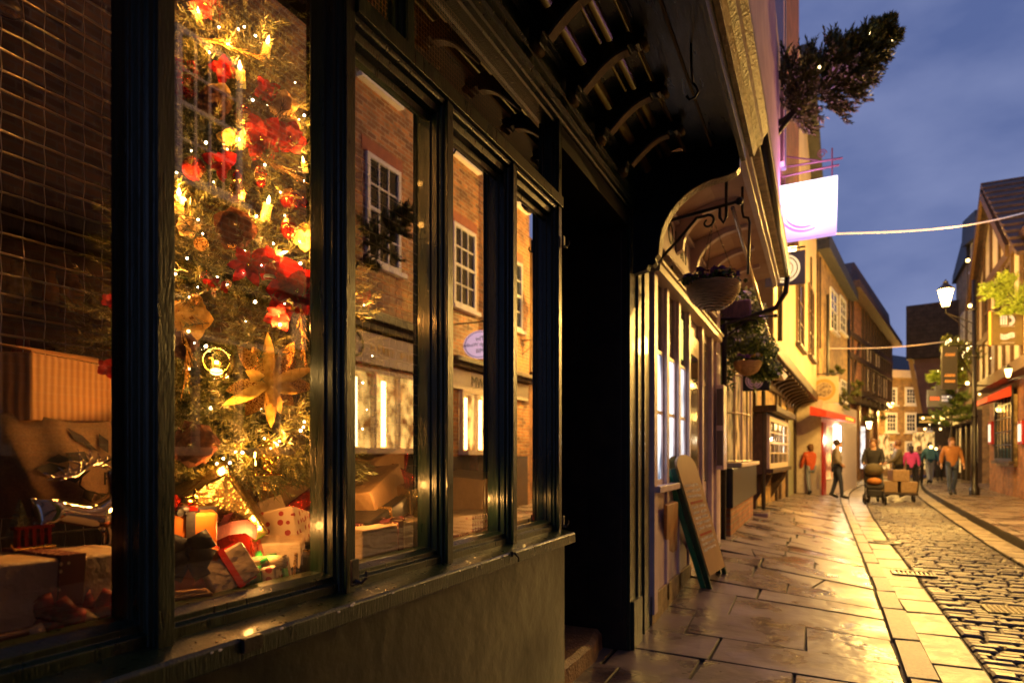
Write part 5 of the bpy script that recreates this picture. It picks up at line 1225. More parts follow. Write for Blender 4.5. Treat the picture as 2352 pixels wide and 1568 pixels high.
def basket(c, R_, label, chain_top, name='hanging_basket', trail=14, seed=1, purple=26):
    rr = random.Random(seed); t = thing(name, label, 'hanging basket', c)
    g = MB(); n = 13
    for i in range(n):
        f = i/(n-1); r = R_*math.sin(math.acos(max(-1, -f+0.0)) if False else math.pi/2*(1-f)**.0) if False else R_*math.sqrt(max(.02, 1-(f*.97)**2)); z = -f*R_*.95
        g.tube([c+Vector((r*math.cos(a), r*math.sin(a), z+.004*math.sin(9*a+i))) for a in [6.283*k/28 for k in range(29)]], R_*.055, 6, cap=False)
    g.build('wicker_bowl', WICK, t, smooth=True)
    g = MB(); g.lathe([(0, .0), (R_*.8, .0), (R_*.94, -.01), (R_*.7, -R_*.62), (0, -R_*.88)], c, 20); g.build('soil', DIRT, t)
    g = MB()
    for i in range(230):
        a = rr.random()*6.28; r = R_*math.sqrt(rr.random())*.98; leafc(g, c+Vector((r*math.cos(a), r*math.sin(a), .01+rr.random()*.05)), R_*rr.uniform(.12, .22), rr, Vector((0, 0, .5)))
    for i in range(trail):
        a = rr.random()*6.28; p = c+Vector((R_*math.cos(a), R_*math.sin(a), .02)); v = Vector((math.cos(a), math.sin(a), .2))*.04
        for j in range(rr.randint(2, 8)):
            for q_ in range(3): leafc(g, p+rv(rr)*.012, R_*rr.uniform(.14, .24), rr)
            p = p+v*R_*4; v = v*.8+Vector((0, 0, -.012))
    g.build('leaves', [LEAF], t)
    for nm, mt, cnt in (('purple_flowers', PURF, purple), ('yellow_flowers', YELF, 6), ('white_flowers', WHF, 4)):
        g = MB()
        for i in range(cnt):
            a = rr.random()*6.28 if nm == 'purple_flowers' else rr.uniform(-1.3, .3); r = R_*rr.uniform(.3, 1.02); o = c+Vector((r*math.cos(a), r*math.sin(a), rr.uniform(.05, .085)))
            M = Euler((rr.uniform(-.9, .9), rr.uniform(-.9, .9), 0)).to_matrix()
            for k in range(5): petal(g, o, M, R_*.19, R_*.11, .3, 6.28*k/5, .4, n=3, rr=rr)
        g.build(nm, mt, t, smooth=True)
    g = MB()
    for k in range(3):
        a = 2.09*k+.4; e = c+Vector((R_*.97*math.cos(a), R_*.97*math.sin(a), .0)); n = 26
        for i in range(n):
            f0, f1 = i/n, (i+.8)/n; p, q = e.lerp(chain_top, f0), e.lerp(chain_top, f1); sd = Vector((.004, 0, 0)) if i % 2 else Vector((0, .004, 0)); g.tube([p-sd, q-sd, q+sd, p+sd, p-sd], .0016, 4)
    g.build('chain', IRON, t); return t
def scroll_bracket(name, label, wallp, tip, drop, cat='bracket', r=.013):
    """flat iron bar out from the wall with a long curl beneath it, its eye at the hanging point"""
    t = thing(name, label, cat, wallp); g = MB(); g.tube([wallp, tip+(tip-wallp)*.12], r, 8); g.ball(tip+(tip-wallp)*.13, r*2.2, 10); g.tube([wallp+Vector((0, 0, .03)), wallp-Vector((0, 0, drop*1.1))], r*1.1, 6)
    g.build('bar', IRON, t, smooth=True); g = MB(); d = (tip-wallp); h = wallp-Vector((0, 0, drop)); m = wallp+d*.62-Vector((0, 0, .03)); pts = [h, h+d*.3+Vector((0, 0, drop*.42)), m-Vector((d.x*.05, d.y*.05, .01))]
    c = wallp+d*.72-Vector((0, 0, .035+abs(d.length)*.10)); dn = d.normalized(); rad = abs(d.length)*.10
    for i in range(16): a = math.pi*.62-i*.42; rr_ = rad*(1-.045*i); pts.append(c+dn*rr_*math.cos(a)+Vector((0, 0, rr_*math.sin(a))))
    g.tube(pts, [r*.9]*3+[r*.9*(1-.03*i) for i in range(16)], 8); g.build('scroll', IRON, t, smooth=True); return t, c
bw = Vector((-1.14, 5.0, 3.06)); bt = Vector((-.60, 5.0, 3.13))
_, cc = scroll_bracket('basket_bracket', 'wrought iron bracket with curled scroll carrying the nearest flower basket', bw, bt, .30)
bc = ony(1638, 655, 5.0)
g = MB(); g.tube([Vector((-.62, 5.0, 3.47)), Vector((-.62, 5.0, 3.04)), Vector((-.64, 5.0, 3.0)), Vector((-.665, 5.0, 3.04)), Vector((-.665, 5.0, 3.11))], .012, 8)
one(g, 'iron_strap', IRON, 'vertical iron strap with hooked foot hanging from the soffit to the scroll bracket', 'bracket', smooth=True)
basket(Vector((bc.x, 5.0, bc.z)), .185, 'nearest wicker hanging basket with purple and yellow pansies on a scroll bracket', Vector((bc.x+.0, 5.0, ony(1638, 505, 5.0).z)), trail=9, purple=46)
b2 = ony(1717, 832, 8.8); bw2 = Vector((-1.2, 8.8, ony(1700, 728, 8.8).z)); bt2 = Vector((b2.x+.25, 8.8, ony(1740, 728, 8.8).z))
scroll_bracket('basket_bracket', 'iron scroll bracket carrying the second flower basket beneath the ivy', bw2, bt2, .30)
basket(b2, .165, 'second wicker hanging basket half buried in ivy beyond the white shop', b2+Vector((0, 0, .62)), trail=10, seed=5, purple=22)
# ivy mass
t = thing('ivy_plant', 'big trailing ivy tumbling around the second hanging basket', 'ivy', ony(1700, 760, 9.1)); g = MB(); h = MB(); rr = random.Random(12)
blobs = [(1668, 740, 40), (1690, 790, 38), (1720, 760, 38), (1742, 800, 34), (1700, 700, 30), (1735, 720, 26), (1660, 700, 22), (1760, 835, 22), (1775, 850, 18), (1670, 780, 26), (1745, 850, 26), (1655, 760, 20), (1722, 680, 18), (1768, 808, 16)]
for x, y, r in blobs:
    c = ony(x, y, 9.15+rr.uniform(-.25, .25)); r = r*8.4/F*1.05
    for i in range(int(r*4200)):
        p = c+rv(rr)*r*rr.random()**.35; leafc(g if rr.random() < .45 else h, p, rr.uniform(.035, .06), rr, Vector((.3, -.3, -.3)))
for i in range(14):
    x = rr.uniform(1655, 1778); p = ony(x, rr.uniform(800, 850), 9.0)
    for j in range(rr.randint(6, 16)): leafc(g, p+rv(rr)*.015, .045, rr); leafc(h, p+rv(rr)*.015, .04, rr); p = p+Vector((rr.uniform(-.012, .012), 0, -.03))
g.build('dark_leaves', LEAF, t); h.build('light_leaves', LEAF2, t)
g = MB(); g.tube([Vector((-1.3, 9.2, .2)), Vector((-1.25, 9.2, 2.4)), Vector((-.9, 9.15, 3.1))], [.03, .02, .01], 6); g.tube([Vector((-1.2, 9.2, 2.3)), Vector((-.6, 9.1, 2.6)), Vector((-.35, 9.1, 2.3))], .01, 5); g.build('stems', STEM, t)
# ================================================================== DARK BAY-WINDOW SHOP
DT = thing('dark_bay_shop_building', 'black painted shop with a glazed bow window above a rough brick base', 'shop building', (-1.2, 9, 0))
g = MB(); g.box(-4.5, -1.32, 8.52, 14.6, -.05, 4.4); g.build('wall', BLACKP, DT)
g = MB(); g.box(-1.319, -1.02, 8.9, 12.4, .60, 1.12); g.build('bay_base', BLACKP, DT, bevel=.01)
g = MB(); g.box(-1.31, -1.06, 9.0, 12.2, -.02, .59); g.build('brick_plinth', BRK2, DT, bevel=.01)
g = MB(); g.box(-1.315, -.98, 9.6, 12.5, 1.12, 1.18); g.build('bay_sill', CREAM, DT, bevel=.01)
g = MB(); g.box(-1.1, -.82, 12.3, 13.2, 0.0, .26); g.build('doorstep', FLAG, DT, bevel=.015)
BAYG = emit_noise('amber_bay_reflection', (.05, .03, .01), (.8, .5, .14), 3.0, .55, (5, .8, 1))  # amber reflections painted into the bay panes as a glow
N = 9; cxb, cyb, rb = -1.32, 10.8, 1.0
def bayp(i, r=1.0): a = -1.25+2.5*i/(N-1); return Vector((cxb+.33*math.cos(a)*r, cyb+1.05*math.sin(a)*r, 0))
g = MB(); vs = []
for i in range(N): p = bayp(i); vs += [(p.x, p.y, 1.18), (p.x, p.y, 3.0)]
g.add(vs, [(2*i, 2*i+2, 2*i+3, 2*i+1) for i in range(N-1)]); bo = g.build('bay_glass', BAYG, DT)
g = MB()
for i in range(N): p = bayp(i, 1.02); g.box(p.x-.018, p.x+.018, p.y-.018, p.y+.018, 1.18, 3.0)
for z in (1.2, 1.9, 2.45, 3.0):
    for i in range(N-1): g.tube([bayp(i, 1.03)+Vector((0, 0, z)), bayp(i+1, 1.03)+Vector((0, 0, z))], .016, 5)
g.build('glazing_bars', pbr('cream_bars', (.5, .38, .2), rough=.4), bo)
g = MB(); g.box(-1.31, -.8, 8.9, 13.9, 3.05, 3.3); g.build('bay_cornice', DARKWOOD, DT, bevel=.02)
g = MB(); g.prism([(-1.31, 12.3, 2.78), (-.62, 12.3, 2.72), (-.55, 12.3, 2.80), (-.66, 12.3, 2.86), (-1.31, 12.3, 3.0)], (0, 1.3, 0)); g.build('door_canopy', CREAM, DT, bevel=.01)
g = MB(); g.prism([(-1.31, 12.5, 2.3), (-.75, 12.5, 2.7), (-.75, 12.5, 2.76), (-1.31, 12.5, 2.76)], (0, .08, 0)); g.build('canopy_bracket', DARKWOOD, DT)
g = MB(); g.tube([(-1.0, 13.7, .1), (-1.0, 13.7, 3.2)], .04, 8); g.build('drainpipe', IRON, DT)
# round emblem signs
def ring_sign(name, label, px, py, y, w, h, face, rim, mats, arm=True, emis=None):
    c = ony(px, py, y); t = thing(name, label, 'sign', c); g = MB(); g.box(c.x-w/2, c.x+w/2, y-.02, y+.02, c.z-h/2, c.z+h/2); o = g.build('board', mats[0], t, bevel=.004)
    Mx = Euler((R(90), 0, 0)).to_matrix(); r = min(w, h)*.42
    g = MB(); g.lathe([(0, .024), (r, .024), (r, .02)], (c.x, y, c.z), 28, Mx); g.build('disc', mats[1], o)
    g = MB(); g.lathe([(r*.78, .026), (r*.86, .026)], (c.x, y, c.z), 28, Mx); g.lathe([(r*.5, .026), (r*.56, .026)], (c.x, y, c.z), 28, Mx); g.box(c.x-.008, c.x+.008, y-.028, y-.024, c.z-r*.3, c.z+r*.4); g.box(c.x-r*.2, c.x+r*.2, y-.028, y-.0245, c.z-r*.3, c.z-r*.24); g.build('emblem', mats[2], o)
    if arm: g = MB(); g.tube([(c.x+w/2, y, c.z+h/2+.05), (-1.3, y, c.z+h/2+.05)], .014, 6); [g.tube([(c.x+s*w*.35, y, c.z+h/2), (c.x+s*w*.35, y, c.z+h/2+.05)], .006, 5) for s in (-1, 1)]; g.build('iron_arm', IRON, t)
    return t
ring_sign('round_emblem_sign', 'dark square hanging sign with a pale ring emblem beneath the second basket', 1733, 874, 10.2, .42, .30, 0, 0, (BLACKP, pbr('pale_disc', (.5, .42, .34), rough=.5), BLACKP))
ring_sign('round_emblem_sign', 'grey brown hanging sign with a glowing ring emblem on the bright yellow wall', 1803, 618, 10.6, .56, .50, 0, 0, (pbr('grey_brown_board', (.14, .11, .07), rough=.5), emit('glowing_disc', (1, .75, .35), 1.1), pbr('tan_line', (.35, .22, .08), rough=.5)))
# ================================================================== PINK LIT SIGN, FIR TREE ON THE WALL
c = ony(1856, 483, 9.3); t = thing('lit_square_sign', 'square glowing white and pink hanging sign with faint curved lines', 'illuminated sign', c)
def signmat():
    m, n, b = nt('white_pink_glow'); tcn = n.nodes.new('ShaderNodeTexCoord'); sx = n.nodes.new('ShaderNodeSeparateXYZ'); n.links.new(tcn.outputs['Object'], sx.inputs[0])
    mr = n.nodes.new('ShaderNodeMapRange'); mr.inputs['From Min'].default_value = -.38; mr.inputs['From Max'].default_value = .12; n.links.new(sx.outputs['Z'], mr.inputs['Value'])
    cr = n.nodes.new('ShaderNodeValToRGB'); cr.color_ramp.elements[0].color = (.62, .34, .85, 1); cr.color_ramp.elements[1].color = (1.9, 1.6, 2.0, 1); cr.color_ramp.elements[1].position = .75
    n.links.new(mr.outputs[0], cr.inputs[0]); n.links.new(cr.outputs[0], b.inputs['Emission Color']); b.inputs['Emission Strength'].default_value = 1.15; b.inputs['Base Color'].default_value = (.03, .03, .03, 1); return m
hw, hz = .345, .375
g = MB(); g.hexa([(c.x-hw, c.y-.06, c.z-hz), (c.x+hw*.96, c.y-.06, c.z-hz+.02), (c.x+hw*.96, c.y+.06, c.z-hz+.02), (c.x-hw, c.y+.06, c.z-hz), (c.x-hw, c.y-.06, c.z+hz-.02), (c.x+hw, c.y-.06, c.z+hz), (c.x+hw, c.y+.06, c.z+hz), (c.x-hw, c.y+.06, c.z+hz-.02)]); o = g.build('light_box', signmat(), t, bevel=.01)
g = MB()
for r_, a0, a1 in ((.30, 190, 300), (.25, 200, 290)):
    g.tube([Vector((c.x-.04+r_*math.cos(R(a)), c.y-.063, c.z+.02+r_*math.sin(R(a)))) for a in range(a0, a1, 8)], [.004+.012*math.sin(math.pi*k/len(range(a0, a1, 8))) for k in range(len(range(a0, a1, 8)))], 6)
g.build('curved_line', emit('violet_line', (.35, .16, .55), .7), o)
g = MB(); g.tube([(c.x+.36, c.y, c.z+.52), (-1.1, c.y, c.z+.46)], .014, 6); g.tube([(c.x+.4, c.y, c.z+.60), (-1.1, c.y, c.z+.62)], .014, 6); g.tube([(c.x+.12, c.y, c.z+.62), (-1.1, c.y, c.z+.98)], .010, 6)
g.tube([(c.x+.28, c.y, c.z+.75), (c.x+.28, c.y, c.z+hz)], .010, 6); g.tube([(c.x+.16+.06*math.cos(a)*(1-a/14), c.y, c.z+.70+.06*math.sin(a)*(1-a/14)) for a in [i*.5 for i in range(20)]], .007, 5); g.tube([(c.x-.28, c.y, c.z+.5), (c.x-.28, c.y, c.z+hz-.02)], .008, 5)
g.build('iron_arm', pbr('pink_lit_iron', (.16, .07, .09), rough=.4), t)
light('sign_light', (c.x, c.y-.6, c.z-.1), 80, (.95, .35, .8), .12); 
# tile hung gable beyond, pink lit
TG = thing('tile_hung_building', 'narrow tile hung house front lit pink behind the sticking out fir tree', 'building', (-1, 10, 4.95))
W2 = Wall((-.46, 8.74), (-.33, 12.5))
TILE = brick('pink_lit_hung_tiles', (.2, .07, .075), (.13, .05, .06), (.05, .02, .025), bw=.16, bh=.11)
g = MB(); W2.box(g, 0, 3.76, 4.95, 11, -3, 0); g.build('wall', TILE, TG)
g = MB(); g.box(-.50, -.40, 8.69, 8.85, 4.9, 11); g.build('corner_board', pbr('pink_corner_board', (.6, .4, .42), rough=.5), TG)
SHUTT = pbr('blue_grey_trim', (.2, .22, .3), rough=.4)
g = MB(); g.box(-.46, -.39, 9.0, 9.1, 4.95, 11); g.build('downpipe_box', SHUTT, TG)
FIR = pbr('fir_branch', (.025, .04, .008), (.13, .13, .016), scale=14, rough=.5, bump=0, contrast=(.3, .7)); FIR2 = pbr('fir_branch_light', (.13, .16, .035), (.24, .26, .06), scale=14, rough=.5, bump=0)
def fir(name, label, base, tip, rad, n, L, seed, mats=None, group=None, w=.0035, nl=.045, lights=0, cat='fir tree', prof=None):
    rr = random.Random(seed); base, tip = Vector(base), Vector(tip); ax = tip-base; H_ = ax.length; d = ax.normalized(); a = d.orthogonal().normalized(); b = d.cross(a)
    t = thing(name, label, cat, base, group); g = MB()
    nb = max(12, n//16)
    for k in range(n):
        if k % 16 == 0:
            f0 = rr.random()**.85; an = rr.random()*6.283; R0 = rad*(prof(f0) if prof else (1-f0)**.75*min(1, .35+f0*6))*rr.uniform(.6, 1.1)+.02
        f = f0; q0 = ((k % 16)+rr.random())/16; r = R0*q0; rd = a*math.cos(an)+b*math.sin(an); sd_ = rd.cross(d)*(R0*.28*(1-q0*.5)*rr.uniform(-1, 1))
        o = base+ax*f+rd*r+sd_+d*r*.22
        tuft(g, o, rd+d*.7+rv(rr)*.5+Vector((0, 0, .1)), L*rr.uniform(.7, 1.2), 13, nl, w, rr, mats=(0, 1) if rr.random() < .5 else (0, 0), spread=.8)
    g.build('foliage', mats or [FIR, FIR2, STEM], t); g = MB(); g.tube([base-d*.35, tip-d*.1], [.03, .008], 6); g.build('trunk', STEM, t)
    if lights:
        bl = None
        for k in range(lights):
            f = rr.random()**.8; an = rr.random()*6.283; r = rad*(1-f)**.75+.04; p = base+ax*f+(a*math.cos(an)+b*math.sin(an))*r
            if bl is None: m = MB(); m.ball((0, 0, 0), .012, 6); bl = m.build('fairy_bulb', emit('outdoor_bulb', (1, .7, .3), 14), t, local=True); bl.location = p-base
            else: o = bl.copy(); COL.objects.link(o); o.parent = t; o.location = p-base
    return t
fir('wall_fir_tree', 'big fir tree sticking out at a slant high above the glowing square sign', ony(1815, 262, 8.3), ony(2045, 68, 8.5), .62, 3000, .13, 5, lights=9, w=.010, nl=.06, prof=lambda f: (1-f)**.85*min(1, .6+f*3))
g = MB(); a_ = ony(1830, 250, 8.3); g.tube([Vector((-1.0, 8.3, a_.z-.9)), a_], .03, 7); g.tube([Vector((-1.0, 8.3, a_.z-.1)), a_+Vector((-.1, 0, -.1))], .02, 6)
one(g, 'tree_bracket', IRON, 'black iron strut holding the big slanting fir tree', 'bracket')
# ================================================================== YELLOW RENDERED JETTIED HOUSE
rp0, rp1 = ond(1742, 1160, 13.2), ond(1897, 1105, 22.5)
# plan of the jettied upper floor
p0, p1 = onx(1750, 800, -.78), None
UW = Wall((-.80, 12.9), (-.10, 22.6)); GW = Wall((-1.28, 12.95), (-.72, 22.4))
YT = thing('yellow_rendered_building', 'jettied house with floodlit yellow render over a dark timber ground floor', 'building', (GW.p.x, GW.p.y, 0))
REND = pbr('yellow_render', (.55, .42, .22), (.66, .52, .3), scale=1.5, rough=.7, bump=.5, bdist=.01, detail=9)
z0 = UW.hit(1775, 830)[1]
g = MB(); UW.poly(g, [(0, 3.45), (9.75, 3.2), (9.75, 8.0), (7.5, 9.6), (5.2, 11.3), (0, 11.3)], -3.5, 0); g.build('wall', REND, YT)
g = MB(); UW.box(g, -.12, 0, 3.3, 11, -3.5, .04); g.build('corner_post', pbr('tan_corner', (.4, .28, .13), rough=.6), YT)
g = MB(); UW.poly(g, [(9.6, 8.05), (5.1, 11.35), (5.1, 11.6), (9.95, 8.1)], -3.5, .3); g.build('roof_verge', SLATE, YT)
def uw(px, py): return UW.hit(px, py)
# casements
for (xa, ya, xb, yb, dz) in ((1828, 640, 1844, 808, 0), (1856, 660, 1867, 830, 0)):
    a0, zt = uw(xa, ya); a1, zb = uw(xb, yb); zt = uw(xb, ya+15)[1]
    sash(UW, YT, a0, a1, zb, max(zt, zb+1.3), cols=2, rows=3, fr=pbr('brown_frame', (.16, .09, .04), rough=.5), name='window', sill=DARKWOOD)
g = MB()
for px_ in (1833, 1861, 1882): a0, zz = uw(px_, 700); UW.box(g, a0, a0+.05, uw(px_, 800)[1], uw(px_, 590)[1], 0, .05)
g.build('timber_strip', DARKWOOD, YT)
# bressummer and joist ends
g = MB(); UW.poly(g, [(-.1, 3.2), (9.8, 2.95), (9.8, 3.2), (-.1, 3.45)], -.3, .05); g.build('jetty_beam', DARKWOOD, YT, bevel=.02)
for k in range(15):
    a = .3+k*.63; g = MB(); z = 3.14-.026*a
    pts = []
    for j in range(7): q_ = math.pi/2*j/6; pts.append((-.02-.5*math.sin(q_), z-.30*(1-math.cos(q_))))
    g.prism([UW.P(a, zz, off) for off, zz in [(-.02, z+.2)]+pts+[(-.55, z+.2)]], UW.t*.2); g.build('joist_end', DARKWOOD, YT, bevel=.01)
g = MB(); GW.box(g, 0, 9.6, -.05, 3.2, -3, 0); g.build('ground_floor_wall', BRKY, YT)
g = MB()
for a, b in ((.0, .22), (1.0, 1.2), (4.5, 4.7), (5.3, 5.5), (6.9, 7.1), (9.2, 9.5)): GW.box(g, a, b, 0, 3.1, 0, .06)
GW.box(g, 0, 9.5, 2.8, 3.15, 0, .08); g.build('timber_post', DARKWOOD, YT)
# bay window with bracket
a0 = GW.hit(1762, 1000, .3)[0]; a1 = GW.hit(1805, 1000, .3)[0]; zt = GW.hit(1790, 965, .3)[1]; zb = GW.hit(1790, 1072, .3)[1]
sash(GW, YT, a0, a1, zb, zt, cols=4, rows=4, fr=CREAM, off=.3, name='bay_window', sill=DARKWOOD, fw=.10)
g = MB(); GW.box(g, a0-.05, a1+.05, zb-.12, zt+.06, .001, .298); GW.box(g, a0-.15, a1+.15, zt+.07, zt+.2, .0, .5); g.build('bay_body', DARKWOOD, YT, bevel=.015)
g = MB(); am = (a0+a1)/2
for a in (a0+.2, a1-.3): g = MB(); g.prism([GW.P(a, zb-.13, .0), GW.P(a, zb-.13, .36), GW.P(a, zb-.3, .28), GW.P(a, zb-.75, .0)], GW.t*.12); g.build('bay_bracket', DARKWOOD, YT)
g = MB(); GW.box(g, 7.2, 8.9, .05, 2.5, .0, .02); g.build('shop_door', pbr('pale_green_door', (.3, .33, .22), (.4, .4, .25), rough=.5), YT); g = MB(); GW.box(g, 5.55, 6.8, .9, 2.6, 0, .03); g.build('lit_panel', pbr('yellow_panel', (.5, .32, .07), (.6, .42, .1), rough=.5), YT)
g = MB(); a_ = uw(1793, 900)[0]
pp = UW.P(uw(1776, 700)[0], 0, .12); g.tube([(pp.x, pp.y, 3.4), (pp.x, pp.y, 6.2)], .05, 8); g.tube([(pp.x, pp.y, 4.55), (pp.x, pp.y, 4.68)], .075, 8); one(g, 'downpipe', IRON, 'grey cast downpipe on the brightest part of the yellow wall', 'drainpipe')
# ================================================================== FAR LEFT HOUSES
def plan(px, d): p = ond(px, 1043, d); return (p.x, p.y)
LB = Wall(plan(1893, 22.6), plan(1948, 27.5))
BT = thing('brick_georgian_building', 'tall brown brick house with pale sash windows beyond the yellow one', 'building', (LB.p.x, LB.p.y, 0))
def wz(W, px, py, off=0): return W.hit(px, py, off)
aL, zL = wz(LB, 1898, 640); aR, zR = wz(LB, 1948, 690)
g = MB(); LB.poly(g, [(-1, 0), (LB.len, 0), (LB.len, zR), (-1, zL+.6)], -4, 0); g.build('wall', BRKY, BT)
g = MB(); LB.poly(g, [(-1.2, zL+.6), (LB.len+.3, zR), (LB.len+.3, zR+.35), (-1.2, zL+1.1)], -4, .35); g.build('roof_eave', SLATE, BT)
for xa, ya, xb, yb in ((1906, 650, 1922, 770), (1928, 668, 1941, 772), (1910, 860, 1926, 930), (1930, 862, 1942, 925)):
    a0, zt = wz(LB, xa, ya+8); a1, zb = wz(LB, xb, yb); sash(LB, BT, a0, a1, zb, zt, cols=2, rows=4)
g = MB()
for px_ in (1900, 1948): a, _ = wz(LB, px_, 900, .1); g.tube([LB.P(a, .1, .12), LB.P(a, 6.8, .12)], .06, 6)
g.build('drainpipe', IRON, BT)
LT = Wall(plan(1948, 27.5), plan(2046, 36.5))
TT = thing('timber_framed_building', 'crooked timber framed house with orange brick infill and jettied dark beams on the bend', 'building', (LT.p.x, LT.p.y, 0))
def lt(px, py, off=0): return LT.hit(px, py, off)
aE = LT.len; zl = lt(1950, 668)[1]; zr = lt(2042, 792)[1]
g = MB(); LT.poly(g, [(0, 0), (aE, 0), (aE, 4.0), (0, 4.0)], -5, -.6); g.build('ground_floor_wall', BRK2, TT)
g = MB(); zj = lt(2000, 905)[1]; LT.poly(g, [(0, 3.95), (aE, 3.95), (aE, zr), (0, zl)], -5, 0); g.build('upper_wall', BRK2, TT)
g = MB(); LT.poly(g, [(-.3, zl), (aE+.5, zr), (aE+.5, zr+.25), (-.3, zl+.3)], -5, .5); LT.poly(g, [(-.3, zl+.3), (aE+.5, zr+.25), (aE-1, zr+1.6), (1.0, zl+1.4)], -4, .05); g.build('roof', ROOF, TT)
g = MB(); k = 0
nst = 15
for i in range(nst+1):
    a = aE*i/nst
    if i in (2, 3): continue
    LT.box(g, a-.11, a+.11, 4.0, zl+(zr-zl)*a/aE, 0, .07)
for z in (3.95, 5.4, 6.3): LT.box(g, 0, aE, z, z+.22, 0, .1)
LT.poly(g, [(.4, 4.2), (.7, 4.2), (2.4, 6.3), (2.1, 6.3)], .0, .08); g.build('timber_frame', DARKWOOD, TT)
for i in range(9): g = MB(); LT.box(g, aE*i/9, aE*i/9+.2, 3.68, 3.94, -.6, .05); g.build('jetty_joist', DARKWOOD, TT)
g = MB()
for i in (0, 2, 4, 6, 8): LT.box(g, aE*i/9, aE*i/9+.25, 0, 3.7, -.6, -.45)
g.build('ground_post', OAK, TT)
for a, z0_, z1_ in ((4.2, 5.7, 6.6), (6.6, 5.7, 6.6), (4.0, 4.3, 5.3), (5.4, 4.3, 5.3), (7.2, 4.3, 5.3), (9.0, 4.3, 5.3)): sash(LT, TT, a, a+.8, z0_, z1_, cols=2, rows=2, fr=CREAM, sill=False)
g = MB(); LT.box(g, 1.2, 3.4, .6, 2.8, -.59, -.57); LT.box(g, 5.4, 7.2, .6, 2.7, -.59, -.57); g.build('lit_shop_window', emit_noise('pale_lit_window', (.3, .3, .35), (1, .95, .85), 2.5, 1.6, (2, 1, 1)), TT)
# red awning shop with blown-out lit window
aw = ond(1905, 985, 22); t = thing('red_awning', 'small red shop awning with yellow lettering over a dazzling shop window', 'awning', aw)
W_ = Wall(plan(1862, 20.5), plan(1948, 25.5))
g = MB(); W_.poly(g, [(0, 2.2), (1, 2.2)], 0, 0) if False else None
a0, zt = W_.hit(1862, 968, .5); a1, zb = W_.hit(1946, 985, .5)
g = MB(); g.hexa([W_.P(a0+.8, 2.38, .75), W_.P(a1, 2.38, .75), W_.P(a1, 2.45, .3), W_.P(a0+.8, 2.45, .3), W_.P(a0+.8, 2.55, .75), W_.P(a1, 2.55, .75), W_.P(a1, 2.72, .3), W_.P(a0+.8, 2.72, .3)]); cn = g.build('canopy', pbr('red_canvas', (.6, .04, .02), (.7, .07, .03), rough=.6), t)
text('EAT IN', 'lettering', .26, emit('yellow_letters', (1, .6, .08), .6), cn, frame_m(W_.P(a1*.68, 2.435, .965), W_.t), .004) if False else None
g = MB(); scribble(g, W_, a1*.45, a1*.9, 2.465, .12, .755, random.Random(3), t=.03); g.build('lettering', emit('yellow_letters', (1, .6, .08), .7), cn)
t = thing('awning_shop_building', 'little shop with a dazzling lit doorway under the red awning', 'shop building', W_.P(0, 0))
g = MB(); W_.box(g, 0, W_.len, 0, 3.0, -2.0, .3); g.build('wall', CREAM, t)
g = MB(); a = W_.hit(1922, 990, .32)[0]; W_.box(g, a-.35, a+.45, 1.35, 2.28, .32, .36); g.build('glowing_display', emit('white_hot_display', (1, .93, .78), 12), t); g = MB(); W_.box(g, .3, a-.6, .5, 2.2, .305, .32); g.build('shop_window', emit_noise('warm_window', (.2, .06, .02), (.95, .55, .2), 3, .8), t); g = MB(); W_.box(g, .05, .5, 0, 2.3, .3, .35); g.build('red_door', pbr('red_paint', (.4, .02, .015), rough=.3), t)
light('shop_light', W_.P(a, 1.8, 1.0), 70, (1, .8, .5), .1)
# hanging sign green and cream with ring, small fir trees, far blue-white lamp
c = ond(1892, 895, 20.5); t = thing('crest_sign', 'cream and green square sign with an orange ring crest', 'sign', c)
g = MB(); g.box(c.x-.42, c.x+.42, c.y-.03, c.y+.03, c.z-.42, c.z+.42); o = g.build('board', pbr('cream_green_board', (.55, .5, .3), rough=.5), t)
g = MB(); g.box(c.x-.42, c.x-.22, c.y-.034, c.y-.031, c.z-.42, c.z+.42); g.build('green_panel', pbr('sign_green', (.06, .24, .12), rough=.5), o)
Mx = Euler((R(90), 0, 0)).to_matrix(); g = MB(); g.lathe([(.24, .036), (.34, .036)], (c.x, c.y, c.z), 26, Mx); g.build('ring', pbr('orange_ring', (.6, .3, .06), rough=.5), o); g = MB(); g.lathe([(0, .036), (.23, .036)], (c.x, c.y, c.z), 20, Mx); g.build('crest', pbr('brown_crest', (.12, .07, .04), (.5, .4, .2), scale=14, rough=.5), o)
g = MB(); g.tube([(c.x+.45, c.y, c.z+.5), (c.x-1.2, c.y, c.z+.5)], .02, 5); g.build('iron_arm', IRON, t)
def sfir(label, px, py, tx, ty, d, rad, n=160, seed=1, **k): return fir('wall_fir_tree', label, ond(px, py, d), ond(tx, ty, d), rad, n, .16, seed, w=.011, nl=.09, **k)
sfir('small green fir tree slanting above the cream and green sign', 1905, 880, 1926, 850, 21, .3, 110, 2)
sfir('green fir tree slanting out over the pavement beyond the crest sign', 1925, 938, 1975, 882, 23, .42, 260, 3)
sfir('dark fir branch hanging in front of the far timber house', 2040, 958, 1990, 962, 29, .5, 200, 4)
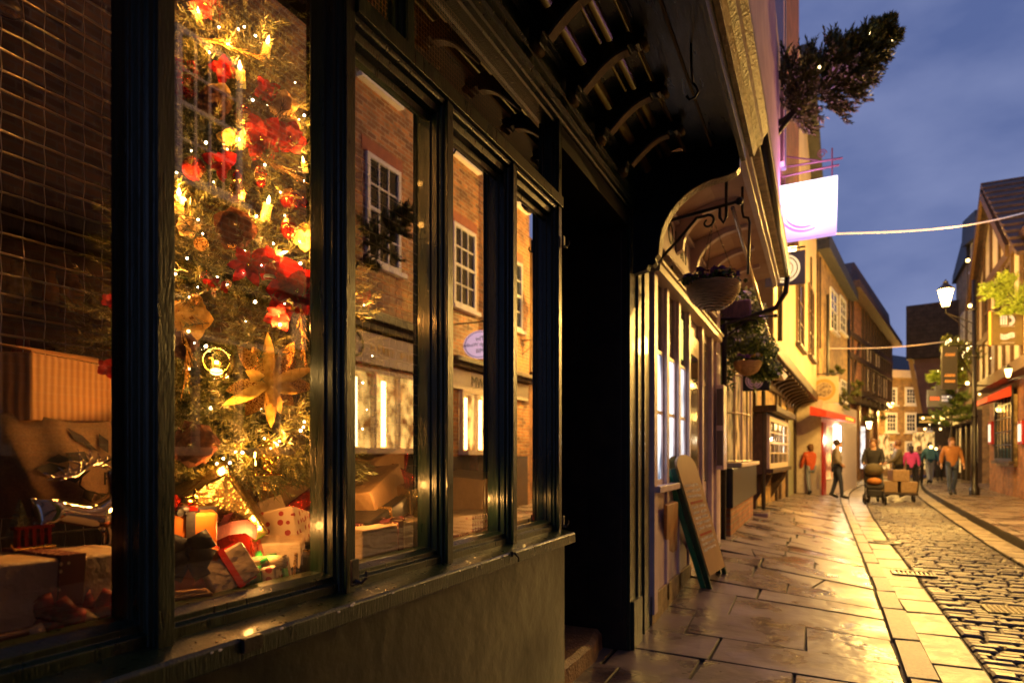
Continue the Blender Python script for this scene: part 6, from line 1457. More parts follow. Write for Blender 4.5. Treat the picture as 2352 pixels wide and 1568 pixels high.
# ================================================================== GEORGIAN BUILDING CLOSING THE STREET
e0, e1 = ond(1990, 1043, 40), ond(2330, 1043, 42.0)
EW = Wall((e0.x, e0.y), (e1.x, e1.y)); ET = thing('end_brick_building', 'yellow lit brick building with white sash windows closing the far end of the street', 'building', (e0.x, e0.y, 0))
def ew(px, py): return EW.hit(px, py)
zt = ew(2070, 868)[1]; g = MB(); EW.box(g, 0, EW.len, 0, zt, -6, 0); g.build('wall', BRKY, ET)
g = MB(); EW.box(g, -.2, EW.len+.2, zt, zt+.45, -6, .3); g.build('cornice', CREAM, ET)
g = MB(); za = ew(2070, 808)[1]; a_ = ew(2085, 800)[0]; g.hexa([EW.P(-.2, zt+.45, .3), EW.P(EW.len, zt+.45, .3), EW.P(EW.len, zt+.45, -5), EW.P(-.2, zt+.45, -5), EW.P(.3, za+.1, -1.6), EW.P(a_, za+.1, -1.6), EW.P(a_, za+.1, -3.6), EW.P(.3, za+.1, -3.6)]); g.build('roof', SLATE, ET)
for xa in (2033, 2078, 2125):
    for ya, yb in ((889, 930), (947, 993), (1013, 1040)):
        a0, z1_ = ew(xa, ya); a1, z0_ = ew(xa+27, yb); sash(EW, ET, a0, a1, z0_, z1_, cols=3, rows=4, fw=.13)
# ================================================================== RIGHT SIDE
DOAK = pbr('mid_oak', (.05, .026, .01), (.12, .06, .025), scale=7, rough=.55, bump=.6, stretch=(4, 4, 1))
RB = Wall((4.30, 15.2), (4.92, 27.3))
RT = thing('half_timbered_building', 'half timbered gabled house with cream panels over an orange brick ground floor', 'building', (4.4, 16, 0))
def rb(px, py, off=0): return RB.hit(px, py, off)
aN, aF = rb(2341, 600)[0], rb(2250, 700)[0]
zj = 3.45; ze = 6.65; PLAS = pbr('cream_plaster_panel', (.55, .46, .34), (.64, .55, .42), scale=2, rough=.7, bump=.2)
g = MB(); RB.box(g, -6, RB.len, 0, zj, -6, -.35); g.build('brick_ground_floor', BRK2, RT)
g = MB(); RB.box(g, 0, RB.len-.2, zj, ze, -6, .0); g.build('upper_wall', PLAS, RT)
am = (aN+aF)/2; RB2 = RB
g = MB(); RB.poly(g, [(aN-.2, ze), (aF+.2, ze), (am+.5, 9.3)], -6, .0); g.build('gable_wall', PLAS, RT)
# roof slopes with rows of tiles
g = MB()
def slope(g, aE_, zE_, aP, zP, o0, o1, th=.14):
    n_ = Vector((0, 0, th)); g.hexa([RB.P(aE_, zE_, o0), RB.P(aE_, zE_, o1), RB.P(aP, zP, o1), RB.P(aP, zP, o0), RB.P(aE_, zE_, o0)+n_, RB.P(aE_, zE_, o1)+n_, RB.P(aP, zP, o1)+n_, RB.P(aP, zP, o0)+n_])
nrow = 12
for i in range(nrow):
    f0, f1 = i/nrow, (i+1)/nrow; A0, Z0, A1, Z1 = aN-1.6, 5.9, am+.5, 9.42
    slope(g, A0+(A1-A0)*f0, Z0+(Z1-Z0)*f0+.05, A0+(A1-A0)*f1, Z0+(Z1-Z0)*f1-.02, -6, .32, .1)
g.build('tiled_roof', ROOF, RT); g = MB(); slope(g, aF+.5, ze-.1, am+.5, 9.42, -6, .32); g.build('far_roof_slope', ROOF, RT)
g = MB()
for (A0, Z0), (A1, Z1) in (((aN-.3, ze-.1), (am+.5, 9.35)), ((aF+.4, ze-.1), (am+.5, 9.35))):
    d_ = -.28; RB.poly(g, [(A0, Z0), (A1, Z1), (A1, Z1+d_), (A0, Z0+d_)], .25, .34)
g.build('bargeboard', DOAK, RT)
g = MB(); RB.box(g, -.2, RB.len, ze-.12, ze+.12, 0, .10); RB.box(g, 0, RB.len, zj-.05, zj+.25, -.35, .10); RB.box(g, 0, RB.len, 4.9, 5.08, 0, .08)
for f in (.22, .40, .62, .82):
    a = aN+(aF-aN)*f; zt_ = 9.2-abs(a-am-.5)*(9.3-ze)/((aF-aN)/2); RB.box(g, a-.09, a+.09, ze+.12, zt_, 0, .06)
for i in range(11): a = .2+(RB.len-.6)*i/10; RB.box(g, a-.09, a+.09, zj+.25, ze-.12, 0, .07)
g.build('timber_frame', DOAK, RT)
for i in (2, 3, 5, 6, 8): a = .2+(RB.len-.6)*i/10; sash(RB, RT, a+.12, a+.98, 5.12, 6.45, cols=2, rows=2, fr=DOAK, sill=False, fw=.06)
# ground floor shop bay, awning, menu cases
a0, _ = rb(2333, 960, -.3); a1, _ = rb(2292, 960, -.3); a0, a1 = min(a0, a1), max(a0, a1)
sash(RB, RT, a0, a1, rb(2312, 1058, -.2)[1], rb(2312, 890, -.2)[1], cols=5, rows=5, fr=IRON, off=-.25, name='bay_window', sill=DARKWOOD)
g = MB(); RB.box(g, a0+.05, a1-.05, .95, 3.0, -.349, -.26); g.build('bay_body', pbr('bay_interior', (.08, .05, .02), (.4, .28, .12), scale=5, rough=.6), RT)
t = thing('red_awning', 'folded red awning above the dark bay window of the half timbered house', 'awning', RB.P((a0+a1)/2, 3.0)); g = MB()
g.hexa([RB.P(a0, 2.95, -.2), RB.P(a1, 2.95, -.2), RB.P(a1, 2.8, .35), RB.P(a0, 2.8, .35), RB.P(a0, 3.25, -.2), RB.P(a1, 3.25, -.2), RB.P(a1, 2.95, .35), RB.P(a0, 2.95, .35)]); g.build('canvas', pbr('red_canvas', (.6, .04, .02)), t)
for px_, lb in ((2277, 'red framed lit menu case left of the dark bay window'), (2347, 'red framed lit menu case at the right edge beside the dark bay window')):
    a = rb(px_, 1000, -.3)[0]; z1_, z0_ = rb(px_, 978, -.3)[1], rb(px_, 1020, -.3)[1]; t = thing('menu_case', lb, 'menu case', RB.P(a, z0_, -.3)); g = MB(); RB.box(g, a-.28, a+.28, z0_, z1_+.15, -.345, -.25); g.build('frame', pbr('red_paint', (.4, .02, .015), rough=.3), t, bevel=.01); g = MB(); RB.box(g, a-.18, a+.18, z0_+.08, z1_+.05, -.249, -.24); g.build('lit_menu', emit('menu_glow', (1, .8, .6), 1.2), t)
# hanging sign with the two glyphs
c = ond(2311, 754, 15.6); t = thing('bookshop_sign', 'olive square hanging sign with a striped letter logo above an open book mark', 'sign', c); sw, shh = .37, .40
dx = Vector((CA, SA, 0)); dn = Vector((SA, -CA, 0))
def sb_(g, x0, x1, z0, z1, o0, o1): g.hexa([c+dx*x+dn*o+Vector((0, 0, z)) for x, o, z in ((x0, o0, z0), (x1, o0, z0), (x1, o1, z0), (x0, o1, z0), (x0, o0, z1), (x1, o0, z1), (x1, o1, z1), (x0, o1, z1))])
g = MB(); sb_(g, -sw, sw, -shh, shh, -.03, .03); o = g.build('board', pbr('olive_board', (.2, .15, .07), (.25, .19, .09), rough=.5), t, bevel=.006)
g = MB(); sb_(g, -sw-.02, -sw, -shh, shh, -.035, .035); g.build('orange_edge', pbr('orange_edge', (.6, .2, .04), rough=.5), o)
GLW = emit('cream_letter', (1, .8, .45), .9); g = MB()
for x in (-.16, -.10, -.04): sb_(g, x, x+.035, .08, .30, .031, .036)
for r_ in (.075, .115):
    g.tube([c+dx*(.05+r_*math.cos(a))+dn*.034+Vector((0, 0, .19+r_*math.sin(a))) for a in [math.pi*(-.5+i/12) for i in range(13)]], .014, 5)
for dz_ in (0, .045, .09):
    g.tube([c+dx*x+dn*.034+Vector((0, 0, z-.30+dz_)) for x, z in ((-.16, .06), (-.08, .035), (0, .05), (.09, .09), (.16, .09))], .014, 5)
g.tube([c+dx*.16+dn*.034+Vector((0, 0, -.21)), c+dx*.16+dn*.034+Vector((0, 0, -.12)), c+dx*.05+dn*.034+Vector((0, 0, -.13)), c+dx*.0+dn*.034+Vector((0, 0, -.18))], .014, 5)
sb_(g, -.15, .17, .045, .05, .031, .036); sb_(g, -.15, .17, -.35, -.345, .031, .036); g.build('logo', GLW, o)
g = MB(); g.tube([c+Vector((0, 0, shh+.05))-dx*sw, Vector((4.5, c.y+.6, c.z+shh+.05))], .02, 6)
for k_ in range(9): g.tube([c+dx*(-.2+.06*k_)+Vector((0, 0, shh+.03)), c+dx*(-.2+.06*k_)+Vector((0, 0, shh+.16))], .008, 4)
g.build('iron_arm', IRON, t)
sfir('dense green fir tree at the right edge above the olive sign', 2372, 725, 2290, 650, 14.8, .46, 620, 9, mats=[LEAF2, FIR, STEM], prof=lambda f: min(1, .5+f)*(1-f*.45))
sfir('dark fir tree wrapped with fairy lights beside the tall lamp post', 2225, 850, 2180, 775, 20, .62, 520, 10, lights=40)
sfir('bright green fir tree below the fairy lit one', 2225, 880, 2140, 862, 21.5, .75, 700, 11, mats=[LEAF2, LEAF, STEM], lights=8)
sfir('straggling green bush hanging over the right hand shop door', 2185, 985, 2190, 900, 20, .62, 620, 12, mats=[LEAF, LEAF2, STEM], lights=8, prof=lambda f: 1-.5*f)
fir('wall_fir_tree', 'dark fir tree on the brick front, seen mirrored in the second pane', OPFIR[0], OPFIR[1], .5, 420, .15, 31, w=.01, nl=.08)
# tall black lamp post
p = onz(2238, 1130, .085); p = Vector((p.x, p.y, 0)); p = ond(2238, 1134, 19.5); p.z = 0
t = thing('lamp_post', 'tall black cast iron post on the right pavement', 'lamp post', p); g = MB(); g.lathe([(.14, .08), (.14, .3), (.10, .35), (.085, .9), (.09, 1.0), (.065, 1.1), (.06, 6.5), (0, 6.5)], (p.x, p.y, 0), 12); g.build('pole', IRON, t, smooth=True)
g = MB(); [g.lathe([(.07, z), (.10, z+.04), (.07, z+.08)], (p.x, p.y, 0), 12) for z in (2.4, 4.2, 5.6)]; g.build('collar', IRON, t, smooth=True)
# dark terraces beyond
R3 = Wall(plan(2256, 27.5), plan(2196, 34))
T3 = thing('terrace_building', 'tall dark narrow house with dormer behind the half timbered one', 'building', R3.P(0, 0)); g = MB()
def r3(px, py, off=0): return R3.hit(px, py, off)
g = MB(); R3.poly(g, [(0, 0), (R3.len, 0), (R3.len, r3(2196, 640)[1]), (R3.len*.45, r3(2225, 560)[1]), (0, r3(2256, 545)[1])], -5, 0); g.build('wall', BRKY, T3)
g = MB(); R3.poly(g, [(-.3, r3(2256, 545)[1]), (R3.len*.5, r3(2222, 568)[1]), (R3.len*.45, r3(2222, 515)[1]), (0, r3(2256, 480)[1])], -5, .25); R3.poly(g, [(R3.len*.4, r3(2222, 600)[1]), (R3.len+.3, r3(2192, 655)[1]), (R3.len, r3(2192, 640)[1]), (R3.len*.45, r3(2222, 530)[1])], -5, .15); g.build('roof', SLATE, T3)
sash(R3, T3, 1.5, 2.5, 9.6, 10.9, cols=2, rows=2); sash(R3, T3, 4.5, 5.5, 6.5, 8.2, cols=2, rows=4); sash(R3, T3, 2.2, 3.2, 6.5, 8.2, cols=2, rows=4); sash(R3, T3, 6.6, 7.6, 4.2, 5.6, cols=2, rows=4)
g = MB()
for i_ in range(5): R3.box(g, R3.len*i_/5, R3.len*i_/5+.3, 0, 2.7, 0, .15)
R3.box(g, 0, R3.len, 2.7, 3.2, 0, .5); g.build('shop_front', DARKWOOD, T3); g = MB(); R3.box(g, .4, 1.7, .7, 2.6, .02, .05); R3.box(g, 5.3, 6.3, .4, 2.6, .02, .05); g.build('lit_window', emit_noise('gold_window', (.1, .05, .01), (1, .65, .2), 2.5, 1.2, (3, 1, 1)), T3)
g = MB(); R3.poly(g, [(.5, 2.9), (3.8, 2.9), (3.8, 3.15), (.5, 3.35)], .5, 1.1); g.build('cream_canopy', CREAM, T3)
R4 = Wall(plan(2205, 33.6), plan(2092, 35))
T4 = thing('pink_jettied_building', 'pinkish plastered house under a broad tiled roof leaning over the bend', 'building', R4.P(0, 0))
def r4(px, py, off=0): return R4.hit(px, py, off)
b0, b1 = R4.len, 0
zE = r4(2100, 815)[1]; zR4 = r4(2095, 705)[1]; zJ = r4(2110, 958)[1]
g = MB(); R4.poly(g, [(-.5, zJ+.2), (R4.len-.6, zJ-.3), (R4.len-.1, zE), (-.5, zE)], -4, 0); g.build('upper_wall', pbr('mauve_pink_plaster', (.11, .055, .075), (.15, .08, .1), scale=2, rough=.7), T4)
g = MB(); R4.poly(g, [(-1, zE-.25), (R4.len+.15, zE-.25), (R4.len+.15, zR4), (-1, zR4)], -4, .45); g.build('tiled_roof', brick('roof_tile_rows', (.05, .035, .04), (.035, .025, .03), (.012, .01, .012), bw=.3, bh=.2), T4)
g = MB(); R4.poly(g, [(R4.len-.62, zJ-.3), (R4.len-.42, zJ-.3), (R4.len+.1, zE-.25), (R4.len-.1, zE-.25)], 0, .12); g.build('corner_board', pbr('ochre_board', (.5, .3, .1), rough=.5), T4)
g = MB(); R4.box(g, -.5, R4.len-.9, 0, zJ, -4, -.7); g.build('ground_floor_wall', DARKWOOD, T4); g = MB(); R4.box(g, 1.2, 2.2, .5, 2.5, -.69, -.66); R4.box(g, 3.3, 4.2, .5, 2.4, -.69, -.66); g.build('lit_window', emit_noise('gold_window', (.1, .05, .01), (1, .65, .2), 2.5, 1.2), T4)
# hanging signs on the right
c = ond(2161, 915, 20); t = thing('grey_hanging_sign', 'grey hanging sign with shaped top and red and white lettering', 'sign', c); c0 = c
def plate(g, c, w, h, o0=-.03, o1=.03, x=0, z=0): g.hexa([c+dx*(x+sx*w)+dn*oo+Vector((0, 0, z+sz*h)) for sx, oo, sz in ((-1, o0, -1), (1, o0, -1), (1, o1, -1), (-1, o1, -1), (-1, o0, 1), (1, o0, 1), (1, o1, 1), (-1, o1, 1))])
g = MB(); plate(g, c, .42, .26); plate(g, c, .18, .07, z=.33, o0=-.029, o1=.029); o = g.build('board', pbr('grey_board', (.16, .18, .22), rough=.5), t, bevel=.01)
g = MB(); [plate(g, c, .025, .055, .031, .036, x=-.32+.075*i) for i in range(4)]; g.build('red_letters', emit('red_letters', (1, .2, .05), .6), o); g = MB(); [plate(g, c, .022, .035, .031, .036, x=.03+.065*i, z=zz) for i in range(5) for zz in (.05, -.05)]; g.build('white_letters', emit('white_letters', (.9, .8, .7), .5), o); g = MB(); g.tube([c+Vector((0, 0, .4))-dx*.4, c+Vector((0, 0, .4))+dx*1.6], .02, 5); g.build('iron_arm', IRON, t)
c = ond(2180, 845, 19); t = thing('script_sign', 'dark grey hanging sign with orange script lettering', 'sign', c); g = MB(); plate(g, c, .22, .62); o = g.build('board', pbr('charcoal_board', (.05, .045, .045), rough=.5), t)
g = MB(); rr = random.Random(5)
for z in (.35, -.25, -.42):
    x = -.14
    while x < .14: g.tube([c+dx*(x+.0)+dn*.034+Vector((0, 0, z)), c+dx*(x+.03)+dn*.034+Vector((0, 0, z+.08)), c+dx*(x+.04)+dn*.034+Vector((0, 0, z))], .008, 4); x += .06
g.build('lettering', emit('orange_script', (1, .4, .06), .6), o); g = MB(); g.tube([c+Vector((0, 0, .66)), c+Vector((0, 0, .66))+dx*1.2], .02, 5); g.build('iron_arm', IRON, t)
c = ond(2128, 965, 30); t = thing('gilt_letter_sign', 'black hanging sign with rows of gilt letters far down the street', 'sign', c); g = MB(); plate(g, c, .45, .32); o = g.build('board', BLACKP, t); g = MB(); [plate(g, c, .03, .05, .031, .04, x=-.32+.08*i, z=zz) for i in range(9) for zz in (.12, -.06)]; g.build('lettering', emit('gilt', (.9, .6, .15), .35), o); g = MB(); g.tube([c+Vector((0, 0, .4)), c+Vector((0, 0, .4))+dx*2], .02, 5); g.build('iron_arm', IRON, t)
# cables of light across the street
g = MB(); a, b = Vector((-.6, 9.6, ony(1908, 537, 9.6).z)), Vector((4.4, 19, ond(2352, 488, 16).z))
a = ony(1905, 537, 9.5); b = RB.P(*rb(2352, 489)); pts = [a.lerp(b, i/16)+Vector((0, 0, -.12*math.sin(math.pi*i/16))) for i in range(17)]; g.tube([Vector((-1, 9.4, a.z+.1))]+pts, .014, 6)
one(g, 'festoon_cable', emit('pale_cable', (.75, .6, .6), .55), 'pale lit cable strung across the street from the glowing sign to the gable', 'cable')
g = MB(); a = LB.P(*LB.hit(1905, 800)); b = ond(2180, 783, 27); pts = [a.lerp(b, i/12)+Vector((0, 0, -.1*math.sin(math.pi*i/12))) for i in range(13)]; g.tube(pts, .017, 6)
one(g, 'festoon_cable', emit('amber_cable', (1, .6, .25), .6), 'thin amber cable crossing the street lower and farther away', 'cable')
# ================================================================== LAMPS
AMB = (1.0, .56, .12)
def lantern(name, label, c, s=1.0, power=60, wall=None, cat='street lamp', col=(1., .62, .2), strength=30, lr=.06, group=None, off=None):
    """a tapered glass street lantern on an iron arm"""
    c = Vector(c); t = thing(name, label, cat, c, group)
    g = MB(); g.lathe([(.07*s, -.24*s), (.16*s, .16*s)], c, 6); gl = g.build('lamp_glass', emit('lantern_glow%g' % strength, col, strength), t)
    g = MB()
    for k in range(6):
        a = math.pi/3*k; g.tube([c+Vector((.072*s*math.cos(a), .072*s*math.sin(a), -.24*s)), c+Vector((.163*s*math.cos(a), .163*s*math.sin(a), .16*s))], .008*s, 5)
    g.lathe([(0, -.27*s), (.05*s, -.27*s), (.075*s, -.24*s), (.07*s, -.235*s)], c, 12)
    g.build('frame', IRON, t)
    g = MB(); g.lathe([(.18*s, .16*s), (.17*s, .19*s), (.07*s, .29*s), (.05*s, .33*s), (.06*s, .35*s), (.02*s, .38*s), (0, .43*s)], c, 12); g.build('cap', IRON, t)
    if wall is not None:
        wv = Vector(wall); b = c+Vector((0, 0, -.27*s)); g = MB()
        g.tube([b, b+Vector((0, 0, -.12*s)), Vector((wv.x, wv.y, b.z-.12*s))], .016*s, 7); g.tube([b+(wv-b)*.15*0+Vector((0, 0, -.12*s)), (b+wv)/2*1.0+Vector((0, 0, -.25*s))-Vector((0, 0, (wv.z-b.z)/2)), Vector((wv.x, wv.y, b.z-.45*s))], .010*s, 6)
        g.build('bracket_arm', IRON, t)
    l = light('lamp_light', c+(Vector(off) if off else Vector((0, 0, -.02))), power, AMB, lr, None)
    return t
def inside(*a): return a
# ================================================================== PEOPLE
SKIN = pbr('skin', (.5, .28, .18), (.58, .34, .22), rough=.5, bump=0)
def cloth(name, c): return pbr(name, tuple(q*.8 for q in c), c, scale=6, rough=.8, bump=.4, bdist=.01)
HAIRD = pbr('dark_hair', (.02, .013, .01), (.05, .03, .02), scale=30, rough=.5)
def person(label, px, d, hgt, face, coat, legs, hair, stride=.28, arms='down', bag=None, seed=0, coatlen=.48, lean=0):
    rr = random.Random(seed); b = ond(px, 1043, d); b.z = .0 if b.x < lerp(RK, b.y) else .085
    if b.x > lerp(KL, b.y) and b.x < lerp(RK, b.y): b.z = -.045
    t = thing('person', label, 'person', b); s = hgt/1.75; M = Matrix.Rotation(face, 3, 'Z')
    def W(x, y, z): return b+M@Vector((x, y, z))*s
    st = stride
    P = dict(pel=(0, 0, .95), wai=(0, lean*.3, 1.10), che=(0, lean*.6, 1.30), nk=(0, lean, 1.48), hd=(0, lean+.02, 1.58), tp=(0, lean+.01, 1.70))
    for sd, k in ((1, 'r'), (-1, 'l')):
        f = st*sd; P['hip'+k] = (.09*sd, 0, .92); P['kne'+k] = (.10*sd, f*.45+.04, .50); P['ank'+k] = (.10*sd, f, .09 if f > 0 else .13); P['toe'+k] = (.11*sd, f+.15, .035 if f > 0 else .05)
        P['sho'+k] = (.19*sd, lean, 1.42)
        if arms == 'down': P['elb'+k] = (.25*sd, -f*.35+lean*.6-.02, 1.14); P['han'+k] = (.26*sd, -f*.7+.06+lean*.4, .90)
        elif arms == 'push': P['elb'+k] = (.24*sd, .10+lean, 1.16); P['han'+k] = (.20*sd, .38+lean, 1.04)
        elif arms == 'pocket': P['elb'+k] = (.29*sd, -.06, 1.15); P['han'+k] = (.20*sd, .10, 1.0)
        elif arms == 'phone': P['elb'+k] = (.22*sd, .12, 1.2); P['han'+k] = (.06*sd, .30, 1.34)
        h = Vector(P['han'+k]); e = Vector(P['elb'+k]); dv = (h-e).normalized(); sdv = dv.cross(Vector((1, 0, 0))).normalized()
        for i, (off, ln) in enumerate(((-.030, .07), (-.010, .085), (.010, .08), (.028, .062))): P['f%d%s' % (i, k)] = tuple(h+dv*(.055+ln)+sdv*off*1.2+Vector((-sd*.01*i, 0, 0))); P['p%d%s' % (i, k)] = tuple(h+dv*.055+sdv*off)
        P['th'+k] = tuple(h+dv*.05+sdv*-.055+Vector((-sd*.02, .01, 0)))
    rad = dict(pel=.12, wai=.115, che=.135, nk=.055, hd=.085, tp=.07)
    E = [('pel', 'wai'), ('wai', 'che'), ('che', 'nk'), ('nk', 'hd'), ('hd', 'tp')]
    for k in 'rl':
        E += [('pel', 'hip'+k), ('hip'+k, 'kne'+k), ('kne'+k, 'ank'+k), ('ank'+k, 'toe'+k), ('che', 'sho'+k), ('sho'+k, 'elb'+k), ('elb'+k, 'han'+k), ('han'+k, 'th'+k)]
        rad.update({'hip'+k: .085, 'kne'+k: .058, 'ank'+k: .042, 'toe'+k: .036, 'sho'+k: .062, 'elb'+k: .045, 'han'+k: .03, 'th'+k: .010})
        for i in range(4): E += [('han'+k, 'p%d%s' % (i, k)), ('p%d%s' % (i, k), 'f%d%s' % (i, k))]; rad['f%d%s' % (i, k)] = .008; rad['p%d%s' % (i, k)] = .010
    keys = ['pel']+[k for k in P if k != 'pel']; ix = {k: i for i, k in enumerate(keys)}
    o = skinned('body', [W(*P[k]) for k in keys], [(ix[a], ix[c]) for a, c in E], [rad[k]*s for k in keys], SKIN, t, 1)
    # clothes follow the same joints a little wider
    def garment(name, ks, es, rs, mat): q = {k: i for i, k in enumerate(ks)}; return skinned(name, [W(*P[k]) for k in ks], [(q[a], q[c]) for a, c in es], [r*s for r in rs], mat, t, 1)
    P['hem'] = (0, 0, coatlen+.36 if coatlen < .55 else .82); P['cuffr'] = tuple(Vector(P['elbr']).lerp(Vector(P['hanr']), .85)); P['cuffl'] = tuple(Vector(P['elbl']).lerp(Vector(P['hanl']), .85)); P['col'] = (0, lean, 1.47)
    garment('coat', ['wai', 'hem', 'che', 'col', 'shor', 'elbr', 'cuffr', 'shol', 'elbl', 'cuffl'], [('hem', 'wai'), ('wai', 'che'), ('che', 'col'), ('che', 'shor'), ('shor', 'elbr'), ('elbr', 'cuffr'), ('che', 'shol'), ('shol', 'elbl'), ('elbl', 'cuffl')], [.155, .175, .17, .085, .085, .065, .052, .085, .065, .052], coat)
    garment('trousers', ['pel', 'hipr', 'kner', 'ankr', 'hipl', 'knel', 'ankl'], [('pel', 'hipr'), ('hipr', 'kner'), ('kner', 'ankr'), ('pel', 'hipl'), ('hipl', 'knel'), ('knel', 'ankl')], [.13, .10, .072, .056, .10, .072, .056], legs)
    for k in 'rl': g = MB(); a, c = W(*P['ank'+k]), W(*P['toe'+k]); g.tube([a-(c-a)*.35, a.lerp(c, .5), c+(c-a)*.2], [.05*s, .052*s, .035*s], 8); g.build('shoe', BLACKP, t, smooth=True)
    hc = W(P['hd'][0], P['hd'][1]-.02, 1.655); g = MB(); n = 10
    g.ball(hc, .108*s, 14, (.92, 1.02, 1.05)); 
    if hair[1] > 0: g.tube([hc+M@Vector((0, -.05, -.02))*s, hc+M@Vector((0, -.075, -.02-hair[1]))*s], [.085*s, .05*s], 8)
    g.build('hair', hair[0], t, smooth=True)
    fc = W(0, P['hd'][1]+.055, 1.60); g = MB(); g.ball(fc, .072*s, 10, (.9, .7, 1.25)); g.ball(fc+M@Vector((0, .05, -.005))*s, .014*s, 6, (.8, 1, 1.4)); [g.ball(fc+M@Vector((sd*.078, -.05, 0))*s, .018*s, 6, (.5, .8, 1.3)) for sd in (-1, 1)]; g.build('face', SKIN, t, smooth=True)
    g = MB(); [g.ball(fc+M@Vector((sd*.028, .046, .022))*s, .008*s, 6) for sd in (-1, 1)]; g.box(*sorted((fc.x-.02, fc.x+.02)), fc.y-.001, fc.y+.001, fc.z-.052*s, fc.z-.046*s) if False else None; g.build('eyes', HAIRD, t)
    if bag:
        q = W(0, -.22+lean, 1.22); g = MB(); g.obox(q, (.30*s, .15*s, .44*s), M@Euler((0, 0, 0)).to_matrix()); bo = g.build('backpack', bag[0], None, bevel=.04*s, bseg=3); bo['category'] = 'backpack'; bo['label'] = bag[1]
    return t
DEN = cloth('blue_denim', (.05, .07, .13)); NAVY = cloth('navy_cloth', (.03, .035, .07)); BLK = cloth('black_cloth', (.02, .018, .018)); TAN = cloth('tan_coat_cloth', (.4, .17, .05)); ORG_ = cloth('orange_red_cloth', (.6, .1, .03)); GRY = cloth('light_grey_cloth', (.3, .25, .2)); GRYL = cloth('pale_jeans', (.3, .33, .38)); PNK = cloth('bright_pink_cloth', (.75, .07, .3)); TEAL = cloth('teal_blue_cloth', (.04, .14, .2)); KHA = cloth('khaki_cloth', (.10, .08, .04)); BRH = pbr('brown_hair', (.14, .06, .02), rough=.5)
person('woman in a tan jacket and blue jeans walking on the right pavement', 2186, 19.8, 1.72, R(185), TAN, DEN, (BRH, .22), .22, seed=1)
person('person in a bright orange jacket and pale jeans at the left by the red awning', 1862, 20.5, 1.62, R(20), ORG_, GRYL, (BRH, .12), .2, seed=2)
person('person in a grey coat and navy trousers standing before the dazzling window', 1922, 19.2, 1.74, R(-80), GRY, NAVY, (HAIRD, 0), .12, 'pocket', seed=3)
person('dark coated person gripping a pushchair in the middle of the street', 2006, 18.6, 1.78, R(172), BLK, BLK, (BRH, 0), .22, 'push', seed=4)
person('person in a khaki jacket crossing beside the loaded cart', 2062, 20.5, 1.78, R(95), KHA, BLK, (BRH, 0), .2, 'push', seed=5)
person('person with a bright pink coat walking away down the street', 2093, 25, 1.68, R(-5), PNK, BLK, (HAIRD, .2), .22, seed=6)
person('person with a teal rucksack and pale jeans farther down the street', 2136, 27, 1.72, R(5), TEAL, GRYL, (HAIRD, 0), .25, seed=7, bag=(TEAL, 'teal blue rucksack on the back of the person in pale jeans'))
person('dark dressed person behind the pink coated one', 2112, 27.5, 1.7, R(0), BLK, BLK, (BRH, .1), .2, seed=8)
person('dark figure in the shade of the right hand shop doorway', 2158, 30, 1.7, R(180), NAVY, BLK, (HAIRD, 0), .2, seed=9)
# pushchair
b = ond(2008, 1043, 17.7); b.z = -.045; t = thing('pushchair', 'dark pushchair with an orange blanket in front of the dark coated person', 'pushchair', b)
g = MB(); g.obox(b+Vector((0, 0, .50)), (.42, .55, .10), (R(12), 0, 0)); g.obox(b+Vector((0, .26, .78)), (.42, .08, .55), (R(-20), 0, 0)); g.obox(b+Vector((0, -.25, .3)), (.36, .12, .2)); g.build('seat', BLK, t, bevel=.04)
g = MB(); g.ball(b+Vector((0, .2, .92)), .25, 14, (.95, .9, .75)); g.build('hood', KHA, t, smooth=True)
g = MB(); g.ball(b+Vector((0, -.05, .62)), .2, 12, (.9, 1.1, .5)); g.build('blanket', cloth('orange_blanket', (.5, .2, .04)), t, smooth=True)
g = MB()
for s in (-.22, .22): g.tube([b+Vector((s, .55, 1.06)), b+Vector((s, .2, .6)), b+Vector((s, -.35, .12))], .014, 6); g.tube([b+Vector((s, -.2, .55)), b+Vector((s, .35, .12))], .014, 6)
g.tube([b+Vector((-.22, .55, 1.06)), b+Vector((.22, .55, 1.06))], .016, 6); g.build('frame', IRON, t)
for sx in (-.24, .24):
    for sy in (-.38, .36): g = MB(); g.lathe([(.05, -.02), (.115, -.02), (.125, 0), (.115, .02), (.05, .02)], b+Vector((sx, sy, .125)), 14, Euler((0, R(90), 0)).to_matrix()); g.build('wheel', BLACKP, t)
# loaded cart
b = ond(2062, 1043, 18.8); b.z = -.045; t = thing('delivery_cart', 'low delivery cart stacked with brown cartons', 'cart', b)
g = MB(); g.obox(b+Vector((0, 0, .22)), (.95, .6, .06)); g.build('deck', DARKWOOD, t, bevel=.01)
for k, (x, z, w) in enumerate(((-.24, .42, .27), (.24, .41, .26), (.02, .74, .27))):
    g = MB(); g.obox(b+Vector((x, 0, z)), (w*1.62, .5, w*1.2), (0, 0, .1*k)); g.build('carton', pbr('brown_carton', (.26, .17, .09), (.36, .24, .13), scale=20, rough=.8, bump=.6), t, bevel=.02)
for sx in (-.38, .38):
    for sy in (-.24, .24): g = MB(); g.lathe([(.03, -.02), (.09, -.02), (.10, 0), (.09, .02), (.03, .02)], b+Vector((sx, sy, .1)), 12, Euler((0, R(90), 0)).to_matrix()); g.build('wheel', BLACKP, t)
g = MB(); g.tube([b+Vector((.45, -.25, .24)), b+Vector((.55, -.25, 1.0)), b+Vector((.55, .25, 1.0)), b+Vector((.45, .25, .24))], .018, 6); g.build('handle', IRON, t)
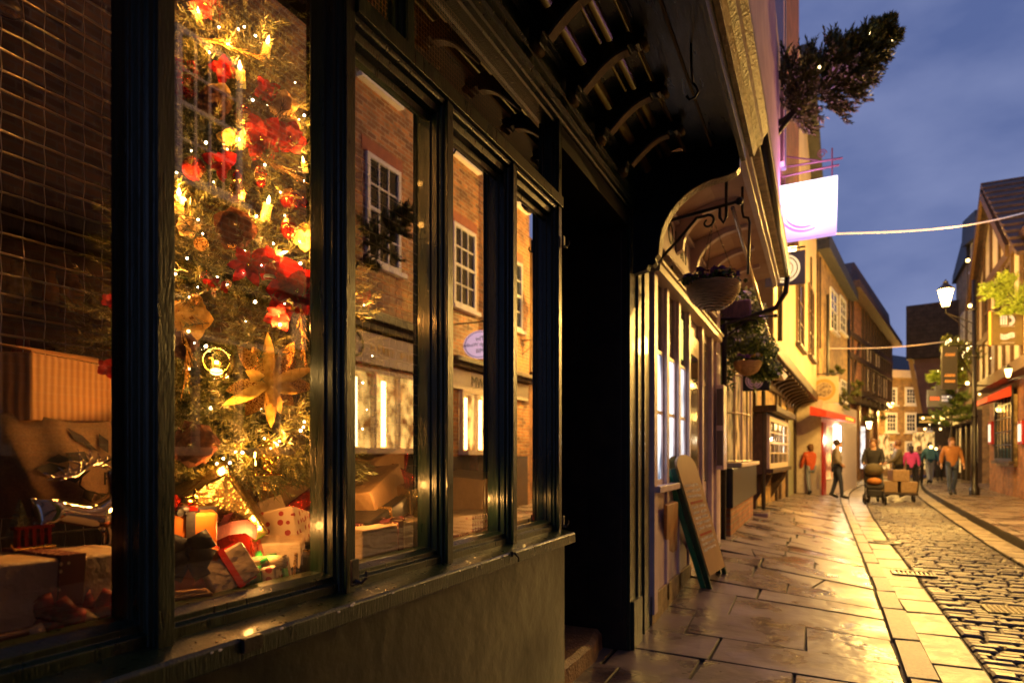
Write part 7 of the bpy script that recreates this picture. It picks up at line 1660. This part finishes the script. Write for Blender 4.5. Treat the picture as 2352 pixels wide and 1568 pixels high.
# ================================================================== LAMPS IN PLACE
lantern('street_lantern', 'brilliant amber street lantern standing on an arm against the sky', ond(2172, 681, 18), s=1.15, power=1300, wall=ond(2238, 700, 19.5), strength=40, lr=.1)
lantern('wall_lantern', 'amber street lantern on the brick front opposite the green shop', (3.35, 9.3, 3.9), power=1300, wall=(4, 9.3, 3.7), strength=25)
lantern('wall_lantern', 'unseen amber lantern added farther along the opposite brick front', (3.5, 14.2, 4.4), power=1500, wall=(4, 14.2, 4.2), strength=20, off=(-.5, 0, 0))  # unseen lamp added to brighten the paving and the brick opposite
lantern('wall_lantern', 'glowing lantern on the yellow wall just under the pink sign', ond(1811, 582, 12.4), s=1.0, power=3400, wall=UW.P(.2, 4.9), off=(-.1, -.1, .1), strength=30)
lantern('wall_lantern', 'small white lamp on the far timber framed house', ond(1996, 975, 27), s=.7, power=60, wall=LT.P(1, 3), strength=25, col=(.9, .95, 1))
lantern('wall_lantern', 'small warm lantern under the jetty at the right edge', ond(2316, 855, 15.8), s=.5, power=60, wall=RB.P(1.0, 3.6), strength=14)
light('street_fill', (2.3, 18.5, 4.4), 950, AMB, .25); light('street_fill', (1.9, 23.5, 5), 750, AMB, .25); light('street_fill', (3.3, 30.5, 4.6), 600, AMB, .25); light('street_fill', (3.7, 42.6, 3.6), 1500, AMB, .25)  # free lamps without lanterns, added to brighten the street and house fronts
light('window_glow', (-1.0, 5.6, 1.6), 0.01, (1, 1, 1), .1)
# fairy-lit string climbing the right-hand facade
t = thing('facade_string_lights', 'vertical string of glowing lamps climbing beside the lamp post', 'string lights', ond(2222, 900, 20.5)); first = None
for x, y, r_ in ((2223, 598, .09), (2228, 702, .09), (2222, 790, .08), (2223, 800, .06), (2225, 815, .05), (2222, 880, .09), (2200, 925, .1), (2186, 935, .06), (2218, 915, .06), (2150, 1030, .06), (2138, 1026, .08), (2120, 960, .06), (2124, 985, .05), (2040, 928, .06), (2050, 926, .06), (2290, 940, .05), (2320, 1018, .06), (2250, 905, .05), (2160, 985, .05)):
    m = MB(); c = ond(x, y, 20.5); m.ball(c, r_*.62, 10); m.build('lamp', emit('string_lamp', (1, .66, .22), 9), t, smooth=True)
g = MB(); g.tube([ond(2223, y, 20.6) for y in range(590, 930, 20)], .01, 4); g.build('cable', IRON, t)
# ================================================================== WORLD + LIGHT
w = bpy.data.worlds.new("World"); sc.world = w; w.use_nodes = True; n = w.node_tree
bg = n.nodes['Background']
sky = n.nodes.new('ShaderNodeTexSky'); sky.sky_type = 'NISHITA'; sky.sun_disc = False
sky.sun_elevation = R(1.0); sky.sun_rotation = R(200); sky.altitude = 50; sky.ozone_density = 4
tc = n.nodes.new('ShaderNodeTexCoord'); mp = n.nodes.new('ShaderNodeMapping'); mp.inputs['Scale'].default_value = (1.3, 1.3, 2.8); mp.inputs['Rotation'].default_value = (0, R(12), R(30))
no = n.nodes.new('ShaderNodeTexNoise'); no.inputs['Scale'].default_value = 2.0; no.inputs['Detail'].default_value = 7; no.inputs['Roughness'].default_value = .5
cr = n.nodes.new('ShaderNodeValToRGB'); cr.color_ramp.elements[0].position = .38; cr.color_ramp.elements[1].position = .68
cr.color_ramp.elements[0].color = (.082, .115, .27, 1); cr.color_ramp.elements[1].color = (.21, .245, .43, 1)
n.links.new(tc.outputs['Generated'], mp.inputs['Vector']); n.links.new(mp.outputs[0], no.inputs['Vector']); n.links.new(no.outputs['Fac'], cr.inputs['Fac'])
sk = n.nodes.new('ShaderNodeVectorMath'); sk.operation = 'SCALE'; sk.inputs['Scale'].default_value = .012
n.links.new(sky.outputs[0], sk.inputs[0])
ad = n.nodes.new('ShaderNodeVectorMath'); ad.operation = 'ADD'
n.links.new(cr.outputs['Color'], ad.inputs[0]); n.links.new(sk.outputs[0], ad.inputs[1]); n.links.new(ad.outputs[0], bg.inputs['Color'])
bg.inputs['Strength'].default_value = 1.18
sl = bpy.data.lights.new('sun', 'SUN'); sl.energy = .03; sl.angle = R(20); sl.color = (.6, .7, 1)
so = bpy.data.objects.new('sun', sl); COL.objects.link(so); so.rotation_euler = (R(50), 0, R(200)); so.location = (0, 0, 30)
sc.view_settings.view_transform = 'Standard'; sc.view_settings.look = 'None'; sc.view_settings.exposure = 0; sc.view_settings.gamma = 1
cy = sc.cycles
cy.sample_clamp_indirect = 3; cy.sample_clamp_direct = 0; cy.max_bounces = 6; cy.diffuse_bounces = 3; cy.glossy_bounces = 4; cy.transparent_max_bounces = 12; cy.transmission_bounces = 6
cy.use_denoising = True; cy.caustics_reflective = False; cy.caustics_refractive = False; cy.blur_glossy = .15
try: cy.denoiser = 'OPENIMAGEDENOISE'
except Exception: pass
cy.use_light_tree = True
